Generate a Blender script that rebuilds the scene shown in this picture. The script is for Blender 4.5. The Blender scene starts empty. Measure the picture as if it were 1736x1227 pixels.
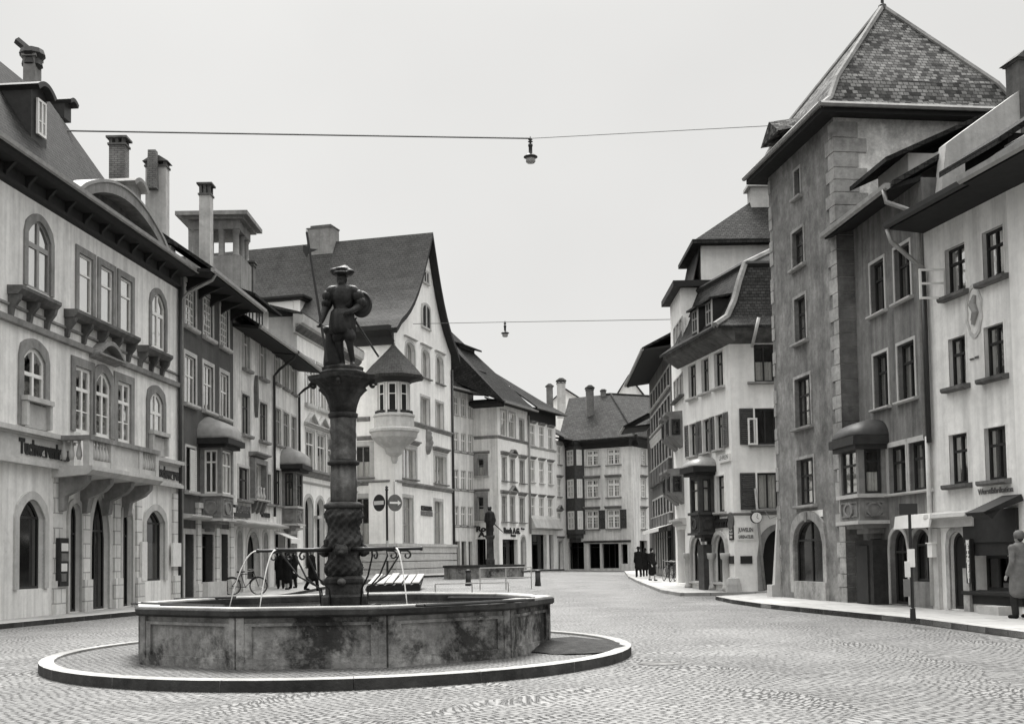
import bpy, math, random
from mathutils import Vector, Matrix
R = math.radians
rnd = random.Random(7)
SC = bpy.context.scene
COL = SC.collection
# ---------------------------------------------------------------- camera, sky, sun, exposure
FPX, IW, IH = 2000.0, 1736.0, 1227.0
PITCH, ROLL, PPY = 3.2, 0.89, 833.0
cd = bpy.data.cameras.new('camera'); cam = bpy.data.objects.new('camera', cd); COL.objects.link(cam)
cd.sensor_width = 36.0; cd.lens = 36.0 * FPX / IW
cd.shift_x = 0.0; cd.shift_y = (PPY - IH / 2) / IW
cd.clip_start = 0.1; cd.clip_end = 3000
CH = 1.5
CROT = Matrix.Rotation(R(90 + PITCH), 3, 'X') @ Matrix.Rotation(R(-ROLL), 3, 'Z')
cam.location = (0, 0, CH); cam.rotation_euler = CROT.to_euler()
SC.camera = cam
SKYK = .87                        # brightness of the low overcast; it brightens towards the zenith
SUN_EL, SUN_AZ = 58.0, -6.0      # azimuth the light comes from, clockwise from +Y
W = bpy.data.worlds.new('World'); SC.world = W; W.use_nodes = True
nt = W.node_tree; nt.nodes.clear()
def wn(t, **k):
    n = nt.nodes.new(t)
    for a, b in k.items(): setattr(n, a, b)
    return n
sky = wn('ShaderNodeTexSky', sky_type='NISHITA', sun_disc=False, sun_elevation=R(SUN_EL), sun_rotation=R(SUN_AZ))
sky.air_density = 1.0; sky.dust_density = 4.0; sky.ozone_density = 1.0
bw = wn('ShaderNodeRGBToBW'); pw = wn('ShaderNodeMath', operation='POWER'); pw.inputs[1].default_value = 0.22
tc = wn('ShaderNodeTexCoord'); no = wn('ShaderNodeTexNoise'); no.inputs['Scale'].default_value = 2.2; no.inputs['Detail'].default_value = 4
mr = wn('ShaderNodeMapRange'); mr.inputs[1].default_value = .3; mr.inputs[2].default_value = .7; mr.inputs[3].default_value = .94; mr.inputs[4].default_value = 1.05
mu = wn('ShaderNodeMath', operation='MULTIPLY')
tint = wn('ShaderNodeMix', data_type='RGBA', blend_type='MULTIPLY'); tint.inputs[0].default_value = 1; tint.inputs[7].default_value = (1, .995, .975, 1)
bg = wn('ShaderNodeBackground'); bg.inputs[1].default_value = 0.15; wo = wn('ShaderNodeOutputWorld')
L = nt.links.new
L(sky.outputs[0], bw.inputs[0]); L(bw.outputs[0], pw.inputs[0]); L(tc.outputs['Generated'], no.inputs['Vector'])
L(no.outputs[0], mr.inputs[0]); L(pw.outputs[0], mu.inputs[0]); L(mr.outputs[0], mu.inputs[1])
sz = wn('ShaderNodeSeparateXYZ'); L(tc.outputs['Generated'], sz.inputs[0])
zen = wn('ShaderNodeMapRange', interpolation_type='SMOOTHSTEP'); zen.inputs[1].default_value = .42; zen.inputs[2].default_value = .95; zen.inputs[3].default_value = SKYK; zen.inputs[4].default_value = SKYK * 4.9
L(sz.outputs[2], zen.inputs[0]); m2 = wn('ShaderNodeMath', operation='MULTIPLY'); L(mu.outputs[0], m2.inputs[0]); hz = wn('ShaderNodeMapRange'); hz.inputs[1].default_value = .0; hz.inputs[2].default_value = .38; hz.inputs[3].default_value = 1.07; hz.inputs[4].default_value = .95; L(sz.outputs[2], hz.inputs[0])
m3 = wn('ShaderNodeMath', operation='MULTIPLY'); L(zen.outputs[0], m3.inputs[0]); L(hz.outputs[0], m3.inputs[1]); L(m3.outputs[0], m2.inputs[1])
L(m2.outputs[0], tint.inputs[6]); L(tint.outputs[2], bg.inputs[0]); L(bg.outputs[0], wo.inputs[0])
sd = bpy.data.lights.new('sun', 'SUN'); sun = bpy.data.objects.new('sun', sd); COL.objects.link(sun)
sd.energy = 1.4; sd.angle = R(22); sd.color = (1, .985, .96)
az = R(SUN_AZ); tosun = Vector((math.sin(az) * math.cos(R(SUN_EL)), math.cos(az) * math.cos(R(SUN_EL)), math.sin(R(SUN_EL))))
sun.rotation_euler = tosun.to_track_quat('Z', 'Y').to_euler(); sun.location = tosun * 80
SC.view_settings.view_transform = 'Standard'; SC.view_settings.look = 'None'
SC.view_settings.exposure = 2.08; SC.view_settings.gamma = 1.0
SC.cycles.max_bounces = 6; SC.cycles.transparent_max_bounces = 10; SC.cycles.caustics_reflective = False; SC.cycles.caustics_refractive = False
# ---------------------------------------------------------------- surveying: photograph pixel -> ray -> place
def ray(px, py):
    return CROT @ Vector(((px - IW / 2) / FPX, -(py - PPY) / FPX, -1.0))
def ss(a, b, x):
    t = min(1, max(0, (x - a) / (b - a))); return t * t * (3 - 2 * t)
def gz(x, y):
    return ss(38, 75, y) * (.15 + .25 * ss(10, 0, x))
def gp(px, py, h=0.0):
    d = ray(px, py); z = h; p = None
    for _ in range(8):
        t = (z - CH) / d.z; p = Vector((0, 0, CH)) + d * t; z = gz(p.x, p.y) + h
    return Vector((p.x, p.y, z))
def atY(px, py, Y):
    d = ray(px, py); t = Y / d.y
    return Vector((0, 0, CH)) + d * t
def hor(px):
    lo, hi = 500.0, 1300.0
    for _ in range(40):
        m = (lo + hi) / 2
        if ray(px, m).z > 0: lo = m
        else: hi = m
    return lo
def vdir(px):
    d = ray(px, hor(px)); v = Vector((d.x, d.y)); return v.normalized()
def meet(P, d, px, py):
    r = ray(px, py); r = Vector((r.x, r.y))
    # P + t d = s r
    det = d.x * (-r.y) - d.y * (-r.x)
    t = ((-P.x) * (-r.y) - (-P.y) * (-r.x)) / det
    return Vector((P.x + d.x * t, P.y + d.y * t))
V2 = lambda p: Vector((p.x, p.y))
# ---------------------------------------------------------------- materials (grey, as the photograph is monochrome)
MATS = {}
def g(v): return (v, v * .993, v * .972, 1)
def newmat(name):
    m = bpy.data.materials.new(name); m.use_nodes = True
    t = m.node_tree; t.nodes.clear()
    o = t.nodes.new('ShaderNodeOutputMaterial'); p = t.nodes.new('ShaderNodeBsdfPrincipled')
    t.links.new(p.outputs[0], o.inputs[0]); MATS[name] = m
    return m, t, p, o
def nd(t, typ, **k):
    n = t.nodes.new(typ)
    for a, b in k.items():
        if a.startswith('i_'):
            key = a[2:]; key = int(key) if key.isdigit() else key.replace('_', ' ')
            n.inputs[key].default_value = b
        else: setattr(n, a, b)
    return n
def mth(t, op, a, b=None, c=None):
    n = nd(t, 'ShaderNodeMath', operation=op)
    for i, x in enumerate((a, b, c)):
        if x is None: continue
        if isinstance(x, (int, float)): n.inputs[i].default_value = x
        else: t.links.new(x, n.inputs[i])
    return n.outputs[0]
def noise(t, vec, scale, detail=4, rough=.55, dist=0):
    n = nd(t, 'ShaderNodeTexNoise', i_Scale=scale, i_Detail=detail, i_Roughness=rough, i_Distortion=dist)
    t.links.new(vec, n.inputs['Vector']); return n.outputs[0]
def remap(t, x, a, b, c, d):
    n = nd(t, 'ShaderNodeMapRange', i_1=a, i_2=b, i_3=c, i_4=d); t.links.new(x, n.inputs[0]); return n.outputs[0]
def grey(t, val):
    n = nd(t, 'ShaderNodeCombineColor'); t.links.new(val, n.inputs[0])
    t.links.new(mth(t, 'MULTIPLY', val, .993), n.inputs[1]); t.links.new(mth(t, 'MULTIPLY', val, .972), n.inputs[2]); return n.outputs[0]
def bump(t, p, h, s, d=.02):
    b = nd(t, 'ShaderNodeBump', i_Strength=s, i_Distance=d); t.links.new(h, b.inputs['Height']); t.links.new(b.outputs[0], p.inputs['Normal'])
def mapped(t, src, sc):
    n = nd(t, 'ShaderNodeMapping'); n.inputs['Scale'].default_value = sc; t.links.new(src, n.inputs['Vector']); return n.outputs[0]
def plaster(name, v, var=.12, streak=.0, stain=.0, rough=.9, bs=.25, scale=.5, joints=None, sth=(.52, .66)):
    m, t, p, o = newmat(name)
    oc = nd(t, 'ShaderNodeTexCoord'); ob = oc.outputs['Object']
    a = remap(t, noise(t, ob, scale, 6, .6), .3, .7, 1 - var, 1 + var)
    a = mth(t, 'MULTIPLY', a, remap(t, noise(t, ob, 7, 4, .7), .3, .7, 1 - var * .55, 1 + var * .55))
    a = mth(t, 'MULTIPLY', a, remap(t, noise(t, ob, 2.3, 7, .75), .34, .66, 1 - var * .9, 1 + var * .7))
    a = mth(t, 'MULTIPLY', a, remap(t, noise(t, ob, 1.1, 8, .8), .58, .7, 1, 1 - min(.5, var * 1.6)))      # patched render
    if streak:
        s = noise(t, mapped(t, ob, (2.4, 2.4, .16)), 1.3, 4, .6)
        a = mth(t, 'MULTIPLY', a, remap(t, s, .35, .62, 1 - streak, 1 + streak * .4))
    if stain:
        s = noise(t, ob, .33 if sth[0] > .5 else 1.1, 8, .72, .15)
        a = mth(t, 'MULTIPLY', a, remap(t, s, sth[0], sth[1], 1, 1 - stain))
    h = noise(t, ob, 22, 5, .65)
    if joints:
        br = nd(t, 'ShaderNodeTexBrick', i_Color1=(1, 1, 1, 1), i_Color2=(.86, .86, .86, 1), i_Mortar=(.5, .5, .5, 1), i_Scale=1.0, i_5=.02, i_6=.2, i_Brick_Width=joints[0], i_Row_Height=joints[1])
        t.links.new(oc.outputs['UV'], br.inputs['Vector'])
        sp = nd(t, 'ShaderNodeSeparateColor'); t.links.new(br.outputs[0], sp.inputs[0])
        a = mth(t, 'MULTIPLY', a, sp.outputs[0])
        h = mth(t, 'SUBTRACT', h, mth(t, 'MULTIPLY', br.outputs[1], 2.0))
    t.links.new(grey(t, mth(t, 'MULTIPLY', a, v)), p.inputs['Base Color'])
    p.inputs['Roughness'].default_value = rough; p.inputs['Specular IOR Level'].default_value = .25
    bump(t, p, h, bs, .02)
    return m
def flat(name, v, rough=.6, var=.1, metal=0, spec=.4, scale=5):
    m, t, p, o = newmat(name)
    oc = nd(t, 'ShaderNodeTexCoord')
    a = remap(t, noise(t, oc.outputs['Object'], scale, 5, .6), .3, .7, 1 - var, 1 + var)
    t.links.new(grey(t, mth(t, 'MULTIPLY', a, v)), p.inputs['Base Color'])
    p.inputs['Roughness'].default_value = rough; p.inputs['Metallic'].default_value = metal; p.inputs['Specular IOR Level'].default_value = spec
    return m
def tiles(name, v, spread=.5, w=.2, h=.17, bs=.6):
    m, t, p, o = newmat(name)
    oc = nd(t, 'ShaderNodeTexCoord')
    br = nd(t, 'ShaderNodeTexBrick', i_Color1=(1 - spread,) * 3 + (1,), i_Color2=(1 + spread,) * 3 + (1,), i_Mortar=(.35, .35, .35, 1), i_Scale=1.0, i_5=.012, i_6=.3, i_Brick_Width=w, i_Row_Height=h)
    t.links.new(oc.outputs['UV'], br.inputs['Vector'])
    sp = nd(t, 'ShaderNodeSeparateColor'); t.links.new(br.outputs[0], sp.inputs[0])
    a = mth(t, 'MULTIPLY', sp.outputs[0], remap(t, noise(t, oc.outputs['UV'], .8, 6, .7), .3, .7, .72, 1.28))
    a = mth(t, 'MULTIPLY', a, remap(t, noise(t, oc.outputs['UV'], 5, 3, .7), .35, .65, .8, 1.2))
    t.links.new(grey(t, mth(t, 'MULTIPLY', a, v)), p.inputs['Base Color'])
    p.inputs['Roughness'].default_value = .9; p.inputs['Specular IOR Level'].default_value = .12
    sv = nd(t, 'ShaderNodeSeparateXYZ'); t.links.new(oc.outputs['UV'], sv.inputs[0])
    fr = mth(t, 'FRACT', mth(t, 'DIVIDE', sv.outputs[1], h))
    hh = mth(t, 'SUBTRACT', mth(t, 'MULTIPLY', mth(t, 'SUBTRACT', 1, fr), .8), br.outputs[1])
    bump(t, p, hh, bs, .03)
    return m
plaster('white_plaster', .88, .07, .1, .05); plaster('cream_plaster', .76, .1, .2, .08); plaster('pale_plaster', .76, .1, .22, .12)
plaster('light_plaster', .66, .13, .26, .16); plaster('grey_plaster', .36, .15, .12); plaster('dark_plaster', .095, .16, .12, .1)
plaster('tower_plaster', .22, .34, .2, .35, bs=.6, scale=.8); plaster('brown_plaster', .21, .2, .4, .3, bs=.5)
plaster('tower_pale', .66, .34, .1, .55, bs=.5); plaster('far_plaster', .34, .15, .25, .2); plaster('terrace_plaster', .14, .2, .3, .2)
plaster('ashlar', .68, .1, .1, .1, joints=(1.1, .42)); plaster('stone', .5, .14, .1, .12); plaster('grey_stone', .25, .2, .2, .25)
plaster('porch_stone', .035, .35, .2, .3); plaster('dark_stone', .13, .3, .25, .3); plaster('brick', .24, .3, .1, .2, joints=(.26, .085)); plaster('stucco_stain', .5, .12, .15, .3)
plaster('quoin', .34, .3, .1, .3, bs=.5); plaster('quoin_shaded', .15, .35, .2, .3, bs=.6); plaster('whitewash', .5, .1, 0, .25)
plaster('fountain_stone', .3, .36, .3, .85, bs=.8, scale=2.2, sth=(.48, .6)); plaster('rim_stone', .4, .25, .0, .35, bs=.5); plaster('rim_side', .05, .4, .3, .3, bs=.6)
plaster('column_stone', .035, .6, .45, .5, bs=1.0, scale=2.2, rough=.75); plaster('column_pale', .12, .45, .5, .5, bs=.9, scale=2.0)
plaster('bronze', .014, .6, .55, .4, bs=.6, scale=2.5, rough=.5); plaster('unlit_room', .02, .1)  # room colour near black: stands in for the dark of unlit rooms
tiles('roof_tile', .022, .3); tiles('tower_tile', .1, .85, .17, .14, 1.0); tiles('slate_roof', .062, .08, .3, .2, .25); tiles('old_tile', .035, .3, .17, .13, .8); tiles('far_tile', .042, .25, .25, .2)
flat('dark_wood', .016, .75, .3); flat('eave_wood', .012, .85, .3); flat('black_iron', .012, .5, .3, 0, .5); flat('zinc', .3, .45, .2, .3); flat('pale_metal', .45, .5, .15)
flat('white_paint', .78, .55, .06); flat('grey_paint', .28, .6, .12); flat('dark_paint', .022, .5, .2); flat('shutter_grey', .12, .7, .15); flat('shutter_dark', .05, .7, .2)
flat('lead_roof', .26, .55, .2, .1, .4, 3); flat('dark_lead', .03, .55, .3); flat('oriel_wood', .05, .6, .35); flat('oriel_stone', .2, .8, .25)
flat('letter_black', .015, .6, .1); flat('letter_white', .8, .6, .05); flat('sign_grey', .16, .5, .1); flat('sign_black', .02, .4, .1); flat('sign_white', .8, .5, .05)
flat('cloth_black', .012, .95, .3, 0, .1); flat('cloth_dark', .03, .95, .3, 0, .1); flat('cloth_grey', .16, .95, .3, 0, .1); flat('skin', .38, .6, .1); flat('hair', .02, .6, .2); flat('paper', .7, .8, .1)
flat('curtain', .7, .9, .1, 0, .1, 9); flat('blind', .8, .9, .04, 0, .1); flat('plank', .34, .8, .25, 0, .2, 8); flat('leaf', .03, .8, .5); flat('rubber', .02, .7, .2); flat('chrome', .5, .3, .1, .9)
def glass():
    m, t, p, o = newmat('glass'); t.nodes.remove(p)
    f = nd(t, 'ShaderNodeFresnel', i_IOR=1.55); tr = nd(t, 'ShaderNodeBsdfTransparent', i_Color=(.8, .8, .79, 1)); gl = nd(t, 'ShaderNodeBsdfGlossy', i_Roughness=.03)
    gl.inputs['Color'].default_value = (.7, .7, .69, 1)
    oc = nd(t, 'ShaderNodeTexCoord'); b = nd(t, 'ShaderNodeBump', i_Strength=.08, i_Distance=.05)
    t.links.new(noise(t, oc.outputs['Object'], 1.6, 2), b.inputs['Height']); t.links.new(b.outputs[0], gl.inputs['Normal'])
    mx = nd(t, 'ShaderNodeMixShader'); t.links.new(mth(t, 'MULTIPLY_ADD', f.outputs[0], .85, .0), mx.inputs[0])
    t.links.new(tr.outputs[0], mx.inputs[1]); t.links.new(gl.outputs[0], mx.inputs[2]); t.links.new(mx.outputs[0], o.inputs[0])
    m, t, p, o = newmat('glass_dark'); t.nodes.remove(p)
    f = nd(t, 'ShaderNodeFresnel', i_IOR=1.35); tr = nd(t, 'ShaderNodeBsdfTransparent', i_Color=(.4, .4, .39, 1)); gl = nd(t, 'ShaderNodeBsdfGlossy', i_Roughness=.08)
    gl.inputs['Color'].default_value = (.2, .2, .2, 1)
    mx = nd(t, 'ShaderNodeMixShader'); t.links.new(mth(t, 'MULTIPLY', f.outputs[0], .7), mx.inputs[0]); t.links.new(tr.outputs[0], mx.inputs[1]); t.links.new(gl.outputs[0], mx.inputs[2]); t.links.new(mx.outputs[0], o.inputs[0])
    m2, t, p, o = newmat('lamp_glass'); p.inputs['Base Color'].default_value = g(.35); p.inputs['Roughness'].default_value = .2
    m3, t, p, o = newmat('water'); p.inputs['Base Color'].default_value = g(.03); p.inputs['Roughness'].default_value = .06; p.inputs['Specular IOR Level'].default_value = .6
    oc = nd(t, 'ShaderNodeTexCoord'); bump(t, p, noise(t, oc.outputs['Object'], 3.0, 4), .25, .05)
    m4, t, p, o = newmat('water_jet'); p.inputs['Base Color'].default_value = g(.9); p.inputs['Roughness'].default_value = .2; p.inputs['Alpha'].default_value = .85
glass()
def cobbles(name, v, w, h, arc=0.0, joint=.3, rnds=.42):
    m, t, p, o = newmat(name)
    oc = nd(t, 'ShaderNodeTexCoord'); uv = oc.outputs['UV']
    s = nd(t, 'ShaderNodeSeparateXYZ'); t.links.new(uv, s.inputs[0])
    wob = noise(t, uv, .9, 3); big = noise(t, uv, .16, 3)
    x = s.outputs[0]; y = mth(t, 'ADD', s.outputs[1], mth(t, 'MULTIPLY', mth(t, 'SUBTRACT', wob, .5), .35))
    if arc:
        ph = mth(t, 'MULTIPLY', mth(t, 'ADD', x, mth(t, 'MULTIPLY', big, 7.0)), math.pi / 3.1)
        y = mth(t, 'ADD', y, mth(t, 'MULTIPLY', mth(t, 'ABSOLUTE', mth(t, 'SINE', ph)), arc))
    yr = mth(t, 'DIVIDE', y, h); row_ = mth(t, 'FLOOR', yr)
    xr = mth(t, 'ADD', mth(t, 'DIVIDE', x, w), mth(t, 'MULTIPLY', mth(t, 'MODULO', row_, 2.0), .5))
    c = nd(t, 'ShaderNodeCombineXYZ'); t.links.new(xr, c.inputs[0]); t.links.new(yr, c.inputs[1])
    vo = nd(t, 'ShaderNodeTexVoronoi', voronoi_dimensions='2D', feature='DISTANCE_TO_EDGE', i_Scale=1.0, i_Randomness=rnds); t.links.new(c.outputs[0], vo.inputs['Vector'])
    vc = nd(t, 'ShaderNodeTexVoronoi', voronoi_dimensions='2D', feature='F1', i_Scale=1.0, i_Randomness=rnds); t.links.new(c.outputs[0], vc.inputs['Vector'])
    sp = nd(t, 'ShaderNodeSeparateColor'); t.links.new(vc.outputs['Color'], sp.inputs[0])
    edge = remap(t, vo.outputs['Distance'], .03, .24, 0, 1)
    wear = remap(t, noise(t, uv, .35, 5, .65), .36, .62, .62, 1.0)       # worn and dusty stretches hide the joints
    jn = mth(t, 'SUBTRACT', 1.0, mth(t, 'MULTIPLY', mth(t, 'SUBTRACT', 1.0, edge), mth(t, 'MULTIPLY', wear, 1 - joint)))
    a = mth(t, 'MULTIPLY', jn, remap(t, sp.outputs[0], 0, 1, .86, 1.14))
    a = mth(t, 'MULTIPLY', a, remap(t, noise(t, uv, .12, 6, .65), .35, .65, .78, 1.16))
    a = mth(t, 'MULTIPLY', a, remap(t, noise(t, uv, 11, 4, .75), .3, .7, .8, 1.2))
    t.links.new(grey(t, mth(t, 'MULTIPLY', a, v)), p.inputs['Base Color'])
    p.inputs['Roughness'].default_value = .5; p.inputs['Specular IOR Level'].default_value = .55
    bump(t, p, mth(t, 'ADD', mth(t, 'MULTIPLY', noise(t, uv, 14, 3), .3), mth(t, 'MULTIPLY', mth(t, 'POWER', edge, .5), wear)), 1.0, .035)
cobbles('cobbles', .165, .128, .108, .8, .02, .5); cobbles('island_cobbles', .13, .12, .11, 0.0, .05, .3)
plaster('pavement', .37, .1, 0, .1, bs=.3, scale=.7, joints=(1.6, 1.1)); plaster('kerb', .32, .25, 0, .25, bs=.5); plaster('kerb_side_shade', .05, .35, .2, .3, bs=.6); plaster('dark_mound', .03, .5, 0, .2, bs=1.5, scale=6)  # outer kerb faces: dirt and shade both put into a darker colour
# ---------------------------------------------------------------- mesh building
class MB:
    def __init__(s): s.v = []; s.f = []; s.mi = []; s.cur = 0
    def add(s, pts): 
        i = len(s.v); s.v += [tuple(p) for p in pts]; return i
    def face(s, pts, m=None):
        i = s.add(pts); s.f.append(tuple(range(i, i + len(pts)))); s.mi.append(s.cur if m is None else m)
    def idx(s, f): s.f.append(tuple(f)); s.mi.append(s.cur)
    def hexa(s, p, side=None):      # p: 8 points, bottom ring 0-3 then top ring 4-7
        i = s.add(p)
        for q, f in enumerate(((3, 2, 1, 0), (4, 5, 6, 7), (0, 1, 5, 4), (1, 2, 6, 5), (2, 3, 7, 6), (3, 0, 4, 7))):
            s.idx([i + k for k in f])
            if side is not None and q == 2: s.mi[-1] = side
    def prism(s, a, b):  # two congruent loops
        n = len(a); i = s.add(a); j = s.add(b)
        s.idx(range(i + n - 1, i - 1, -1)); s.idx(range(j, j + n))
        for k in range(n): s.idx((i + k, i + (k + 1) % n, j + (k + 1) % n, j + k))
    def tube(s, pts, r, n=6, cap=True):
        pts = [Vector(p) for p in pts]; rs = r if isinstance(r, (list, tuple)) else [r] * len(pts)
        rings = []; ref = None
        for k, p in enumerate(pts):
            d = (pts[min(k + 1, len(pts) - 1)] - pts[max(k - 1, 0)]).normalized()
            if ref is None: ref = Vector((0, 0, 1)) if abs(d.z) < .9 else Vector((1, 0, 0))
            a = d.cross(ref).normalized(); b = a.cross(d); ref = b if b.length > .1 else ref
            rings.append(s.add([p + (a * math.cos(2 * math.pi * q / n) + b * math.sin(2 * math.pi * q / n)) * rs[k] for q in range(n)]))
        for k in range(len(rings) - 1):
            for q in range(n): s.idx((rings[k] + q, rings[k] + (q + 1) % n, rings[k + 1] + (q + 1) % n, rings[k + 1] + q))
        if cap:
            s.idx([rings[0] + q for q in range(n - 1, -1, -1)]); s.idx([rings[-1] + q for q in range(n)])
    def lathe(s, c, prof, n=16, ph=0, sx=1, sy=1, mod=None):
        rings = []
        for (r, z) in prof:
            ring = []
            for q in range(n):
                a = 2 * math.pi * q / n + ph; rr = r * (mod(a, z) if mod else 1)
                ring.append((c[0] + rr * math.cos(a) * sx, c[1] + rr * math.sin(a) * sy, c[2] + z))
            rings.append(s.add(ring))
        for k in range(len(rings) - 1):
            for q in range(n): s.idx((rings[k] + q, rings[k] + (q + 1) % n, rings[k + 1] + (q + 1) % n, rings[k + 1] + q))
        s.idx([rings[0] + q for q in range(n - 1, -1, -1)]); s.idx([rings[-1] + q for q in range(n)])
    def ball(s, c, r, n=10, sc=(1, 1, 1)):
        prof = []; m = max(4, n // 2)
        s.lathe(c, [(max(1e-4, r * sc[0] * math.sin(math.pi * k / m)), -r * sc[2] * math.cos(math.pi * k / m)) for k in range(m + 1)], n, 0, 1, sc[1] / sc[0])
    def build(s, name, mats, parent=None, smooth=False, loc=None):
        base = Vector((0, 0, 0))
        if parent is not None:
            q = parent
            while q is not None: base += q.location; q = q.parent
        if loc is not None: org = Vector(loc)
        else: org = base.copy()
        me = bpy.data.meshes.new(name)
        vs = [(v[0] - org.x, v[1] - org.y, v[2] - org.z) for v in s.v]
        me.from_pydata(vs, [], s.f)
        if isinstance(mats, str): mats = [mats]
        for m in mats: me.materials.append(MATS[m])
        me.polygons.foreach_set('material_index', s.mi)
        if smooth: me.polygons.foreach_set('use_smooth', [True] * len(s.f))
        uvl = me.uv_layers.new(name='UVMap'); ud = []
        for p in me.polygons:
            nx, ny, nz = p.normal; h = math.hypot(nx, ny)
            if h < .02: t = (1, 0, 0); b = (0, 1, 0)
            else:
                t = (-ny / h, nx / h, 0); b = (ny * 0 - nz * t[1], nz * t[0], nx * t[1] - ny * t[0])
            for vi in p.vertices:
                x, y, z = s.v[vi]; ud += [x * t[0] + y * t[1], x * b[0] + y * b[1] + z * b[2]]
        uvl.data.foreach_set('uv', ud)
        me.update()
        o = bpy.data.objects.new(name, me); COL.objects.link(o)
        if parent is not None: o.parent = parent
        o.location = org - base
        return o
def tag(o, label=None, cat=None, group=None, kind=None):
    for k, v in (('label', label), ('category', cat), ('group', group), ('kind', kind)):
        if v: o[k] = v
    return o
def empty(name, loc, label=None, cat=None, group=None, parent=None):
    o = bpy.data.objects.new(name, None); COL.objects.link(o); o.location = loc; o.empty_display_size = .3
    if parent: o.parent = parent
    return tag(o, label, cat, group)
def text(name, s, size, origin, ux, nz, m, parent, ext=.015, align='LEFT', sx=1.0, shear=0, bold=.0, up=(0, 0, 1), fit=None):
    cu = bpy.data.curves.new(name, 'FONT'); cu.body = s; cu.size = size; cu.extrude = ext; cu.align_x = align; cu.shear = shear; cu.offset = bold
    cu.materials.append(MATS[m]); tmp = bpy.data.objects.new('tmp', cu); COL.objects.link(tmp)
    me = bpy.data.meshes.new_from_object(tmp.evaluated_get(bpy.context.evaluated_depsgraph_get())); bpy.data.objects.remove(tmp); bpy.data.curves.remove(cu)
    if fit:
        xs__ = [v.co.x for v in me.vertices]; sx = fit / max(.01, max(xs__) - min(xs__))
    o = bpy.data.objects.new(name, me); COL.objects.link(o)
    u = Vector(ux).normalized(); up = Vector(up); n = u.cross(up).normalized()
    M = Matrix((u * sx, up, n)).transposed().to_4x4()
    base = Vector((0, 0, 0)); q = parent
    while q is not None: base += q.location; q = q.parent
    o.parent = parent; M.translation = Vector(origin) - base; o.matrix_local = M
    return o
# ---------------------------------------------------------------- facades, walls and windows
class Fr:            # a facade plane: u along it (left to right as seen from the street), y inward, z up
    def __init__(s, a, b, z0=0.0):
        s.a = Vector((a[0], a[1])); s.b = Vector((b[0], b[1])); s.L = (s.b - s.a).length
        s.d = (s.b - s.a).normalized(); s.n = Vector((s.d.y, -s.d.x)); s.z0 = z0
    def pt(s, u, y, z): return Vector((s.a.x + s.d.x * u - s.n.x * y, s.a.y + s.d.y * u - s.n.y * y, z))
    def uz(s, px, py, off=0.0):
        r = ray(px, py); a = s.a + s.n * off
        t = (a.x * s.n.x + a.y * s.n.y) / (r.x * s.n.x + r.y * s.n.y)
        x, y = r.x * t - a.x, r.y * t - a.y
        return x * s.d.x + y * s.d.y, CH + r.z * t
    def u(s, px, py, off=0.0): return s.uz(px, py, off)[0]
    def z(s, px, py, off=0.0): return s.uz(px, py, off)[1]
    def depth(s, pxw, pxc, py, lo=.1, hi=3.0):     # how far a corner seen at pxc stands out if its wall foot is seen at pxw
        uw = s.u(pxw, py); f = lambda o: s.u(pxc, py, o) - uw
        a = f(lo) > 0
        for _ in range(30):
            m = (lo + hi) / 2
            if (f(m) > 0) == a: lo = m
            else: hi = m
        return lo
    def box(s, mb, u0, u1, y0, y1, z0, z1):
        mb.hexa([s.pt(u0, y0, z0), s.pt(u1, y0, z0), s.pt(u1, y1, z0), s.pt(u0, y1, z0), s.pt(u0, y0, z1), s.pt(u1, y0, z1), s.pt(u1, y1, z1), s.pt(u0, y1, z1)])
    def prof(s, mb, u0, u1, pts):                  # moulding: (y,z) profile extruded along u
        mb.prism([s.pt(u0, y, z) for y, z in pts], [s.pt(u1, y, z) for y, z in pts])
def outline(u0, u1, z0, z1, arch=None, rise=None, n=8):
    if not arch: return [(u0, z0), (u0, z1), (u1, z1), (u1, z0)]
    w = (u1 - u0) / 2; c = (u0 + u1) / 2
    rise = rise if rise is not None else (w if arch == 'round' else w * .35)
    if arch == 'point': rise = rise if rise else w * 1.5
    zs = z1 - rise; pts = [(u0, z0), (u0, zs)]
    for k in range(1, 2 * n):
        x = -1 + k / n
        if arch == 'point': zz = rise * (1 - abs(x) ** 1.7) ** .62
        else: zz = rise * math.sqrt(max(0, 1 - x * x)) if arch == 'round' else rise * (1 - x * x)
        pts.append((c + w * x, zs + zz))
    return pts + [(u1, zs), (u1, z0)]
def inset(pts, d, bottom=True):
    u0 = pts[0][0]; u1 = pts[-1][0]; c = (u0 + u1) / 2; z0 = pts[0][1]; z1 = max(p[1] for p in pts); w = (u1 - u0) / 2
    out = []
    for u, z in pts:
        uu = c + (u - c) * (w - d) / w
        zz = z0 + (d if bottom else 0) + (z - z0) * ((z1 - z0 - d - (d if bottom else 0)) / (z1 - z0))
        out.append((uu, zz))
    return out
def ring(fr, mb, A, B, y0, y1, closed=True):
    n = len(A); ks = range(n if closed else n - 1)
    for k in ks:
        j = (k + 1) % n
        a, b, c, d = A[k], A[j], B[j], B[k]
        mb.hexa([fr.pt(a[0], y1, a[1]), fr.pt(b[0], y1, b[1]), fr.pt(c[0], y1, c[1]), fr.pt(d[0], y1, d[1]), fr.pt(a[0], y0, a[1]), fr.pt(b[0], y0, b[1]), fr.pt(c[0], y0, c[1]), fr.pt(d[0], y0, d[1])])
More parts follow.
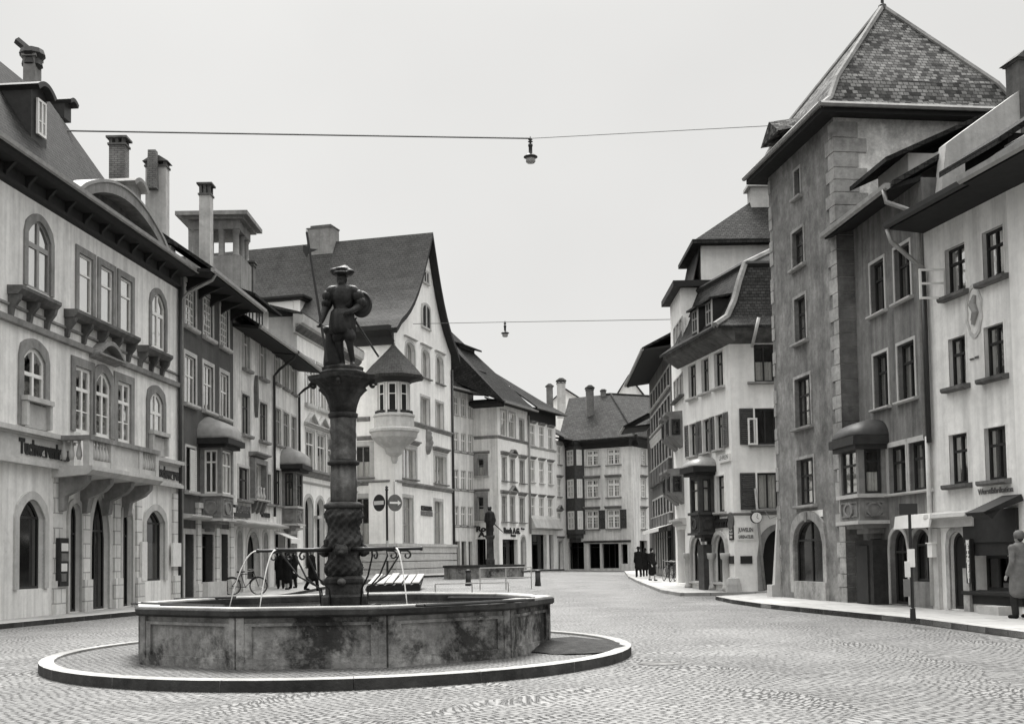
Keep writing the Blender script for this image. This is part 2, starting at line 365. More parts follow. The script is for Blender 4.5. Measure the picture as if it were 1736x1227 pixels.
class Bld:
    def __init__(s, name, label, foot, zb, H, wall, cat='house', group='houses around the square'):
        s.foot = [Vector((p[0], p[1])) for p in foot]; s.zb = zb; s.H = H; s.wall = wall
        s.root = empty(name, (s.foot[0].x, s.foot[0].y, zb), label, cat, group)
        s.fr = [Fr(s.foot[i], s.foot[(i + 1) % len(foot)]) for i in range(len(foot))]
        s.holes = {i: [] for i in range(len(foot))}; s.Hs = {}; s.mats = {}; s.t = .32
    def part(s, mb, name, mat, parent=None, smooth=False): return mb.build(name, mat, parent or s.root, smooth)
    def box(s, name, mat, fi, u0, u1, y0, y1, z0, z1, parent=None):
        mb = MB(); s.fr[fi].box(mb, u0, u1, y0, y1, z0, z1); return s.part(mb, name, mat, parent)
    def hole(s, fi, u0, u1, z0, z1, arch=None, rise=None): s.holes[fi].append((u0, u1, z0, z1, arch, rise))
    def finish(s, inner=.9, ceiling=True):
        mb = MB(); nf = len(s.foot)
        mats = [s.wall]
        for i, fr in enumerate(s.fr):
            m = s.mats.get(i, s.wall)
            if m not in mats: mats.append(m)
            mb.cur = mats.index(m); H = s.Hs.get(i, s.H); zb = s.zb - .4
            hs = [h for h in s.holes[i]]
            us = sorted({0.0, fr.L} | {min(max(h[k], 0), fr.L) for h in hs for k in (0, 1)})
            zs = sorted({zb, H} | {min(max(h[k], zb), H) for h in hs for k in (2, 3)})
            for a in range(len(us) - 1):
                for b in range(len(zs) - 1):
                    if us[a + 1] - us[a] < 1e-5 or zs[b + 1] - zs[b] < 1e-5: continue
                    cu, cz = (us[a] + us[a + 1]) / 2, (zs[b] + zs[b + 1]) / 2
                    if any(h[0] < cu < h[1] and h[2] < cz < h[3] for h in hs): continue
                    mb.face([fr.pt(us[a], 0, zs[b]), fr.pt(us[a + 1], 0, zs[b]), fr.pt(us[a + 1], 0, zs[b + 1]), fr.pt(us[a], 0, zs[b + 1])])
            for (u0, u1, z0, z1, arch, rise) in hs:
                o = outline(u0, u1, z0, z1, arch, rise)
                if arch:
                    for k in range(1, len(o) - 2):
                        p, q = o[k], o[k + 1]
                        mb.face([fr.pt(p[0], 0, p[1]), fr.pt(q[0], 0, q[1]), fr.pt(q[0], 0, z1), fr.pt(p[0], 0, z1)])
                for k in range(len(o)):
                    p, q = o[k], o[(k + 1) % len(o)]
                    mb.face([fr.pt(p[0], 0, p[1]), fr.pt(p[0], s.t, p[1]), fr.pt(q[0], s.t, q[1]), fr.pt(q[0], 0, q[1])])
        mb.cur = 0
        if ceiling: mb.face([(p.x, p.y, s.H) for p in s.foot])
        w = s.part(mb, 'wall', mats)
        mi = MB()
        for i, fr in enumerate(s.fr):
            if s.holes[i]:
                u0 = min(h[0] for h in s.holes[i]) - .3; u1 = max(h[1] for h in s.holes[i]) + .3
                u0 = max(u0, .05); u1 = min(u1, fr.L - .05)
                mi.face([fr.pt(u0, inner, s.zb), fr.pt(u1, inner, s.zb), fr.pt(u1, inner, s.H - .1), fr.pt(u0, inner, s.H - .1)])
        if mi.f: s.part(mi, 'dark_backing', 'unlit_room')  # near-black sheet added behind the openings so the rooms read dark
        return w
WIN = dict(arch=None, rise=None, frame='white_paint', fw=.07, mw=.035, cols=2, vt=.06, rows=(), mcols=0, mrows=(), rec=.13, sur=0, sproud=.03, smat='stone', sill=.1, silld=.14, sillh=.1, sillmat='stone',
           hood=0, hoodmat='stone', hoodd=.18, inner='auto', shut=None, shutmat='shutter_grey', shw=.5, glass='glass', hole=True, name='window', sbot=False, ped=False)
def hood_mb(fr, mb, u0, u1, z, d, h):
    fr.prof(mb, u0, u1, [(0, z), (-d * .45, z + h * .25), (-d * .55, z + h * .55), (-d, z + h * .7), (-d, z + h), (0, z + h)])
def window(b, fi, u0, u1, z0, z1, yoff=0.0, parent=None, **kw):
    """one window: part 'window' (its casement bars) with sub-parts pane, surround, sill, hood, curtain, shutter"""
    k = dict(WIN); k.update(kw); fr = b.fr[fi] if isinstance(fi, int) else fi
    par = parent or b.root
    if k['name'] != 'window' and k['glass'] == 'glass': k['glass'] = 'glass_dark'
    if k['hole'] and isinstance(fi, int): b.hole(fi, u0, u1, z0, z1, k['arch'], k['rise'])
    O = outline(u0, u1, z0, z1, k['arch'], k['rise']); y = yoff + k['rec']; fw = k['fw']; I = inset(O, fw)
    mb = MB(); ring(fr, mb, O, I, y, y + .06)
    W_, H_ = u1 - u0, z1 - z0
    def ztop(u):
        for a in range(len(I) - 1):
            (p, q), (r, t_) = I[a], I[a + 1]
            if p <= u <= r and r > p: return q + (t_ - q) * (u - p) / (r - p)
        return z1 - fw
    bars = []
    n = k['cols']
    for c in range(1, n):
        u = u0 + W_ * c / n; fr.box(mb, u - k['vt'] / 2, u + k['vt'] / 2, y - .004, y + .055, z0 + fw, ztop(u))
    for r_ in k['rows']:
        z = z0 + H_ * r_; fr.box(mb, u0 + fw, u1 - fw, y - .007, y + .052, z - k['vt'] / 2, z + k['vt'] / 2)
    if k['mcols']:
        lw = W_ / n
        for c in range(n):
            for q in range(1, k['mcols'] + 1):
                u = u0 + lw * c + lw * q / (k['mcols'] + 1); fr.box(mb, u - k['mw'] / 2, u + k['mw'] / 2, y + .008, y + .05, z0 + fw, ztop(u))
    for r_ in k['mrows']:
        z = z0 + H_ * r_; fr.box(mb, u0 + fw, u1 - fw, y + .011, y + .047, z - k['mw'] / 2, z + k['mw'] / 2)
    w = mb.build(k['name'], k['frame'], par)
    sub = par == b.root
    def add(nm, m, mat):
        if m.f: return m.build(nm, mat, w if sub else par)
    m = MB(); m.face([fr.pt(p[0], y + .03, p[1]) for p in I]); add('pane', m, k['glass'])
    s = k['sur']
    if s:
        m = MB(); A = [(u0 - s, z0 - (s if k['sbot'] else 0))] + [(u0 - s, O[1][1])] ; c = (u0 + u1) / 2
        A = []
        for (u, z) in O:
            du = (u - c) / (W_ / 2); zz = z + s if k['arch'] and z > O[1][1] else z
            A.append((c + du * (W_ / 2 + s), zz))
        if not k['arch']: A = [(u0 - s, z0), (u0 - s, z1 + s), (u1 + s, z1 + s), (u1 + s, z0)]
        ring(fr, m, A, O, yoff - k['sproud'], yoff + .02, False)
        if k['sbot']: fr.box(m, u0 - s, u1 + s, yoff - k['sproud'], yoff + .02, z0 - s, z0)
        add('surround', m, k['smat'])
    if k['sill']:
        m = MB(); e = k['sill'] + s; fr.prof(m, u0 - e, u1 + e, [(yoff + .12, z0 - k['sillh']), (yoff - k['silld'] * .8, z0 - k['sillh']), (yoff - k['silld'], z0 - k['sillh'] * .7), (yoff - k['silld'], z0 - .015), (yoff + .12, z0 + .012)])
        add('sill', m, k['sillmat'])
    if k['hood']:
        m = MB(); e = .16 + s; hood_mb(fr, m, u0 - e, u1 + e, z1 + s + .06, k['hoodd'], k['hood'])
        if k['ped']:
            c = (u0 + u1) / 2; zt = z1 + s + .06 + k['hood']; d = k['hoodd']
            if k['ped'] == 'tri':
                P = [(u0 - e, zt), (c, zt + (W_ + 2 * e) * .3), (u1 + e, zt)]; Q = [(u0 - e + .16, zt), (c, zt + (W_ + 2 * e) * .3 - .1), (u1 + e - .16, zt)]
            else:
                P = [(u0 - e + (W_ + 2 * e) * q / 10, zt + (W_ + 2 * e) * .25 * math.sin(math.pi * q / 10)) for q in range(11)]; Q = [(c + (p[0] - c) * .86, zt + (p[1] - zt) * .72) for p in P]
            ring(fr, m, P, Q, yoff - d, yoff + .02, False); m.face([fr.pt(q[0], yoff - .03, q[1]) for q in reversed(Q)])
        add('hood', m, k['hoodmat'])
    inn = k['inner']
    if inn == 'auto': inn = rnd.choice(['drapes', 'drapes', 'sheer', 'none', 'half', 'none'])
    m = MB(); yy = y + .1
    def cloth(a, c_, za, zb_, wav=.03, nn=14):
        P = []
        for q in range(nn + 1):
            u = a + (c_ - a) * q / nn; P.append((u, yy + wav * math.sin(q * 2.4 + a * 7)))
        for q in range(nn):
            m.face([fr.pt(P[q][0], P[q][1], za), fr.pt(P[q + 1][0], P[q + 1][1], za), fr.pt(P[q + 1][0], P[q + 1][1], zb_), fr.pt(P[q][0], P[q][1], zb_)])
    if inn == 'drapes':
        f = .24 + .12 * rnd.random(); cloth(u0, u0 + W_ * f, z0, z1 - .02); cloth(u1 - W_ * f, u1, z0, z1 - .02)
    elif inn == 'sheer': cloth(u0, u1, z0, z1)
    elif inn == 'half': cloth(u0, u1, z0, z0 + H_ * (.45 + .1 * rnd.random()))
    elif inn == 'blind': cloth(u0, u1, z0 + H_ * .45, z1, .003, 4)
    elif inn == 'fullblind': cloth(u0, u1, z0, z1, .003, 4)
    if m.f: add('curtain', m, 'blind' if 'blind' in inn else 'curtain')
    if k['shut']:
        for side in k['shut']:
            m = MB(); sw = k['shw']; a = u0 - s - sw - .02 if side == 'L' else u1 + s + .02; c = a + sw
            ya, yb = yoff - .06, yoff - .015
            fr.box(m, a, a + .06, ya, yb, z0, z1); fr.box(m, c - .06, c, ya, yb, z0, z1)
            for zz in (z0, z0 + H_ * .5, z1 - .08): fr.box(m, a + .06, c - .06, ya + .002, yb, zz, zz + .08)
            nn = int(H_ / .075)
            for q in range(nn):
                zz = z0 + .06 + (H_ - .1) * q / nn
                m.hexa([fr.pt(a + .06, ya + .008, zz), fr.pt(c - .06, ya + .008, zz), fr.pt(c - .06, yb - .004, zz + .05), fr.pt(a + .06, yb - .004, zz + .05), fr.pt(a + .06, ya + .008, zz + .015), fr.pt(c - .06, ya + .008, zz + .015), fr.pt(c - .06, yb - .004, zz + .065), fr.pt(a + .06, yb - .004, zz + .065)])
            add('shutter', m, k['shutmat'])
    return w
def row(b, fi, ws, rowz=None, snap=True, off=0.0, **kw):
    """windows given as they stand in the photograph: (x left, x right, y top, y bottom) measured at each window's middle"""
    fr = b.fr[fi]; q = []
    for (xl, xr, yt, yb) in ws:
        xc = (xl + xr) / 2; ym = (yt + yb) / 2
        q.append((fr.u(xl, ym, off), fr.u(xr, ym, off), fr.z(xc, yb, off), fr.z(xc, yt, off)))
    z0 = sum(a[2] for a in q) / len(q); z1 = sum(a[3] for a in q) / len(q)
    return [window(b, fi, a[0], a[1], z0 if snap else a[2], z1 if snap else a[3], yoff=-off, **kw) for a in q]
def slab(mb, poly, th=.14):
    a = [Vector(p) for p in poly]; n = (a[1] - a[0]).cross(a[2] - a[0])
    if n.z < 0: a.reverse()
    b = [p - Vector((0, 0, th)) for p in a]
    i = mb.add(a); j = mb.add(b); N = len(a)
    mb.idx(range(i, i + N)); mb.idx(range(j + N - 1, j - 1, -1))
    for k in range(N): mb.idx((i + k, j + k, j + (k + 1) % N, i + (k + 1) % N))
def eaves(b, fi, u0, u1, z, ov, zroof=None, gut=True, mat='eave_wood', gmat='zinc', soff=.12, rise=None):
    """soffit, fascia and gutter along a facade; z = underside of the eave at the outer edge"""
    fr = b.fr[fi]; mb = MB(); rise = ov * .12 if rise is None else rise
    fr.prof(mb, u0, u1, [(.05, z + rise), (-ov, z), (-ov, z + soff), (.05, z + rise + soff)]); o = b.part(mb, 'eave', mat)
    if gut:
        mb = MB(); pts = [(-ov - .16, z + .16), (-ov - .15, z + .05), (-ov - .08, z), (-ov - .012, z + .05), (-ov - .012, z + .16)]
        fr.prof(mb, u0, u1, pts); b.part(mb, 'gutter', gmat)
    return o
def pipe(b, pts, r=.05, mat='zinc', name='downpipe'):
    mb = MB(); mb.tube(pts, r, 8); return b.part(mb, name, mat, None, True)
def chimney(b, P, sx, sy, h, mat='brick', cap='flat', ang=0.0, below=1.5):
    P = Vector(P); ca, sa = math.cos(ang), math.sin(ang)
    def q(x, y, z): return (P.x + x * ca - y * sa, P.y + x * sa + y * ca, P.z + z)
    def bx(mb, x0, x1, y0, y1, z0, z1): mb.hexa([q(x0, y0, z0), q(x1, y0, z0), q(x1, y1, z0), q(x0, y1, z0), q(x0, y0, z1), q(x1, y0, z1), q(x1, y1, z1), q(x0, y1, z1)])
    mb = MB(); x, y = sx / 2, sy / 2; hh = h * .8; bx(mb, -x, x, -y, y, -below, hh)
    c = b.part(mb, 'chimney', mat)
    m = MB(); bx(m, -x - .05, x + .05, -y - .05, y + .05, hh - .02, hh + .06)
    if cap == 'flat':
        for i in range(3):
            for j in (-1, 1):
                cx = (i - 1) * (x - .06); bx(m, cx - .06, cx + .06, j * (y - .05) - .05, j * (y - .05) + .05, hh + .06, h - .08)
        bx(m, -x - .1, x + .1, -y - .1, y + .1, h - .08, h)
    elif cap == 'gable':
        bx(m, -x, -x + .12, -y, y, hh + .06, h - .25); bx(m, x - .12, x, -y, y, hh + .06, h - .25); bx(m, -.06, .06, -y, y, hh + .06, h - .25)
        m.prism([q(-x - .12, -y - .1, h - .25), q(x + .12, -y - .1, h - .25), q(x * .4, -y - .1, h), q(-x * .4, -y - .1, h)], [q(-x - .12, y + .1, h - .25), q(x + .12, y + .1, h - .25), q(x * .4, y + .1, h), q(-x * .4, y + .1, h)])
    else:
        bx(m, -x * .8, x * .8, -y * .8, y * .8, hh + .06, h)
    m.build('chimney_cap', 'dark_stone' if cap != 'pot' else mat, c)
    return c
def oriel(b, fi, u0, u1, dep, zpar, zsill, zhead, zeave, ztop, mat, domemat, cols=(2, 1), frame='dark_paint', ledge='stone', ov=.22, win=True, inner='auto', panels=True, dome='bell', near='L'):
    """projecting bay: oriel > oriel_roof, sill_band, window, pane, relief_panel"""
    fr = b.fr[fi]; mb = MB(); pw = .16; y = -dep
    fr.box(mb, u0, u1, y, .0, zpar, zsill); fr.box(mb, u0, u1, y, .0, zhead, zeave)
    for (a, c) in ((u0, u0 + pw), (u1 - pw, u1)): fr.box(mb, a, c, y, y + pw, zsill, zhead); fr.box(mb, a, c, -.14, .0, zsill, zhead)
    for k in range(1, cols[0]):
        u = u0 + (u1 - u0) * k / cols[0]; fr.box(mb, u - .06, u + .06, y + .01, y + .14, zsill, zhead)
    # stepped corbel under
    for k in range(3): fr.box(mb, u0 + .12 + .18 * k, u1 - .12 - .18 * k, y + .12 + dep * .28 * k, 0, zpar - .14 * (k + 1), zpar - .14 * k)
    o = b.part(mb, 'oriel', mat)
    m = MB(); fr.box(m, u0 - .08, u1 + .08, y - .08, -.002, zsill - .05, zsill + .05); fr.box(m, u0 - .1, u1 + .1, y - .1, -.003, zpar - .03, zpar + .06); m.build('sill_band', ledge, o)
    m = MB()   # dome: rings shrinking towards the wall
    prof = {'bell': [(0, 0), (.03, .12), (.02, .35), (.16, .6), (.42, .78), (.7, .9), (.84, 1.0)], 'dome': [(0, 0), (.0, .1), (.06, .35), (.2, .62), (.42, .82), (.66, .94), (.9, 1.0)]}[dome]
    fr.box(m, u0 - ov, u1 + ov, y - ov, -.004, zeave - .02, zeave + .2); fr.box(m, u0 - ov * .6, u1 + ov * .6, y - ov * .6, -.005, zeave - .14, zeave - .02)
    m.build('eave', 'dark_wood' if domemat != 'dark_lead' else 'dark_lead', o)
    m = MB(); rings = []; ze = zeave + .2; c = (u0 + u1) / 2; hw = (u1 - u0) / 2 + ov; dd = dep + ov; cc = .3 * min(hw, dd)
    for (f, zf) in prof:
        w_, d_ = hw * (1 - f), dd * (1 - f); q = cc * (1 - f); z = ze + (ztop - ze) * zf
        rings.append(m.add([fr.pt(c - w_, 0, z), fr.pt(c - w_, -d_ + q, z), fr.pt(c - w_ + q, -d_, z), fr.pt(c + w_ - q, -d_, z), fr.pt(c + w_, -d_ + q, z), fr.pt(c + w_, 0, z)]))
    for a in range(len(rings) - 1):
        for q in range(5): m.idx((rings[a] + q, rings[a] + q + 1, rings[a + 1] + q + 1, rings[a + 1] + q))
    m.idx([rings[-1] + q for q in range(6)]); m.idx([rings[0] + q for q in range(5, -1, -1)])
    m.build('oriel_roof', domemat, o, True)
    if win:
        w_ = (u1 - u0 - 2 * pw)
        F = Fr(fr.pt(u0, y, 0), fr.pt(u1, y, 0))
        for k in range(cols[0]):
            a = pw + w_ * k / cols[0] + (.06 if k else 0); c2 = pw + w_ * (k + 1) / cols[0] - (.06 if k < cols[0] - 1 else 0)
            window(b, F, a, c2, zsill + .05, zhead, rec=.05, parent=o, hole=False, frame=frame, cols=2 if (c2 - a) > .75 else 1, rows=(.66,), sill=0, inner=inner)
        for (p, q_) in ((fr.pt(u0, 0, 0), fr.pt(u0, y, 0)), (fr.pt(u1, y, 0), fr.pt(u1, 0, 0))):
            S = Fr(p, q_); window(b, S, pw if S.L > .5 else .08, S.L - pw if S.L > .5 else S.L - .08, zsill + .05, zhead, rec=.05, parent=o, hole=False, frame=frame, cols=cols[1], rows=(.72,), sill=0, inner=inner)
    if panels:
        m = MB(); h = zsill - zpar
        for (p, q_) in ((fr.pt(u0, y, 0), fr.pt(u1, y, 0)), (fr.pt(u0, 0, 0), fr.pt(u0, y, 0)), (fr.pt(u1, y, 0), fr.pt(u1, 0, 0))):
            S = Fr(p, q_); A = outline(.12, S.L - .12, zpar + .16, zsill - .14); ring(S, m, A, inset(A, .05), -.03, .01)
            c = S.L / 2; zz = (zpar + zsill) / 2; r1, r2 = min(S.L * .3, h * .42), h * .27
            E1 = [(c + r1 * math.cos(t * math.pi / 8), zz + r2 * math.sin(t * math.pi / 8) * (1.12 if t % 2 else .95)) for t in range(16)]; E2 = [(c + (p_[0] - c) * .72, zz + (p_[1] - zz) * .72) for p_ in E1]
            ring(S, m, E1, E2, -.06, .01); m.prism([S.pt(p_[0], -.025, p_[1]) for p_ in E2], [S.pt(p_[0], .0, p_[1]) for p_ in E2])
        m.build('relief_panel', mat, o)
    return o
# ---------------------------------------------------------------- plan of the square
def chain(P, vp, px, py): return meet(P, vdir(vp), px, py)
def foot(A, B, D):
    d = (B - A).normalized(); i = Vector((-d.y, d.x)); return [A, B, B + i * D, A + i * D]
aL = V2(gp(106, 1039.7, .12)); L1a = chain(aL, 1035, -150, 1060); L1b = chain(aL, 1035, 302, 950)
L2b = chain(L1b, 975, 396, 900); L3b = chain(L2b, 990, 463, 900); L4b = chain(L3b, 950, 505, 900); L5b = chain(L4b, 1160, 606, 900)
G = V2(gp(669, 977, 0)); Gb = chain(G, 1440, 768, 900)
Cn = V2(gp(1438, 1021, .12)); T0 = chain(Cn, 610, 1322, 1000)
_d = vdir(610); _p = Vector((-_d.y, _d.x)); _p = _p if _p.x > 0 else -_p
R2a = meet(Cn, _p, 1459, 800); R2b = chain(R2a, 685, 1583, 900); R3b = chain(R2b, 475, 1728, 900); R4b = chain(R3b, 475, 1900, 950)
R0c = V2(gp(1247, 1002.5, .12)); R0a = chain(R0c, 490, 1165, 950)
RBn = V2(gp(1145.5, 978.5, .12)); RBf = chain(RBn, 925, 1107, 950)
# ---------------------------------------------------------------- setting
def sheet(name, mat, xs, ys, dz=0.0):
    mb = MB(); nx = len(xs)
    for y in ys:
        for x in xs: mb.v.append((x, y, gz(x, y) + dz))
    for j in range(len(ys) - 1):
        for i in range(nx - 1): mb.idx((j * nx + i, j * nx + i + 1, (j + 1) * nx + i + 1, (j + 1) * nx + i))
    o = mb.build(name, mat, None, True, (0, 0, 0)); tag(o, None, None, None, 'structure'); return o
xs = [-900, -300, -120, -60] + [-40 + 2 * i for i in range(41)] + [60, 120, 300, 900]
ys = [-300, -60, -12, -4] + [2 * i for i in range(71)] + [160, 220, 400, 1200]
sheet('ground', 'cobbles', xs, ys)
def plate(name, mat, pts, h=.12, skirt=.4):
    mb = MB(); top = [(p[0], p[1], gz(p[0], p[1]) + h) for p in pts]; n = len(top)
    i = mb.add(top); mb.idx(range(i, i + n))
    j = mb.add([(p[0], p[1], p[2] - skirt) for p in top])
    for k in range(n): mb.idx((j + k, j + (k + 1) % n, i + (k + 1) % n, i + k))
    return mb
def kerbline(mb, pts, w=.16, h=.125):
    pts = [Vector((p[0], p[1])) for p in pts]
    for a, b in zip(pts, pts[1:]):
        d = (b - a).normalized(); n = Vector((-d.y, d.x)) * w; L_ = (b - a).length; k = max(1, int(L_ / 1.3))
        for q in range(k):
            p, r = a + (b - a) * (q / k) + d * .006, a + (b - a) * ((q + 1) / k) - d * .006
            bot = [(x.x, x.y, gz(x.x, x.y) - .1) for x in (p, r, r + n, p + n)]; top = [(x.x, x.y, gz(x.x, x.y) + h) for x in (p, r, r + n, p + n)]
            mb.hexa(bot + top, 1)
def dens(pts, step=3.0):
    out = []
    for a, b in zip(pts, pts[1:]):
        k = max(1, int((b - a).length / step)); out += [a + (b - a) * (q / k) for q in range(k)]
    return out + [pts[-1]]
nL = lambda a, b, w: Vector(((b - a).y, -(b - a).x)).normalized() * w
k0 = V2(gp(39, 1062.2)); k1 = V2(gp(230, 1043.2)); kd = (k1 - k0).normalized()
kl = [k0 - kd * 14, k0, k1, L2b + nL(L1b, L2b, 2.6), L4b + nL(L3b, L4b, 2.6), L5b + nL(L4b, L5b, 2.8), Vector((-6.0, 70.5)), Vector((-1.2, 74.5)), Vector((1.5, 92)), Vector((4.6, 106))]
kl = dens(kl); wl = [p + Vector((-14, 6)) for p in kl]
mb = MB(); 
for (a, b, c, d) in zip(kl, kl[1:], wl[1:], wl): mb.face([(p.x, p.y, gz(p.x, p.y) + .12) for p in (d, a, b, c)][::-1])
tag(mb.build('pavement', 'pavement', None, False, (0, 0, 0)), kind='structure')
mb = MB(); kerbline(mb, kl); tag(mb.build('kerb', ['kerb', 'kerb_side_shade'], None, False, (0, 0, 0)), kind='structure')
kr = [V2(gp(x, y)) for x, y in ((1213, 1016.5), (1240, 1022.5), (1290, 1030), (1438, 1045.5), (1561, 1058.5), (1736, 1083))]
kr += [kr[-1] + (kr[-1] - kr[-2]).normalized() * 12]
inn = [kr[-1] + Vector((14, 0)), Vector((16, 36)), Vector((12, 41)), V2(gp(1312, 1009))]
mb = plate('pavement', 'pavement', [*kr, *inn]); tag(mb.build('pavement', 'pavement', None, False, (0, 0, 0)), kind='structure')
mb = MB(); kerbline(mb, kr); kerbline(mb, [V2(gp(1312, 1009)), kr[0]]); tag(mb.build('kerb', ['kerb', 'kerb_side_shade'], None, False, (0, 0, 0)), kind='structure')
kb = dens([V2(gp(x, y)) for x, y in ((1062, 970), (1070, 980), (1084, 987), (1100, 993.5), (1128, 1004.5), (1160, 1010))])
kb2 = dens([kb[0] + Vector((4, 6)), RBn + Vector((6, 0)), R0c + Vector((7, -1.6)), kb[-1] + Vector((.8, 0))])
mb = plate('pavement', 'pavement', kb[::-1] + kb2); tag(mb.build('pavement', 'pavement', None, False, (0, 0, 0)), kind='structure')
mb = MB(); kerbline(mb, kb[::-1]); tag(mb.build('kerb', ['kerb', 'kerb_side_shade'], None, False, (0, 0, 0)), kind='structure')
# fountain island: raised kerb ring with cobbles inside
IC = Vector((-2.63, 18.75)); IRX, IRY = 4.45, 5.1
el = [(IC.x + IRX * math.cos(a), IC.y + IRY * math.sin(a)) for a in [2 * math.pi * q / 72 for q in range(72)]]
mb = MB(); ins = [(IC.x + (p[0] - IC.x) * .955, IC.y + (p[1] - IC.y) * .955) for p in el]
i = mb.add([(p[0], p[1], .105) for p in ins]); mb.idx(range(i, i + 72)); tag(mb.build('island_paving', 'island_cobbles', None, False, (0, 0, 0)), kind='structure')
mb = MB()
for q in range(72):
    r = (q + 1) % 72; e = .004 if q % 4 == 3 else 0
    a, b, c, d = Vector(el[q]), Vector(el[r]), Vector(ins[r]), Vector(ins[q]); b = b + (a - b) * e * 6; c = c + (d - c) * e * 6
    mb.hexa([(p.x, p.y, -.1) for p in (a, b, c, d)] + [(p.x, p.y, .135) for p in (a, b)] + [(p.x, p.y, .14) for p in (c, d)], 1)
tag(mb.build('island_kerb', ['kerb', 'kerb_side_shade'], None, False, (0, 0, 0)), kind='structure')
mb = MB(); n0 = 26; C0 = V2(gp(968, 1097, .1)); ringp = []
for q in range(n0):
    a = 2 * math.pi * q / n0; ringp.append((C0.x + (1.05 + .16 * rnd.random()) * math.cos(a) * .75, C0.y + 1.4 * (1 + .12 * rnd.random()) * math.sin(a)))
for s_, h in ((1.0, .11), (.75, .17), (.4, .21)): mb.add([(C0.x + (p[0] - C0.x) * s_, C0.y + (p[1] - C0.y) * s_, h + .02 * rnd.random()) for p in ringp])
for k in range(2):
    for q in range(n0): mb.idx((k * n0 + q, k * n0 + (q + 1) % n0, (k + 1) * n0 + (q + 1) % n0, (k + 1) * n0 + q))
mb.idx(range(2 * n0, 3 * n0)); tag(mb.build('dark_mound', 'dark_mound', None, True, (0, 0, 0)), kind='stuff')  # low dark mound on the island, right of the basin
# ---------------------------------------------------------------- left row, first house: stucco front with balcony
D1 = 11
b = Bld('townhouse', 'pale ornate townhouse with a stone balcony and a dark bracketed cornice', foot(L1a, L1b, D1), .12, 12.6, 'cream_plaster', 'house', 'houses along the left side')
B1 = b; fr = b.fr[0]; UL = fr.L
zc = 11.45
top = dict(frame='white_paint', inner='fullblind', sur=.2, smat='grey_stone', sproud=.05, sill=0, mrows=(), rec=.02)
row(b, 0, [(45.6, 84.3, 376, 493.5)], arch='seg', rise=.45, rows=(.62,), cols=2, vt=.14, frame='grey_paint', **{k: v for k, v in top.items() if k != 'frame'})
tr = row(b, 0, [(132.3, 155.6, 432, 531), (169, 190.2, 455.5, 547), (202.3, 222.2, 474.5, 563)], rows=(.66,), cols=1, **top)
row(b, 0, [(255.9, 278.4, 498.7, 590.7)], arch='seg', rise=.4, rows=(.62,), cols=2, vt=.12, **top)
mid = dict(frame='white_paint', sur=.26, smat='grey_stone', sproud=.05, sill=.0, rows=(.66,), mrows=(.33,), fw=.1, vt=.1, inner='drapes', rec=.02)
row(b, 0, [(38, 74.5, 590.7, 724)], arch='seg', rise=.3, **mid)
row(b, 0, [(126.3, 152.2, 623.5, 735), (198, 220.4, 648.6, 749)], **mid)
row(b, 0, [(160.8, 185.9, 632, 740.5)], arch='seg', rise=.35, hood=.16, ped='seg', hoodmat='grey_stone', hoodd=.35, **mid)
row(b, 0, [(252.4, 274.9, 666, 768)], arch='seg', rise=.3, **mid)
gl = dict(frame='dark_paint', sur=.22, smat='stone', sproud=.06, sill=0, inner='none', rec=.14, cols=1)
row(b, 0, [(29.5, 73.5, 846, 998)], arch='seg', rise=.5, rows=(.8,), name='shop_window', **gl)
row(b, 0, [(246, 277.5, 865, 984)], arch='seg', rise=.4, rows=(.82,), name='shop_window', **{**gl, 'inner': 'half'})
zg = .14
for (xl, xr, yt) in ((116, 135.8, 853), (205.8, 223, 861.4)):
    window(b, 0, fr.u(xl, 940), fr.u(xr, 940), zg, fr.z((xl + xr) / 2, yt), arch='round', rows=(.72,), name='door', **{**gl, 'sur': .14})
window(b, 0, fr.u(152.2, 940), fr.u(183.3, 940), zg, fr.z(168, 837), arch='point', rise=1.35, rows=(.68,), name='door', cols=2, **{k: v for k, v in {**gl, 'sur': .2}.items() if k != 'cols'})
b.mats[0] = 'cream_plaster'
# rusticated ground storey laid in front of the wall between openings is carried by bands and pilasters
for x in (96, 143.5, 196, 233, 295):
    mb = MB(); u = fr.u(x, 950); fr.box(mb, u - .22, u + .22, -.07, -.001, .1, 3.95)
    fr.box(mb, u - .28, u + .28, -.14, -.0015, .1, 1.05)
    b.part(mb, 'pier', 'ashlar')
for (a, c) in ((-.1, fr.u(121, 790)), (fr.u(258, 815), UL)):
    mb = MB()
    for (z, d, h) in ((4.15, .22, .12), (4.27, .16, .06), (4.92, .14, .06), (4.98, .24, .13)): fr.box(mb, a, c, -d, -.002, z, z + h)
    fr.box(mb, a, c, -.08, -.0012, 4.33, 4.92)
    b.part(mb, 'sign_band', 'stone')
for (x, y, s) in ((33, 800, 'Tuchwarenhaus'), (263, 826, 'Modewaren')):
    u = fr.u(x, y, .1); text('lettering', s, .52, fr.pt(u, -.085, 4.46), (fr.d.x, fr.d.y, 0), None, 'letter_black', b.root, .02, 'LEFT', 1, 0, .03, fit=(fr.u(113, 806) if x < 100 else fr.u(302, 834)) - u)
mb = MB()
fr.prof(mb, -.1, UL, [(0, 7.78), (-.12, 7.8), (-.14, 7.95), (0, 7.97)]); fr.prof(mb, -.1, UL, [(0, 8.22), (-.06, 8.24), (-.06, 8.3), (0, 8.3)])
b.part(mb, 'string_course', 'grey_stone')
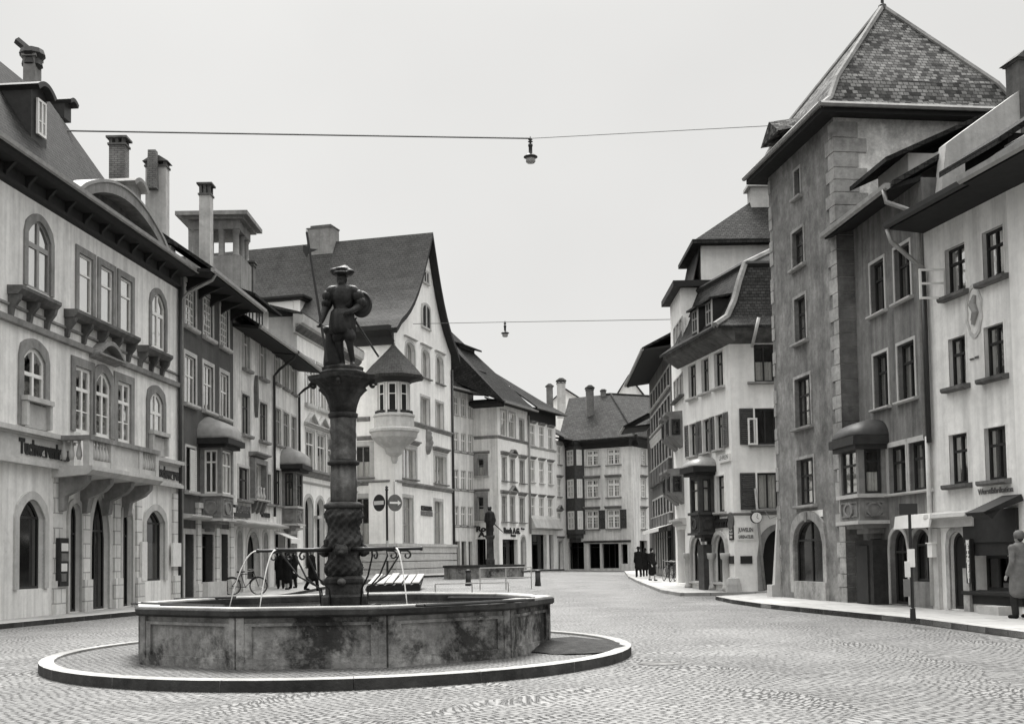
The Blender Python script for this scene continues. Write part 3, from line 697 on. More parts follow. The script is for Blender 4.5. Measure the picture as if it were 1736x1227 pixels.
def bracket_sill(x0, x1, y, proj=.42):
    u0, u1 = fr.u(x0, y, proj), fr.u(x1, y + (x1 - x0) * .45, proj); z = fr.z((x0 + x1) / 2, y + (x1 - x0) * .22, proj); m = MB()
    fr.prof(m, u0, u1, [(0, z - .16), (-proj * .7, z - .16), (-proj, z - .03), (-proj, z + .06), (0, z + .08)])
    n = max(2, int((u1 - u0) / .95) + 1)
    for q in range(n):
        u = u0 + .12 + (u1 - u0 - .24) * q / (n - 1)
        fr.prof(m, u - .07, u + .07, [(0, z - .75), (-.1, z - .72), (-.14, z - .5), (-.3, z - .3), (-.34, z - .16), (0, z - .16)])
    b.part(m, 'balconet', 'dark_stone')
bracket_sill(38, 105, 487); bracket_sill(132, 239, 528); bracket_sill(253, 294, 588)
# apron panels under the middle windows
for (x, y) in ((56, 745), (264, 785)):
    mb = MB(); u = fr.u(x, y); fr.box(mb, u - .75, u + .75, -.24, -.003, 5.85, 5.98); fr.box(mb, u - .62, u + .62, -.09, -.002, 5.16, 5.8); fr.box(mb, u - .72, u - .58, -.2, -.0025, 5.2, 5.84); fr.box(mb, u + .58, u + .72, -.2, -.0025, 5.2, 5.84)
    b.part(mb, 'apron', 'stone')
# balcony
dp = 1.05; u0, u1 = fr.u(152.2, 760, dp), fr.u(268.8, 775, dp); zt = fr.z(210, 750.5, dp); zs = fr.z(210, 800, dp)
mb = MB(); fr.prof(mb, u0 - .1, u1 + .1, [(0, zs - .3), (-dp, zs - .22), (-dp - .12, zs - .1), (-dp - .12, zs + .02), (0, zs + .02)])
bal = b.part(mb, 'balcony', 'stone')
m = MB(); fr.box(m, u0 - .05, u1 + .05, -dp - .05, -dp + .2, zt - .13, zt); fr.box(m, u0 - .05, u0 + .2, -dp + .2, 0, zt - .13, zt); fr.box(m, u1 - .2, u1 + .05, -dp + .2, 0, zt - .13, zt)
m.build('handrail', 'grey_stone', bal)
m = MB()
for f in (0, .25, .3, .73, .78, 1.0):
    if f in (.25, .78): continue
    u = u0 + .1 + (u1 - u0 - .2) * f; fr.box(m, u - .13, u + .13, -dp, -dp + .18, zs + .02, zt - .13)
a_, c_ = u0 + .1 + (u1 - u0 - .2) * .3, u0 + .1 + (u1 - u0 - .2) * .73
fr.box(m, a_, c_, -dp + .04, -dp + .14, zs + .02, zt - .13); fr.box(m, u0 + .05, u1 - .05, -dp + .02, -dp + .17, zs + .02, zs + .2)
m.build('parapet', 'stone', bal)
def balus(P):
    m = MB(); m.lathe(P, [(.05, 0), (.085, .1), (.085, .2), (.05, .36), (.035, .46), (.06, zt - .13 - zs - .2)], 8); m.build('baluster', 'stone', bal, True)
for (f0, f1) in ((0, .3), (.73, 1.0)):
    for q in range(1, 6):
        u = u0 + .1 + (u1 - u0 - .2) * (f0 + (f1 - f0) * (q + .5) / 7); balus(fr.pt(u, -dp + .09, zs + .2))
for uu in (u0 + .1, u1 - .1):
    for q in range(3): balus(fr.pt(uu, -dp + .35 + .22 * q, zs + .2))
for f in (.06, .36, .66, .95):
    m = MB(); u = u0 + (u1 - u0) * f; fr.prof(m, u - .13, u + .13, [(0, zs - 1.25), (-.2, zs - 1.2), (-.26, zs - .8), (-.7, zs - .6), (-.9, zs - .4), (-.92, zs - .22), (0, zs - .22)])
    m.build('console', 'grey_stone', bal)
# cornice, frieze brackets, roof
ov = .6; mb = MB()
fr.prof(mb, -.2, UL + .1, [(0, zc - .06), (-.1, zc), (-.12, zc + .1), (0, zc + .12)])
fr.prof(mb, -.2, UL + .1, [(0, zc + .42), (-ov * .75, zc + .44), (-ov, zc + .5), (-ov - .05, zc + .58), (0, zc + .62)])
fr.box(mb, -.2, UL + .1, -.05, -.001, zc + .12, zc + .42)
for q in range(int(UL / 1.15)):
    u = .3 + q * 1.15; fr.prof(mb, u - .06, u + .06, [(0, zc - .02), (-.1, zc + .04), (-.14, zc + .22), (-.36, zc + .44), (0, zc + .44)])
b.part(mb, 'cornice', 'dark_wood')
mb = MB(); fr.prof(mb, -.2, UL + .12, [(-ov - .18, zc + .66), (-ov - .16, zc + .56), (-ov - .1, zc + .53), (-ov - .055, zc + .64)]); b.part(mb, 'gutter', 'zinc')
P_ = [(130.6, 312), (145, 306), (158, 303.5), (170, 303.5), (185, 307), (200, 316), (218.7, 332), (232, 346), (244.6, 361), (262, 386), (277, 412)]
oo = [fr.uz(x, y, ov) for x, y in P_]; cu = sum(p[0] for p in oo) / len(oo); zb_ = zc + .6
ou0, ou1 = oo[0][0], oo[-1][0]; ah = max(p[1] for p in oo) - zb_
A = [(ou0 + (ou1 - ou0) * q / 20, zb_ + ah * math.sin(math.pi * q / 20) ** .8) for q in range(21)]; I_ = [(ou0 + (ou1 - ou0) * (.5 + (q / 20 - .5) * .84), zb_ + ah * .68 * math.sin(math.pi * q / 20) ** .8) for q in range(21)]
mb = MB(); ring(fr, mb, A, I_, -ov - .12, .6, False); pd = b.part(mb, 'arched_pediment', 'grey_stone')
m = MB(); m.face([fr.pt(p[0], -ov + .35, p[1]) for p in I_][::-1]); m.build('tympanum', 'dark_stone', pd)
m = MB(); ring(fr, m, [(p[0] + (p[0] - cu) * .04, p[1] + .07) for p in A], A, -ov - .16, 3.2, False); m.build('pediment_cover', 'lead_roof', pd)
zr = zc + .6
uh = fr.u(205, 318, -.5); mb = MB()
p = lambda u, y, z: fr.pt(u, y, z)
ut, zt_ = fr.uz(84, 172, -2.3)
slab(mb, [p(-.3, -ov + .1, zr), p(uh, -ov + .1, zr), p(ut, 2.3, zt_), p(-.3, 2.3, zt_)])
slab(mb, [p(uh, -ov + .1, zr), p(uh + .6, 6, zr), p(ut, 6, zt_), p(ut, 2.3, zt_)])
slab(mb, [p(-.3, 2.3, zt_), p(ut, 2.3, zt_), p(ut, 6, zt_), p(-.3, 6, zt_)])
slab(mb, [p(uh - .3, -ov + .1, zr + .02), p(UL, -ov + .1, zr + .02), p(UL, 4, zr + 1.6), p(uh - .3, 4, zr + 1.6)])
b.part(mb, 'roof', 'roof_tile')
# dormers on the steep slope
def arch_dormer(ux, zx, w, h, y0, y1, mat='dark_lead', win=True):
    m = MB(); O = outline(ux - w / 2, ux + w / 2, zx, zx + h, 'seg', w * .25, 6); m.prism([fr.pt(q[0], y0, q[1]) for q in O], [fr.pt(q[0], y1, q[1]) for q in O])
    A2 = [(ux + (q[0] - ux) * 1.25, q[1] + .12) for q in O[1:-1]]; ring(fr, m, A2, O[1:-1], y0 - .25, y1, False)
    d = b.part(m, 'dormer', mat)
    if win: window(b, 0, ux - w * .28, ux + w * .28, zx + h * .18, zx + h * .78, yoff=y0 - .12, rec=.02, hole=False, sill=0, parent=d, cols=2, mrows=(.4,), inner='none')
ux, zx = fr.uz(66, 225, -.3); arch_dormer(ux, zx - .42, .9, 1.7, .3, 2.8)
ux, zx = fr.uz(224, 345, -.2); arch_dormer(ux, zx - .3, 1.0, 1.0, .1, 2.6, 'grey_stone', False)
ux, zx = fr.uz(95, 205, -2.6); arch_dormer(ux, zx, .5, .6, 2.2, 3.4, 'dark_lead', False)
def chim_px(b, fr, x, ytop, ybot, wpx, y, mat='brick', cap='flat', dep=.55):
    u, z1 = fr.uz(x, ytop, -y); _, z0 = fr.uz(x, ybot, -y); P = fr.pt(u, y, z0); sc = P.y / FPX
    return chimney(b, P, wpx * sc, dep, z1 - z0, mat, cap, 0.0)
c = chim_px(b, fr, 55, 88, 150, 20, 3.0, 'grey_stone', 'pot')
m = MB(); P = fr.pt(*fr.uz(55, 95, -3)[:1], 3.0, fr.z(55, 92, -3)); m.lathe(P, [(.2, -.5), (.34, -.4), (.3, -.2), (.42, -.05), (.36, .12), (.16, .2)], 10); m.tube([P + Vector((-.5, 0, .45)), P + Vector((-.1, 0, .1))], .14); m.build('cowl', 'dark_lead', c)
chim_px(b, fr, 202, 235, 305, 27, 3.5, 'brick', 'flat'); c = chim_px(b, fr, 267, 268, 355, 35, 4.2, 'stucco_stain', 'gable')
m = MB(); P = fr.pt(fr.u(259, 262, -4.2), 4.2, fr.z(259, 275, -4.2)); m.hexa([P + Vector(v) for v in ((-.2, -.2, -1.2), (.2, -.2, -1.2), (.2, .2, -1.2), (-.2, .2, -1.2), (-.17, -.17, .5), (.17, -.17, .5), (.17, .17, .5), (-.17, .17, .5))]); m.build('flue', 'brick', c)
mb = MB(); uw, zw = fr.uz(300, 440, -.6); mb.hexa([p(UL - .45, .1, zc + .6), p(UL, .1, zc + .6), p(UL, 6, zc + .6), p(UL - .45, 6, zc + .6), p(UL - .45, .1, zw), p(UL, .1, zw), p(UL, 6, zw + 2.4), p(UL - .45, 6, zw + 2.4)]); fwall = b.part(mb, 'fire_wall', 'brick')
m = MB(); m.hexa([p(UL - .6, -.05, zw), p(UL + .12, -.05, zw), p(UL + .12, 6.1, zw + 2.4), p(UL - .6, 6.1, zw + 2.4), p(UL - .6, -.05, zw + .14), p(UL + .12, -.05, zw + .14), p(UL + .12, 6.1, zw + 2.54), p(UL - .6, 6.1, zw + 2.54)]); m.build('coping', 'roof_tile', fwall)
pipe(b, [fr.pt(UL - .08, -.1, zc), fr.pt(UL - .08, -.1, .2)], .07, 'dark_paint')
b.finish()
def simple_roof(b, fi, u0, u1, ov, ze, zr, yr, mat='roof_tile', yb=None, back=True):
    fr = b.fr[fi]; mb = MB(); slab(mb, [fr.pt(u0, -ov, ze), fr.pt(u1, -ov, ze), fr.pt(u1, yr, zr), fr.pt(u0, yr, zr)])
    if back: slab(mb, [fr.pt(u0, yr, zr), fr.pt(u1, yr, zr), fr.pt(u1, yb or 2 * yr, ze), fr.pt(u0, yb or 2 * yr, ze)])
    o = b.part(mb, 'roof', mat)
    m = MB(); m.tube([fr.pt(u0, yr, zr), fr.pt(u1, yr, zr)], .12, 6); m.build('ridge', mat, o); return o
def gables(b, z0, zr, yr, D):
    for i, (e) in ((1, 1), (3, -1)):
        fr = b.fr[i]; mb = MB(); y = yr if e > 0 else D - yr
        mb.face([fr.pt(0, 0, z0), fr.pt(fr.L, 0, z0), fr.pt(y, 0, zr)]); b.part(mb, 'gable', b.mats.get(i, b.wall))
def band(b, fi, u0, u1, z, d, h, mat='stone', name='string_course'):
    mb = MB(); hood_mb(b.fr[fi], mb, u0, u1, z, d, h); return b.part(mb, name, mat)
def awning(b, fi, u0, u1, z, d, drop, mat):
    fr = b.fr[fi]; mb = MB(); fr.prof(mb, u0, u1, [(-.02, z), (-d, z - drop), (-d, z - drop - .22), (-d + .03, z - drop - .22), (-d + .03, z - drop - .03), (-.02, z - .04)]); return b.part(mb, 'awning', mat)
# ---------------------------------------------------------------- second house: dark plaster with bay
D2 = 11
b = Bld('townhouse', 'dark plastered narrow house with a domed wooden bay window', foot(L1b, L2b, D2), .12, 12.6, 'dark_plaster', 'house', 'houses along the left side'); B2 = b; fr = b.fr[0]; UL = fr.L
wt = dict(sur=.16, smat='stone', frame='white_paint', sill=.02, sillh=.14, silld=.18, rec=.06)
row(b, 0, [(313.5, 330.8, 482.3, 552.3), (345, 360, 505.7, 572.2), (373.3, 386.8, 523, 592)], cols=2, mcols=1, mrows=(.16, .32, .48, .64, .82), inner='sheer', mw=.05, **wt)
row(b, 0, [(313, 331, 604, 684), (344.4, 360.8, 619.7, 697), (373, 386.8, 633.5, 708)], cols=2, rows=(.58,), inner='blind', **wt)
row(b, 0, [(314.5, 330.5, 759, 831.8)], cols=2, rows=(.6,), inner='none', **{**wt, 'frame': 'dark_paint', 'sur': .1})
w_ = fr.u(322.6, 795); mb = MB(); z0, z1 = fr.z(326, 833), fr.z(326, 762); u1 = fr.u(331, 795)
for q in range(22): zz = z0 + (z1 - z0) * q / 22; mb.hexa([fr.pt(a, y, zz + dz) for dz in (0, .05) for a, y in ((w_, -.03), (u1, -.03), (u1, -.005), (w_, -.005))])
fr.box(mb, w_ - .06, w_, -.04, 0, z0, z1); fr.box(mb, u1, u1 + .06, -.04, 0, z0, z1); fr.box(mb, w_, u1, -.012, -.006, z0, z1); b.part(mb, 'shutter', 'white_paint')
dp = fr.depth(339, 375.5, 790); o0 = fr.u(339, 790); o1 = fr.u(395.0, 800, dp)
Z = lambda x, y, o=0: fr.z(x, y, o)
oriel(b, 0, o0, o1, dp, Z(376, 881, dp), Z(376, 838, dp), Z(376, 762, dp), Z(376, 752, dp), Z(350, 706, .1), 'oriel_stone', 'lead_roof', cols=(1, 2), frame='white_paint', ov=.38, inner='none')
z = Z(393, 881, .5); mb = MB(); fr.prof(mb, .1, UL - .05, [(0, z - .1), (-.45, z - .05), (-.5, z), (-.5, z + .06), (0, z + .12)]); b.part(mb, 'string_course', 'whitewash')
mb = None
for (xa, xb) in ((311, 328), (340, 361), (373, 386)):
    a, c = fr.u(xa, 960), fr.u(xb, 960); window(b, 0, a + .1, c, .14, Z((xa + xb) / 2, 905), name='door', frame='dark_paint', sur=.2, smat='stone', sill=0, cols=2 if c - a > 1.6 else 1, rows=(.8,), inner='none', rec=.28)
for x in (334.5, 366, 390.5):
    u = fr.u(x, 960); m = MB(); fr.box(m, u - .2, u + .2, -.1, -.001, .1, 3.55); fr.box(m, u - .25, u + .25, -.16, -.001, 3.55, 3.75); fr.box(m, u - .24, u + .24, -.15, -.0015, .1, .7); b.part(m, 'pier', 'ashlar')
mb = MB(); a, c = fr.u(337, 960), fr.u(370, 960); fr.box(mb, a, c, -.35, -.05, .1, .75); b.part(mb, 'stone_step', 'stone')
zE = 12.05
eaves(b, 0, -.2, UL + .2, zE - .1, 1.25, gut=True, rise=.14)
for q in range(5):
    u = 1.0 + q * 1.4; mb = MB(); fr.prof(mb, u - .07, u + .07, [(0, zE - .5), (-.2, zE - .35), (-1.0, zE - .02), (-1.0, zE + .08), (0, zE + .3)]); b.part(mb, 'bracket', 'dark_wood')
simple_roof(b, 0, -.1, UL + .15, 1.3, zE + .12, zE + 4.6, 5.0, 'roof_tile', 11); gables(b, 12.6, zE + 4.4, 5.0, D2)
pipe(b, [fr.pt(.25, -1.35, zE + .02), fr.pt(.2, -1.2, zE - .3), fr.pt(.15, -.3, zE - .75), fr.pt(.12, -.1, zE - 1.0), fr.pt(.12, -.1, .2)], .055, 'zinc')
chim_px(b, fr, 349.5, 313, 412, 19, 2.4, 'stucco_stain', 'flat')
# stone belvedere on the roof
P0 = fr.pt(fr.u(372, 400, -3.2), 3.2, 0); zt, zb_ = fr.z(365, 366, -3.2), fr.z(375, 440, -3.2)
sx, sy = 1.35, 2.2; mb = MB()
def bxx(m, x0, x1, y0, y1, z0, z1): m.hexa([(P0.x + x, P0.y + y, z) for z in (z0, z1) for x, y in ((x0, y0), (x1, y0), (x1, y1), (x0, y1))])
bxx(mb, -sx, sx, -1.2, 1.4, zb_ - 2.5, zb_ - .2); bel = b.part(mb, 'belvedere', 'grey_stone')
for (x, y) in ((-1.05, -.95), (.35, -.95), (1.05, -.95), (1.05, .2), (1.05, 1.15), (-1.05, 1.15)):
    m = MB(); m.lathe((P0.x + x, P0.y + y, zb_ - .2), [(.2, 0), (.2, .1), (.16, .12), (.15, zt - zb_ - .75), (.19, zt - zb_ - .7), (.2, zt - zb_ - .6)], 12); m.build('column', 'grey_stone', bel, True)
m = MB(); bxx(m, -1.25, -.6, -1.1, 1.3, zb_ - .2, zt - .8); m.build('pier', 'grey_stone', bel)
m = MB(); bxx(m, -1.25, 1.25, -1.15, 1.35, zt - .8, zt - .35); bxx(m, -1.5, 1.5, -1.4, 1.6, zt - .35, zt - .22); bxx(m, -1.75, 1.75, -1.65, 1.85, zt - .22, zt - .02); m.build('entablature', 'grey_stone', bel)
b.finish()
# ---------------------------------------------------------------- third house: light plaster
b = Bld('townhouse', 'light plastered house with a small balustraded window and arched ground floor', foot(L2b, L3b, 11), .12, 11.7, 'light_plaster', 'house', 'houses along the left side'); B3 = b; fr = b.fr[0]; UL = fr.L
wt = dict(sur=.1, smat='whitewash', frame='white_paint', sill=.06, sillmat='grey_stone', silld=.2, sillh=.14, rec=.08)
row(b, 0, [(412, 422.2, 562.7, 625.8), (440, 449.8, 580.8, 641.3)], cols=2, rows=(.68,), inner='drapes', **wt)
row(b, 0, [(409.6, 422.7, 668.5, 736.8), (440, 452, 683.2, 747)], cols=2, rows=(.68,), inner='drapes', **{**wt, 'frame': 'dark_paint'})
row(b, 0, [(404, 421.5, 793.8, 847.3), (447.2, 458.5, 802, 852.5)], cols=2, rows=(.62,), inner='none', **{**wt, 'frame': 'dark_paint', 'sur': .12})
u0, u1 = fr.u(425.5, 820), fr.u(443, 825); z0, z1 = fr.z(434, 846), fr.z(434, 787)
w_ = window(b, 0, u0, u1, z0, z1, cols=3, rows=(.3,), frame='white_paint', sur=.22, smat='oriel_stone', sproud=.25, sill=.05, silld=.35, hood=.2, hoodd=.4, hoodmat='oriel_stone', inner='none')
for q in range(4): m = MB(); m.lathe(fr.pt(u0 + .12 + (u1 - u0 - .24) * q / 3, -.14, z0), [(.05, 0), (.1, .14), (.05, .3), (.04, .44), (.06, .55)], 8); m.build('baluster', 'whitewash', w_, True)
for q in range(3): m = MB(); u = u0 + (u1 - u0) * (.1 + .4 * q); fr.prof(m, u - .12, u + .12, [(0, z0 - .65), (-.15, z0 - .55), (-.3, z0 - .1), (0, z0 - .1)]); b.part(m, 'corbel', 'dark_stone')
a, c = fr.u(394.5, 866), fr.u(421, 868); z0, z1 = fr.z(410, 876.5), fr.z(410, 857.5)
mb = MB(); fr.box(mb, a, c, -.1, -.01, z0, z1); sg = b.part(mb, 'sign_board', 'sign_black')
text('lettering', 'CIGARREN', .44, fr.pt((a + c) / 2, -.112, z0 + .16), (fr.d.x, fr.d.y, 0), None, 'sign_grey', sg, .01, 'CENTER', 1.0)
text('lettering', 'BAD & MAAS', .24, fr.pt(fr.u(442.5, 873), -.03, fr.z(450, 876)), (fr.d.x, fr.d.y, 0), None, 'letter_black', b.root, .02, 'LEFT', 1.0, 0, .02)
z = fr.z(430, 887.5, .5); mb = MB(); fr.prof(mb, .05, UL + .1, [(0, z - .12), (-.5, z - .05), (-.55, z), (-.55, z + .05), (0, z + .22)]); b.part(mb, 'string_course', 'whitewash')
window(b, 0, fr.u(401, 960), fr.u(410.5, 960), .14, fr.z(406, 899), arch='round', name='door', frame='dark_paint', sill=0, sur=.14, cols=1, rows=(.7,), inner='none', rec=.25)
window(b, 0, fr.u(418, 950), fr.u(439.5, 950), fr.z(429, 981), fr.z(429, 901), arch='round', name='shop_window', frame='dark_paint', sill=0, sur=.16, cols=2, rows=(), inner='half', rec=.25)
window(b, 0, fr.u(445.8, 960), fr.u(454, 960), .14, fr.z(450, 902), arch='round', name='door', frame='dark_paint', sill=0, sur=.14, cols=1, rows=(.72,), inner='none', rec=.25)
mb = MB(); u, z = fr.uz(431.5, 670); mb.prism([fr.pt(u + x, -.02, z + y) for x, y in ((0, -1.0), (.14, -.2), (.1, .5), (0, .9), (-.12, .4), (-.08, -.4))], [fr.pt(u + x, -.16, z + y) for x, y in ((0, -1.0), (.14, -.2), (.1, .5), (0, .9), (-.12, .4), (-.08, -.4))]); b.part(mb, 'bracket', 'dark_stone')
zE = fr.z(452, 581 - 12, 1.1); zE = 11.35
eaves(b, 0, -.1, UL + .1, zE - .1, 1.1, rise=.14)
simple_roof(b, 0, -.1, UL + .1, 1.15, zE + .1, zE + 4.4, 5.0, 'roof_tile', 11); gables(b, 11.7, zE + 4.2, 5.0, 11)
# shed dormer with white cheek
ux, zx = fr.uz(462, 510, -.6); mb = MB(); a = UL * .32; c = UL - .1
mb.hexa([fr.pt(a, .15, zE + .7), fr.pt(c, .15, zE + .7), fr.pt(c, 3.5, zE + .7), fr.pt(a, 3.5, zE + .7), fr.pt(a, .15, zE + 2.0), fr.pt(c, .15, zE + 2.0), fr.pt(c, 3.5, zE + 3.2), fr.pt(a, 3.5, zE + 3.2)]); dm = b.part(mb, 'dormer', 'white_plaster')
m = MB(); slab(m, [fr.pt(a - .25, -.45, zE + 1.85), fr.pt(c + .2, -.45, zE + 1.85), fr.pt(c + .2, 3.6, zE + 3.4), fr.pt(a - .25, 3.6, zE + 3.4)], .12); m.build('dormer_roof', 'roof_tile', dm)
for q in range(2): window(b, 0, a + .4 + 1.6 * q, a + 1.5 + 1.6 * q, zE + .85, zE + 1.85, yoff=.1, rec=.02, hole=False, parent=dm, sill=0, inner='none', frame='dark_paint')
pipe(b, [fr.pt(UL - .1, -1.2, zE), fr.pt(UL - .1, -1.05, zE - .3), fr.pt(UL - .06, -.35, zE - .8), fr.pt(UL - .05, -.1, zE - 1.1), fr.pt(UL - .05, -.1, 3.6)], .065, 'dark_paint')
chim_px(b, fr, 422, 445, 480, 19, 2.2, 'dark_stone', 'flat')
b.finish()
# ---------------------------------------------------------------- fourth house
b = Bld('townhouse', 'pale narrow house with three joined windows per floor and a small domed bay', foot(L3b, L4b, 11), .12, 11.6, 'pale_plaster', 'house', 'houses along the left side'); fr = b.fr[0]; UL = fr.L
wt = dict(sur=.1, smat='stone', sill=.03, sillmat='grey_stone', silld=.16, sillh=.12, rec=.06)
row(b, 0, [(465.6, 473.5, 588.6, 650), (479.4, 488.5, 600.7, 657), (493.4, 501.5, 611, 668.5)], cols=2, rows=(.7,), frame='white_paint', inner='sheer', **wt)
row(b, 0, [(466.3, 475.8, 692.7, 751.5), (480, 489.6, 699.6, 760), (493.6, 501.7, 707.4, 765.3)], cols=2, rows=(.66,), frame='grey_paint', inner='sheer', **wt)
row(b, 0, [(466.8, 475.8, 796.4, 856)], cols=2, rows=(.66,), frame='dark_paint', inner='none', **wt)
dp = fr.depth(478, 502.3, 820); o0 = fr.u(478, 820); o1 = fr.u(509.5, 830, dp) 
oriel(b, 0, o0, o0 + 1.5, dp, fr.z(502, 889, dp), fr.z(502, 859, dp), fr.z(502, 801, dp), fr.z(502, 794, dp), fr.z(488, 757, .1), 'oriel_stone', 'lead_roof', cols=(1, 2), frame='dark_paint', ov=.4, inner='half')
z = fr.z(485, 893, .3); mb = MB(); fr.prof(mb, 0, UL, [(0, z - .08), (-.3, z - .04), (-.34, z + .06), (0, z + .1)]); b.part(mb, 'string_course', 'whitewash')
window(b, 0, .3, 2.3, .14, fr.z(480, 905), name='shop_window', frame='dark_paint', sill=0, sur=.1, cols=2, rows=(.75,), inner='none', rec=.4)
window(b, 0, 2.8, UL - .4, .14, fr.z(495, 905), name='shop_window', frame='dark_paint', sill=0, sur=.1, cols=2, rows=(.75,), inner='none', rec=.4)
awning(b, 0, .3, 2.2, fr.z(472, 901), .8, .35, 'white_paint')
zE = 11.3; eaves(b, 0, -.1, UL + .25, zE - .1, 1.2, rise=.16)
simple_roof(b, 0, -.1, UL + .25, 1.3, zE + .1, zE + 4.0, 5.0, 'roof_tile', 11); gables(b, 11.6, zE + 3.8, 5.0, 11)
pipe(b, [fr.pt(UL + .1, -1.35, zE), fr.pt(UL + .1, -1.3, zE - .4), fr.pt(UL - .05, -.4, zE - .95), fr.pt(UL - .05, -.12, zE - 1.2), fr.pt(UL - .05, -.12, 3.8)], .07, 'dark_paint')
b.finish()
# ---------------------------------------------------------------- fifth house: arcades and pedimented windows
b = Bld('townhouse', 'white house with pedimented windows above tall round arcades', foot(L4b, L5b, 10), .15, 14.2, 'white_plaster', 'house', 'houses along the left side'); B5 = b; fr = b.fr[0]; UL = fr.L
wt = dict(sur=.14, smat='stone', sill=.04, silld=.18, sillh=.25, rec=.06, cols=2, rows=(.68,), inner='half')
c3 = [fr.u(525, 650), fr.u(544, 655), fr.u(561.5, 660)]; hw = .72
cc = c3 + [c3[-1] + (c3[-1] - c3[-2])]
z0, z1 = fr.z(525, 685), fr.z(525, 611); z2, z3 = fr.z(523.6, 800), fr.z(523.6, 730)
for c in cc:
    if c + hw > UL: continue
    window(b, 0, c - hw, c + hw, z0, z1, **wt); window(b, 0, c - hw, c + hw, z2, z3, hood=.2, ped='tri', hoodd=.25, hoodmat='stone', **{**wt, 'sill': 0})
    a0 = fr.u(523.4, 900) + (c - cc[0]); r_ = fr.u(530.2, 900) - fr.u(523.4, 900)
    window(b, 0, a0 - r_, a0 + r_, .15, fr.z(523.4, 842.5), arch='round', name='arcade_opening', frame='dark_paint', sur=.2, smat='stone', sill=0, cols=1, rows=(.66,), inner='none', rec=.25)
    m = MB(); fr.box(m, a0 + r_ + .1, a0 + r_ + .75, -.28, -.003, fr.z(523.4, 878), fr.z(523.4, 873)); b.part(m, 'capital', 'whitewash')
band(b, 0, 0, UL, fr.z(540, 812), .3, .4, 'grey_stone'); band(b, 0, 0, UL, fr.z(540, 824), .1, .14, 'stone')
zE = fr.z(539, 549, .5); mb = MB()
fr.prof(mb, -.6, UL, [(0, 13.2), (-.1, 13.25), (-.15, 13.5), (-.5, 13.75), (-.55, zE), (0, zE + .05)]); o_ = b.part(mb, 'cornice', 'stone')
for q in range(int(UL / .35)): 
    pass
m = MB(); fr.prof(m, -.6, UL, [(-.12, 13.3), (-.36, 13.55), (-.36, 13.7), (-.12, 13.7)]); m.build('dentil_band', 'dark_stone', o_)
mb = MB(); slab(mb, [fr.pt(-.6, -.5, zE + .1), fr.pt(UL, -.5, zE + .1), fr.pt(UL, 5, zE + 1.6), fr.pt(-.6, 5, zE + 1.6)]); b.part(mb, 'roof', 'slate_roof')
b.finish()
# ---------------------------------------------------------------- gabled bank with corner bay
gl_ = (Gb - G).normalized(); gin = Vector((-gl_.y, gl_.x))          # inwards = left and back
DG = 24.0; zbG = G.y and gz(G.x, G.y)
A_, B_ = G, Gb
b = Bld('bank_building', 'tall white gabled bank with a round corner bay and a long steep slate roof', [A_, B_, B_ + gin * DG, A_ + gin * DG], zbG, 16.6, 'white_plaster', 'bank', 'houses around the square'); BG = b
fr = b.fr[0]; fl = b.fr[3]; UL = fr.L            # fl runs from the far end to the corner
LW = fl.L
wt = dict(frame='dark_paint', sur=.16, smat='stone', sill=.05, silld=.2, sillmat='grey_stone', inner='half', rec=.22, cols=2)
row(b, 0, [(687.6, 703, 578, 632), (715, 728, 594, 640), (739.4, 751, 606, 649)], arch='round', rise=.5, vt=.2, hood=.1, **{**wt, 'frame': 'stone', 'inner': 'none'})
row(b, 0, [(713.5, 728, 674, 722), (738.8, 751.5, 682.7, 730.5)], vt=.2, **{**wt, 'frame': 'stone', 'sill': 0})
row(b, 0, [(684, 705, 762, 811.5), (737, 756, 772.5, 819.6)], hood=.28, hoodmat='grey_stone', hoodd=.3, vt=.22, **{**wt, 'frame': 'stone', 'sur': .25, 'smat': 'stone'})
row(b, 0, [(683, 699.7, 843, 921), (737, 750.3, 849.5, 921)], rows=(.4, .75), **{**wt, 'frame': 'grey_paint', 'sur': .2, 'inner': 'sheer'})
for (x0, x1, y0, y1) in ((607, 620, 756, 809), (606, 619, 844, 922)):
    u = fl.u((x0 + x1) / 2, (y0 + y1) / 2); window(b, 3, u - .55, u + .55, fl.z(612, y1), fl.z(612, y0), hood=.28 if y0 < 800 else 0, hoodmat='grey_stone', **{k: v for k, v in {**wt, 'sur': .3, 'frame': 'grey_paint'}.items()})
zS = fr.z(734, 728); band(b, 0, 1.6, UL, zS - .15, .18, .3, 'grey_stone'); mb = MB(); hood_mb(fl, mb, 0, LW - 1.6, zS - .15, .18, .3); b.part(mb, 'string_course', 'grey_stone')
zL = fr.z(735, 829); band(b, 0, .25, UL, zL - .1, .22, .32, 'grey_stone'); mb = MB(); hood_mb(fl, mb, 0, LW - .25, zL - .1, .22, .32); b.part(mb, 'string_course', 'grey_stone')
mb = MB(); fl.box(mb, LW - 1.7, LW + .118, -.12, -.003, zbG, zL + .1); fr.box(mb, -.12, 1.15, -.12, -.002, zbG, zL + .1); b.part(mb, 'corner_pier', 'white_plaster')
zP = fr.z(735, 925)
for q in range(4):
    z0 = zbG + (zP - zbG) * q / 4; z1 = zbG + (zP - zbG) * (q + 1) / 4 - .06; mb = MB(); fr.box(mb, -.28, UL, -.28, -.01, z0, z1); fl.box(mb, 0, LW + .275, -.275, -.012, z0, z1 - .002); b.part(mb, 'plinth', 'stone')
mb = MB(); fr.box(mb, -.35, UL, -.36, -.01, zP - .06, zP + .12); fl.box(mb, 0, LW + .345, -.355, -.012, zP - .059, zP + .118); b.part(mb, 'plinth_cap', 'stone')
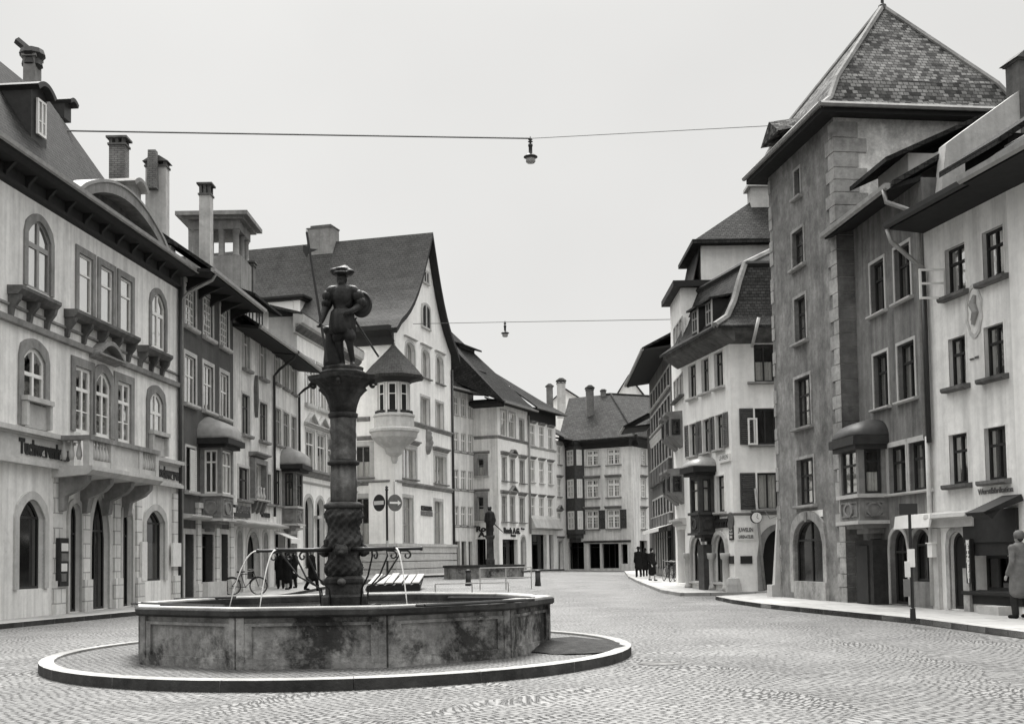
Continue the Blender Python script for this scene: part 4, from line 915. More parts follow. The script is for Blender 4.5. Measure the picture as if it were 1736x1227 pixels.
for (s, zy, sz, m_) in (('SCHWEIZER.', 865, .42, 'letter_black'), ('BANKVEREIN', 874, .42, 'sign_grey')):
    u = fr.u(723, zy); text('lettering', s, sz, fr.pt(u, -.03, fr.z(723, zy)), (fr.d.x, fr.d.y, 0), None, m_, b.root, .02, 'CENTER', .95, 0, .02)
# carved figure on the wall under the string course
u, z0 = fr.uz(723.5, 768); _, z1 = fr.uz(723, 729); mb = MB(); H_ = z1 - z0
for (dx, f, rr) in ((0, .08, .22), (-.05, .25, .34), (.06, .45, .4), (0, .66, .36), (.02, .85, .3)): mb.ball(fr.pt(u + dx, -.08, z0 + H_ * f), rr, 8, (1, .5, 1.1))
mb.tube([fr.pt(u + .3, -.15, z0 + .2), fr.pt(u + .42, -.2, z0 + H_ * .5), fr.pt(u + .3, -.15, z0 + H_ * .8)], .09); b.part(mb, 'relief', 'grey_stone', None, True)
# gable with bell-cast eaves
zE = fr.z(668, 552); ua, za = fr.uz(733, 394, .5); za_l = za
pf = lambda t, s: None
def rake(t):    # 0 at eave .. 1 at ridge: steep above, flaring at the eave
    return zE + (za - zE) * (t ** 1.0 * .0 + (t - .16 * math.sin(math.pi * t)))
NL = 9
lp = [(-.0 + ua * k / NL, rake(k / NL)) for k in range(NL + 1)]; rp_ = [(UL + (ua - UL) * k / NL, rake(k / NL)) for k in range(NL + 1)]
mb = MB(); mb.face([fr.pt(0, 0, 16.6 if 16.6 < zE else zE)] + [fr.pt(UL, 0, 16.6 if 16.6 < zE else zE)] + [fr.pt(p[0], 0, p[1] - .1) for p in rp_] + [fr.pt(p[0], 0, p[1] - .1) for p in reversed(lp[:-1])])
gb = b.part(mb, 'gable', 'white_plaster')
b.H = min(16.6, zE)
for (xl, xr, yt, yb, ar) in ((714.5, 727.5, 517, 556, 'round'), (717, 725, 461, 480, None)):
    a, c = fr.u(xl, (yt + yb) / 2), fr.u(xr, (yt + yb) / 2); window(b, 0, a, c, fr.z(721, yb), fr.z(721, yt), arch=ar, rise=.4 if ar else None, rec=-.1, yoff=.0, hole=False, frame='stone', vt=.2, sur=.12, sproud=.12, sill=.06, inner='none', glass='unlit_room', parent=None)
mb = MB()
for side in (lp, rp_):
    for k in range(NL):
        p, q = side[k], side[k + 1]; ex = 0
        sx = -1 if side is lp else 1
        p_ = (p[0] + sx * .55 * (1 - k / NL) ** 3, p[1] - (.3 if k == 0 else 0)); q_ = (q[0] + sx * .55 * (1 - (k + 1) / NL) ** 3, q[1])
        slab(mb, [fr.pt(p_[0], -.5, p_[1]), fr.pt(q_[0], -.5, q_[1]), fr.pt(q_[0], DG, q_[1]), fr.pt(p_[0], DG, p_[1])], .2)
b.part(mb, 'roof', 'slate_roof', None)
mb = MB()   # bargeboards
for side in (lp, rp_):
    for k in range(NL):
        p, q = side[k], side[k + 1]; sx = -1 if side is lp else 1
        p_ = (p[0] + sx * .55 * (1 - k / NL) ** 3, p[1] - (.3 if k == 0 else 0)); q_ = (q[0] + sx * .55 * (1 - (k + 1) / NL) ** 3, q[1])
        mb.hexa([fr.pt(p_[0], -.55, p_[1] - .36), fr.pt(q_[0], -.55, q_[1] - .36), fr.pt(q_[0], -.02, q_[1] - .36), fr.pt(p_[0], -.02, p_[1] - .36), fr.pt(p_[0], -.55, p_[1] + .02), fr.pt(q_[0], -.55, q_[1] + .02), fr.pt(q_[0], -.02, q_[1] - .21), fr.pt(p_[0], -.02, p_[1] - .21)])
b.part(mb, 'bargeboard', 'dark_wood')
mb = MB(); e = [(-.9, zE - .45), (-.9, zE - .15), (.05, zE - .1), (.05, zE - 1.3), (-.25, zE - 1.3), (-.3, zE - .8)]
fl.prof(mb, 0, LW + .1, e); b.part(mb, 'eave', 'dark_wood')
# wide chimney on the ridge, roof dormer
def onroof(px, py):        # point of the left roof slope seen at a pixel
    best = None
    for k in range(0, 1001):
        t = k / 1000; u = ua * t; z = rake(t); F = Fr(fr.pt(u, 0, 0), fr.pt(u, 0, 0) + Vector((gin.x, gin.y, 0)) * 1.0)
        a = fr.pt(u, 0, 0); r = ray(px, py); hx = Vector((r.x, r.y)); d = gin
        det = d.x * (-hx.y) - d.y * (-hx.x); tt = ((-a.x) * (-hx.y) - (-a.y) * (-hx.x)) / det; q = V2(a) + d * tt
        zz = CH + r.z * (q.y / r.y); e = abs(zz - z)
        if best is None or e < best[0]: best = (e, u, tt, z)
    return best[1:]
u, y, z = onroof(548, 412); P = fr.pt(u, y, z); chimney(b, P, 2.0, 1.1, fr.pt(0, 0, 0) and 1.2, 'grey_stone', 'plain', math.atan2(gin.y, gin.x), 1.2)
u, y, z = onroof(482, 530); P = fr.pt(u - .2, y, z - 1.0); mb = MB(); S = Fr(P + Vector((gin.x, gin.y, 0)) * 1.3, P - Vector((gin.x, gin.y, 0)) * 1.3)
S.box(mb, 0, 2.6, 0, 3.0, P.z, P.z + 1.9); dm = b.part(mb, 'dormer', 'white_plaster')
m = MB(); S.box(m, -.45, 3.05, -.4, 3.2, P.z + 1.9, P.z + 2.05); S.box(m, -.3, 2.9, -.25, 3.2, P.z + 1.75, P.z + 1.9); m.build('dormer_roof', 'dark_wood', dm)
window(b, S, .5, 2.1, P.z + .5, P.z + 1.7, rec=-.06, hole=False, parent=dm, sill=0, inner='none', cols=2, glass='blind')
mb = MB()
for (x, s_) in ((450, -1), (548, 1)): pass
# corner bay: octagonal turret
cx, cy = G.x + (fr.n.x + fl.n.x) * .12, G.y + (fr.n.y + fl.n.y) * .12
zz = lambda y: atY(668, y, cy - .6).z
ph = math.atan2(-1, .0) + math.pi / 8
mb = MB(); mb.lathe((cx, cy, 0), [(.12, zz(784)), (.2, zz(779)), (.22, zz(773)), (.55, zz(767)), (.66, zz(758)), (1.1, zz(750)), (1.45, zz(741)), (1.52, zz(733)), (1.62, zz(731)), (1.62, zz(727)), (1.3, zz(724)), (1.28, zz(706)), (1.36, zz(705)), (1.36, zz(702)), (1.24, zz(701)), (1.2, zz(700))], 16, ph)
ob = b.part(mb, 'oriel', 'stone', None, False)
m = MB(); m.lathe((cx, cy, 0), [(1.05, zz(702)), (1.05, zz(640))], 8, ph); m.build('oriel_wall', 'white_plaster', ob)
m = MB(); m.lathe((cx, cy, 0), [(1.3, zz(641)), (1.95, zz(641)), (2.05, zz(637)), (1.5, zz(620)), (.85, zz(603)), (.3, zz(588)), (.06, zz(580))], 8, ph); m.build('oriel_roof', 'slate_roof', ob)
m = MB(); m.lathe((cx, cy, 0), [(1.1, zz(648)), (1.2, zz(646)), (1.75, zz(641.5)), (1.0, zz(641))], 8, ph); m.build('eave', 'dark_wood', ob)
m = MB(); m.lathe((cx, cy, 0), [(.05, zz(581)), (.12, zz(580)), (.05, zz(577)), (.09, zz(575)), (.02, zz(571))], 8); m.build('finial', 'dark_lead', ob)
for q in range(8):
    a0 = ph + q * math.pi / 4; a1 = a0 + math.pi / 4; am = (a0 + a1) / 2
    if math.sin(am) > .5: continue
    p0 = Vector((cx + 1.06 * math.cos(a0), cy + 1.06 * math.sin(a0), 0)); p1 = Vector((cx + 1.06 * math.cos(a1), cy + 1.06 * math.sin(a1), 0)); S = Fr(p0, p1)
    window(b, S, S.L * .18, S.L * .82, zz(697), zz(650), rec=-.04, hole=False, parent=ob, sill=0, sur=.08, sproud=.05, cols=1, rows=(.62,), inner='none', glass='unlit_room', frame='white_paint')
    m = MB(); S.box(m, S.L * .12, S.L * .88, -.22, -.03, zz(699.5), zz(695.5)); m.build('flower_box', 'leaf', ob)
pipe(b, [fr.pt(UL - .06, -.1, 15.5), fr.pt(UL - .06, -.1, zbG + .1)], .09, 'dark_paint')
b.finish()
# ---------------------------------------------------------------- houses beyond the bank
GRP = 'houses at the far end'
hA = V2(atY(846, 900, 95)); hB = chain(hA, 1695, 897.5, 900); hC = chain(hB, 1800, 944.5, 900); hD = chain(hC, 1700, 961.5, 900)
d2 = (hB - hA).normalized(); side = Vector((-d2.y, d2.x)); hS = meet(hA, side, 805, 850)           # where the side wall of the corner house meets its neighbour
h1 = chain(hS, 1850, 748, 850)
# recessed house
b = Bld('townhouse', 'recessed grey-white house with rows of three paired windows behind the bank', [h1, hS, hS + side * 9, h1 + side * 9], .4, 16.2, 'far_plaster', 'house', GRP); fr = b.fr[0]; UL = fr.L
b.wall = 'pale_plaster'
wt = dict(frame='white_paint', sur=.04, smat='stone', sill=.04, silld=.1, cols=2, rows=(.62,), inner='none', rec=.05, fw=.05, vt=.09)
for (yt, yb) in ((674.5, 704.5), (734.5, 765), (797, 829), (858, 890)):
    row(b, 0, [(769.5, 776.5, yt, yb), (782, 788.5, yt + .8, yb + .8), (794, 800.5, yt + 1.6, yb + 1.6)], **wt)
for y in (769, 833, 894): band(b, 0, 0, UL, fr.z(785, y), .1, .2, 'grey_stone')
for (x0, x1) in ((772, 780), (782.5, 791), (794.5, 801)): window(b, 0, fr.u(x0, 940), fr.u(x1, 940), .45, fr.z(785, 917), name='shop_window', frame='grey_paint', sill=0, cols=1, rows=(), inner='none', rec=.2)
zE = fr.z(785, 668); eaves(b, 0, -.5, UL, zE, .9, gut=True)
zR = fr.z(770, 545, -6); mb = MB(); slab(mb, [fr.pt(-2, -.9, zE + .15), fr.pt(UL + 1, -.9, zE + .15), fr.pt(UL + 1, 7, zE + 7.5), fr.pt(-2, 7, zE + 8.2)]); b.part(mb, 'roof', 'roof_tile')
mb = MB(); a, z0 = fr.uz(779, 660, .2); c = fr.u(815, 660, .2); fr.box(mb, a, c, -.2, 3, zE + .5, zE + 2.2); dm = b.part(mb, 'dormer', 'far_plaster')
m = MB(); slab(m, [fr.pt(a - .3, -.6, zE + 2.1), fr.pt(c + .3, -.6, zE + 2.1), fr.pt(c + .3, 3.2, zE + 4), fr.pt(a - .3, 3.2, zE + 4)]); m.build('dormer_roof', 'roof_tile', dm)
b.finish()
# corner house with the lettering
b = Bld('townhouse', 'pale corner house with projecting plain side wall, gabled hoods and large wall lettering', [hA, hB, hB + side * 10, hA + side * 10], .35, fr.z(843, 684), 'white_plaster', 'house', GRP); fr = b.fr[0]; fs = b.fr[3]; UL = fr.L; SL = fs.L
b.H = fr.z(843, 683); b.mats[3] = 'pale_plaster'
wt = dict(frame='grey_paint', sur=.12, smat='stone', sill=.08, silld=.25, sillmat='grey_stone', cols=2, rows=(.66,), inner='half', rec=.12)
row(b, 0, [(848.7, 858.5, 695, 738), (863, 873.5, 701, 742.5)], **{**wt, 'sill': 0, 'frame': 'white_paint', 'inner': 'fullblind'}); row(b, 0, [(880.4, 888, 711.4, 748)], **{**wt, 'sill': 0})
q = row(b, 0, [(851.2, 858.5, 774.6, 815), (881.2, 888.8, 781.5, 818.4)], hood=.3, hoodmat='grey_stone', hoodd=.3, **wt)
row(b, 0, [(865, 872.2, 779, 816)], hood=.3, ped='seg', hoodmat='grey_stone', hoodd=.3, **wt)
row(b, 0, [(850.8, 858.5, 840, 884), (881, 889, 845, 885)], hood=.3, hoodmat='grey_stone', hoodd=.3, **wt)
row(b, 0, [(865, 872.5, 842, 884.5)], hood=.3, ped='tri', hoodmat='grey_stone', hoodd=.3, **wt)
for (yt, yb) in ((777.5, 806), (841.5, 883)):
    u0, u1 = fs.u(809.5, yt), fs.u(820.5, yt); window(b, 3, u0, u1, fs.z(815, yb), fs.z(815, yt), sur=.35, smat='grey_stone', sproud=.15, sill=.1, silld=.25, frame='grey_paint', cols=1, rows=(.6,), inner='half', hood=.2, hoodmat='grey_stone')
zb_ = fr.z(868, 748); band(b, 0, 0, UL, zb_, .12, .25, 'grey_stone'); mb = MB(); hood_mb(fs, mb, SL - (hA - hS).length, SL, zb_, .12, .25); b.part(mb, 'string_course', 'grey_stone')
window(b, 0, fr.u(852.3, 935), fr.u(877.7, 935), .4, fr.z(865, 913.8), name='shop_window', frame='dark_paint', sill=0, cols=2, rows=(.8,), inner='none', rec=.5)
window(b, 0, fr.u(883.4, 935), fr.u(891, 935), .4, fr.z(887, 908.6), arch='round', name='door', frame='dark_paint', sill=0, sur=.15, cols=1, rows=(), inner='none', rec=.3)
window(b, 3, fs.u(807.5, 940), fs.u(823.5, 940), .4, fs.z(815, 913.5), name='shop_window', frame='dark_paint', sill=0, cols=2, rows=(), inner='none', rec=.5)
T = lambda F, s, x, y, sz, al='LEFT', sx=1.0, bd=.03: text('lettering', s, sz, F.pt(F.u(x, y), -.04, F.z(x, y)), (F.d.x, F.d.y, 0), None, 'letter_black', b.root, .03, al, sx, 0, bd)
T(fr, 'Roch A.G.', 853.3, 903, .62, 'LEFT', 1.35); T(fr, 'Samen', 865.5, 909, .3, 'LEFT', 1.3, .015); T(fs, 'Roch', 807.3, 900.5, .6, 'LEFT', 1.25); T(fs, 'A.G.', 812, 909.5, .6, 'LEFT', 1.25)
T(fr, 'Bureau', 883, 897, .2, 'LEFT', 1.2, .01)
zE = fr.z(872, 690, .6); eaves(b, 0, -.7, UL, zE, .9)
fsx = Fr(fs.pt(SL, 0, 0) + Vector((-fs.d.x, -fs.d.y, 0)) * ((hA - hS).length + 1.0), fs.pt(SL, 0, 0)); mb = MB(); fsx.prof(mb, 0, fsx.L + .6, [(0, zE - .2), (-.9, zE + .0), (-.95, zE + .2), (0, zE + .5)]); b.part(mb, 'eave', 'eave_wood')
z7 = [fr.z(775, 549, -8) + 1.4, fr.z(868, 626, -8) + 1.0]; mb = MB(); slab(mb, [fr.pt(-.9, -.95, zE + .15), fr.pt(UL, -.95, zE + .15), fr.pt(UL, 8, z7[1] - .4), fr.pt(-.9, 8, z7[0])]); slab(mb, [fr.pt(-.9, -.95, zE + .15), fr.pt(-.9, 8, z7[0]), fr.pt(-9, 8, z7[0] + 1.5), fr.pt(-4.5, 3.2, zE + 2.2)]); slab(mb, [fr.pt(-9, 8, z7[0] + 1.5), fr.pt(UL, 8, z7[1] - .4), fr.pt(UL, 14, zE), fr.pt(-9, 14, zE)]); b.part(mb, 'roof', 'roof_tile')
mb = MB(); u = UL * .28; fr.box(mb, u - 1.6, u + 1.4, 3.4, 6.5, zE + 3.2, zE + 5.3); dm = b.part(mb, 'dormer', 'dark_stone'); m = MB(); slab(m, [fr.pt(u - 2, 2.9, zE + 5.2), fr.pt(u + 1.8, 2.9, zE + 5.2), fr.pt(u + 1.8, 7.4, zE + 6.6), fr.pt(u - 2, 7.4, zE + 6.6)]); m.build('dormer_roof', 'roof_tile', dm)
mb = MB(); P = fr.pt(UL * .75, 1.0, zE + 1.0); mb.lathe(P, [(.3, 0), (.34, .1), (.26, .45), (.1, .7), (.08, 1.15), (.03, 1.25)], 10); b.part(mb, 'roof_vent', 'white_paint', None, True)
pipe(b, [fr.pt(UL - .1, -.15, zE - .2), fr.pt(UL - .1, -.15, 3.5)], .09, 'grey_paint'); b.finish()
# three-bay white house
b = Bld('townhouse', 'white three-bay house with flat window hoods and a dark shopfront', [hB, hC, hC + side * 10, hB + side * 10], .35, 13, 'white_plaster', 'house', GRP); fr = b.fr[0]; UL = fr.L; b.H = fr.z(905, 700)
wt = dict(frame='white_paint', sur=.05, smat='white_plaster', sill=.06, silld=.15, cols=2, rows=(.62,), inner='none', rec=.06, fw=.05, vt=.1, hood=.22, hoodmat='grey_stone', hoodd=.25)
for (yt, yb) in ((720, 755), (780.4, 817), (843, 881)):
    z1, z0 = fr.z(902.5, yt), fr.z(902.5, yb)
    for (x0, x1) in ((899.4, 906.2), (914.6, 921.6), (929.6, 936.4)): window(b, 0, fr.u(x0, yb), fr.u(x1, yb), z0, z1, **wt)
band(b, 0, 0, UL, fr.z(918, 763), .12, .2, 'stone'); mb = MB(); z = fr.z(918, 897); fr.prof(mb, 0, UL, [(0, z - .05), (-.5, z), (-.6, z + .1), (-.3, z + .9), (0, z + 1.2)]); b.part(mb, 'shop_canopy', 'stone')
window(b, 0, fr.u(901.5, 940), fr.u(927, 940), .4, fr.z(915, 905.5), name='shop_window', frame='dark_paint', sill=0, cols=3, rows=(.75,), inner='none', rec=.4)
window(b, 0, fr.u(931.5, 940), fr.u(939, 940), .4, fr.z(935, 906), name='shop_window', frame='dark_paint', sill=0, cols=1, rows=(.75,), inner='none', rec=.4)
zE = fr.z(920, 697, .6); eaves(b, 0, 0, UL + .5, zE, .9); mb = MB(); fr.box(mb, 0, UL, -.06, -.001, zE - .9, zE + .1); b.part(mb, 'frieze', 'dark_wood')
mb = MB(); slab(mb, [fr.pt(0, -.95, zE + .15), fr.pt(UL + .6, -.95, zE + .15), fr.pt(UL + .6, 8, fr.z(915, 660, -8) + .4), fr.pt(0, 8, fr.z(870, 630, -8) + .8)]); b.part(mb, 'roof', 'roof_tile')
chim_px(b, fr, 931.5, 651, 672, 11, 4, 'brick', 'gable'); c = chim_px(b, fr, 951, 642, 683, 14, 4.5, 'stucco_stain', 'gable', 1.0); b.finish()
# narrow house
b = Bld('townhouse', 'narrow white one-bay house beside the dark corner bay', [hC, hD, hD + side * 10, hC + side * 10], .35, 12, 'white_plaster', 'house', GRP); fr = b.fr[0]; UL = fr.L; b.H = fr.z(950, 748)
for (yt, yb, pd) in ((757, 787, False), (811.5, 841.4, False), (869, 895.6, 'tri')):
    u = fr.u(948.3, yb); window(b, 0, u - .46, u + .46, fr.z(948, yb), fr.z(948, yt), **{**wt, 'ped': pd, 'mrows': (.3,), 'sillmat': 'grey_stone'})
window(b, 0, fr.u(947, 940), fr.u(954, 940), .4, fr.z(950, 917), name='door', frame='dark_paint', sill=0, sur=.2, hood=.2, hoodmat='grey_stone', cols=1, rows=(.8,), inner='none', rec=.3)
zE = fr.z(950, 744, .5); eaves(b, 0, 0, UL + .4, zE, .8); mb = MB(); slab(mb, [fr.pt(0, -.85, zE + .15), fr.pt(UL + 1.5, -.85, zE + .15), fr.pt(UL + 2.5, 7, zE + 4.4), fr.pt(0, 7, zE + 4.4)]); b.part(mb, 'roof', 'far_tile'); b.finish()
# corner house closing the street
fA = hD; fd = vdir(2250); 
fR = None
far_v = (atY(868, 900, 100) - atY(868, 900, 100))
fdir = Vector((1, -.0 - .4)).normalized(); fdir = Vector((1.56, -1)).normalized(); fB = meet(fA, fdir, 1074.5, 900); fC = chain(fB, 1980, 1112, 900)
fin = Vector((-fdir.y, fdir.x))
b = Bld('townhouse', 'pale hip-roofed corner house closing the far end of the street', [fA, fB, fC, fC + fin * 6 + Vector((0, 6)), fA + fin * 12], .3, 12, 'pale_plaster', 'house', GRP); fr = b.fr[0]; f2 = b.fr[1]; UL = fr.L; b.H = fr.z(1020, 750)
wt = dict(frame='white_paint', sur=.05, smat='stone', sill=.14, silld=.18, sillmat='grey_stone', cols=2, rows=(.68,), mcols=1, mrows=(.34, .5), inner='drapes', rec=.06, fw=.12, vt=.22, mw=.05)
for i, (yt, yb) in enumerate(((762, 788.5), (812, 843), (864.5, 896))):
    for j, (x0, x1) in enumerate(((994.5, 1015), (1030.5, 1051))):
        yy = -1.5 * j; window(b, 0, fr.u(x0, yb), fr.u(x1, yb), fr.z(1022, yb), fr.z(1022, yt), hood=.25 if i else 0, hoodmat='grey_stone', hoodd=.3, shut='R' if i == 2 else None, shutmat='shutter_dark', shw=.62, **wt)
    window(b, 1, f2.u(1087.5, yb), f2.u(1094.5, yb), f2.z(1091, yb), f2.z(1091, yt), hood=.25 if i else 0, hoodmat='grey_stone', hoodd=.3, **{**wt, 'cols': 1, 'vt': .1})
window(b, 0, fr.u(998, 940), fr.u(1017, 940), .4, fr.z(1008, 921), name='shop_window', frame='dark_paint', sill=0, cols=1, rows=(.85,), inner='none', rec=.4)
window(b, 0, fr.u(1020, 940), fr.u(1049, 940), .4, fr.z(1035, 921), name='shop_window', frame='dark_paint', sill=0, cols=3, rows=(), inner='none', rec=.4)
window(b, 0, fr.u(1053, 940), fr.u(1064, 940), .8, fr.z(1058, 922), name='shop_window', frame='dark_paint', sill=0, cols=1, rows=(), inner='none', rec=.4)
window(b, 1, f2.u(1085, 940), f2.u(1098, 940), .4, f2.z(1090, 916), name='door', frame='dark_paint', sill=0, cols=2, rows=(), inner='none', rec=.4)
band(b, 0, 1.8, UL - .3, fr.z(1025, 919.5), .2, .2, 'dark_stone')
zE = fr.z(1030, 744, .5)
mb = MB(); fr.prof(mb, -.2, UL + .7, [(0, zE - .75), (-.1, zE - .7), (-.35, zE - .3), (-.7, zE - .15), (-.72, zE + .05), (0, zE + .1)]); f2.prof(mb, -.7, f2.L, [(.003, zE - .752), (-.103, zE - .702), (-.353, zE - .302), (-.703, zE - .152), (-.723, zE + .048), (.003, zE + .098)]); b.part(mb, 'eave', 'dark_wood')
ra = fr.pt(1.0, 6, fr.z(985, 673, -6)); rb_ = fr.pt(UL - 5.2, 6, ra.z); c0 = f2.pt(f2.L, -.75, zE + .08)
mb = MB(); slab(mb, [fr.pt(-.4, -.75, zE + .08), fr.pt(UL + .8, -.75, zE + .08), rb_, ra]); slab(mb, [fr.pt(UL + .8, -.75, zE + .08), c0 + Vector((2, 1, 0)), rb_ + Vector((6, 3, 0)), rb_]); slab(mb, [fr.pt(-.4, -.75, zE + .08), ra, fr.pt(-3, 6, ra.z)])
rf = b.part(mb, 'roof', 'far_tile'); m = MB(); m.tube([fr.pt(UL + .8, -.75, zE + .12), rb_, rb_ + Vector((6, 3, 0))], .14); m.tube([ra, rb_], .14); m.build('ridge', 'far_tile', rf)
chim_px(b, fr, 999.5, 654, 690, 12.5, 3.2, 'brick', 'gable', 1.0); chim_px(b, fr, 1022.5, 660, 674, 9, 6, 'brick', 'plain', .6)
# dark three-storey corner bay
pl = hD + (hC - hD).normalized() * .2; pr2 = fr.pt(fr.u(991.5, 850), 0, 0); ap = atY(975.3, 850, hD.y - 1.5)
zy = lambda y: atY(975, y, ap.y).z
F1, F2 = Fr(pl, ap), Fr(ap, pr2); mb = MB()
def tri(m, z0, z1, k=1.0):
    c = Vector(((pl.x + pr2.x) / 2, (pl.y + pr2.y) / 2 + 1.0)); Q = [V2(pl), V2(ap), V2(pr2), c]; Q = [c + (q - c) * k for q in Q]
    m.prism([(q.x, q.y, z0) for q in Q], [(q.x, q.y, z1) for q in Q])
for (y0, y1) in ((754, 761), (788.5, 811), (844, 865), (897.5, 905)): tri(mb, zy(y1), zy(y0))
for F in (F1, F2):
    for u in (0, F.L - .2): F.box(mb, u, u + .2, .004, .2, zy(904), zy(755))
tri(mb, zy(912), zy(905), .9); tri(mb, zy(919), zy(912), .75); ob = b.part(mb, 'oriel', 'oriel_wood')
m = MB(); tri(m, zy(754), zy(749), 1.12); m.build('eave', 'dark_wood', ob)
for (y0, y1) in ((761, 788.5), (811, 844), (865, 897.5)):
    for S in (F1, F2): window(b, S, .22, S.L - .22, zy(y1) + .03, zy(y0) - .03, rec=.02, hole=False, parent=ob, frame='white_paint', cols=2, rows=(.64,), mrows=(.32,), sill=0, fw=.16, vt=.16, mw=.07, inner='half')
window(b, 0, .1, fr.u(990, 940) , .35, fr.z(985, 918), name='door', frame='dark_paint', sill=0, cols=2, rows=(.8,), inner='none', rec=.35)
b.finish()
# gables and roofs further back
def backhouse(px0, px1, pxr, yr, ye, Y, dep, label, mat='pale_plaster', rm='far_tile'):
    a, c = atY(px0, ye, Y), atY(px1, ye, Y); r = atY(pxr, yr, Y)
    b = Bld('townhouse', label, [V2(a), V2(c), V2(c) + Vector((0, dep)), V2(a) + Vector((0, dep))], 0, a.z, mat, 'house', GRP); fr = b.fr[0]; ur = r.x - a.x
    mb = MB(); mb.face([fr.pt(0, 0, a.z), fr.pt(fr.L, 0, a.z), fr.pt(ur, 0, r.z)]); b.part(mb, 'gable', mat)
    mb = MB()
    for (u, s) in ((0, -1), (fr.L, 1)): slab(mb, [fr.pt(u + s * .5, -.4, a.z - .35), fr.pt(ur, -.4, r.z + .1), fr.pt(ur, dep, r.z + .1), fr.pt(u + s * .5, dep, a.z - .35)])
    b.part(mb, 'roof', rm); return b
b = backhouse(1036, 1104, 1065, 637, 690, 128, 14, 'white gabled house rising behind the hip-roofed corner house', 'white_plaster'); fr = b.fr[0]
window(b, 0, fr.u(1062, 655), fr.u(1068, 655), fr.z(1065, 658), fr.z(1065, 648), hole=False, rec=-.05, cols=1, sill=0, inner='none', glass='unlit_room'); b.finish()
b = backhouse(938, 986, 958, 660, 677, 124, 10, 'white gable with a dark roof behind the far chimneys', 'white_plaster'); b.finish()
mb = MB(); P0 = atY(1040, 690, 116); P1 = atY(1100, 745, 112); 
# ---------------------------------------------------------------- right side: long dark terrace
GRP = 'houses along the right side'
b = Bld('townhouse', 'long dark plastered terrace house with many tall windows', foot(RBf, RBn, 11), .2, 13.4, 'terrace_plaster', 'house', GRP); fr = b.fr[0]; UL = fr.L; fe = b.fr[1]  # terrace walls in a darker plaster than their neighbours
xs_ = [1104.2, 1107.8, 1112.3, 1117, 1123.2, 1130.5]
zrow = [(fr.z(1130.7, 660), fr.z(1130.7, 627)), (fr.z(1130.7, 710), fr.z(1130.7, 675)), (fr.z(1132, 778), fr.z(1132, 733)), (fr.z(1134, 868), fr.z(1134, 836))]
us_ = [fr.u(x, 800) for x in xs_]
us_ = [1.6 + (UL - 3.0) * k / 6 for k in range(7)]
for (z0, z1), st in zip(zrow, (dict(frame='white_paint', inner='fullblind'), dict(frame='grey_paint', inner='none'), dict(frame='dark_paint', inner='none'), dict(frame='dark_paint', inner='none'))):
    for u in us_: window(b, 0, u - .75, u + .75, z0, z1, sur=.12, smat='stone', sill=.05, silld=.15, cols=2, rows=(.66,), rec=.12, **st)
for (za) in ((zrow[2][0] - 1.15), (zrow[3][0] - 1.1)):
    for u in us_: mb = MB(); fr.box(mb, u - .7, u + .7, -.2, -.02, za, za + 1.0); b.part(mb, 'balconet', 'dark_stone')
band(b, 0, 0, UL, zrow[1][0] - .7, .06, .5, 'stone'); 
awning(b, 0, 3, UL - .3, fr.z(1134, 888), .9, .25, 'white_paint')
mb = MB(); fr.box(mb, 0, UL, -.06, -.004, .2, fr.z(1134, 893)); b.part(mb, 'shop_front', 'dark_paint')
for k in range(6):
    u = 3.5 + (UL - 5) * k / 6; m = MB(); fr.box(m, u, u + .22, -.18, -.06, .3, 3.0); b.part(m, 'pilaster', 'stone')
    window(b, 0, u + .5, u + 2.6, .7, 3.0, yoff=-.2, rec=.05, hole=False, frame='dark_wood', sill=0, cols=2, rows=(.8,), inner='none', name='shop_window')
zE = fr.z(1119.5, 589, 1.2); zE = 13.35
eaves(b, 0, -.5, UL + .1, zE - .35, 1.5, rise=.2, gut=True)
simple_roof(b, 0, -.5, UL + .1, 1.6, zE - .15, zE + 3.2, 5.0, 'roof_tile', 11); gables(b, 13.4, zE + 3.0, 5.0, 11)
b.finish()
# far low roof edge of the terrace's neighbour
nA = chain(RBf, 925, 1102, 950)
b = Bld('townhouse', 'lower dark house at the far end of the right-hand terrace', foot(nA, RBf, 9), .2, 10.2, 'terrace_plaster', 'house', GRP); fr = b.fr[0]
eaves(b, 0, -1.5, fr.L, 10.1, 1.7, rise=.2); simple_roof(b, 0, -1.5, fr.L, 1.8, 10.3, 13.5, 4.5, 'roof_tile', 9); b.finish()
# ---------------------------------------------------------------- tall narrow white house
wA = RBn; wB = R0a; wd = (wB - wA).normalized()
wA = meet(R0a, vdir(880), 1144.8, 900)
b = Bld('townhouse', 'tall narrow white house with slatted shutters and an attic block', foot(wA, wB, 9), .2, 13, 'white_plaster', 'house', GRP); fr = b.fr[0]; UL = fr.L; fe = b.fr[1]
b.H = fr.z(1160, 478)
def slats(x0, x1, yt, yb):
    a, c = fr.u(x0, (yt + yb) / 2), fr.u(x1, (yt + yb) / 2); z0, z1 = fr.z((x0 + x1) / 2, yb), fr.z((x0 + x1) / 2, yt); n = 3
    for q in range(n):
        window(b, 0, a + (c - a) * (q + .12) / n, a + (c - a) * (q + .88) / n, z0, z1, sur=.06, smat='stone', sill=.1, silld=.2, sillmat='dark_stone', rec=.1, frame='grey_paint', cols=2, rows=(.33, .66), inner='fullblind')
slats(1142, 1158, 548, 588); slats(1142.5, 1158.5, 640, 676)
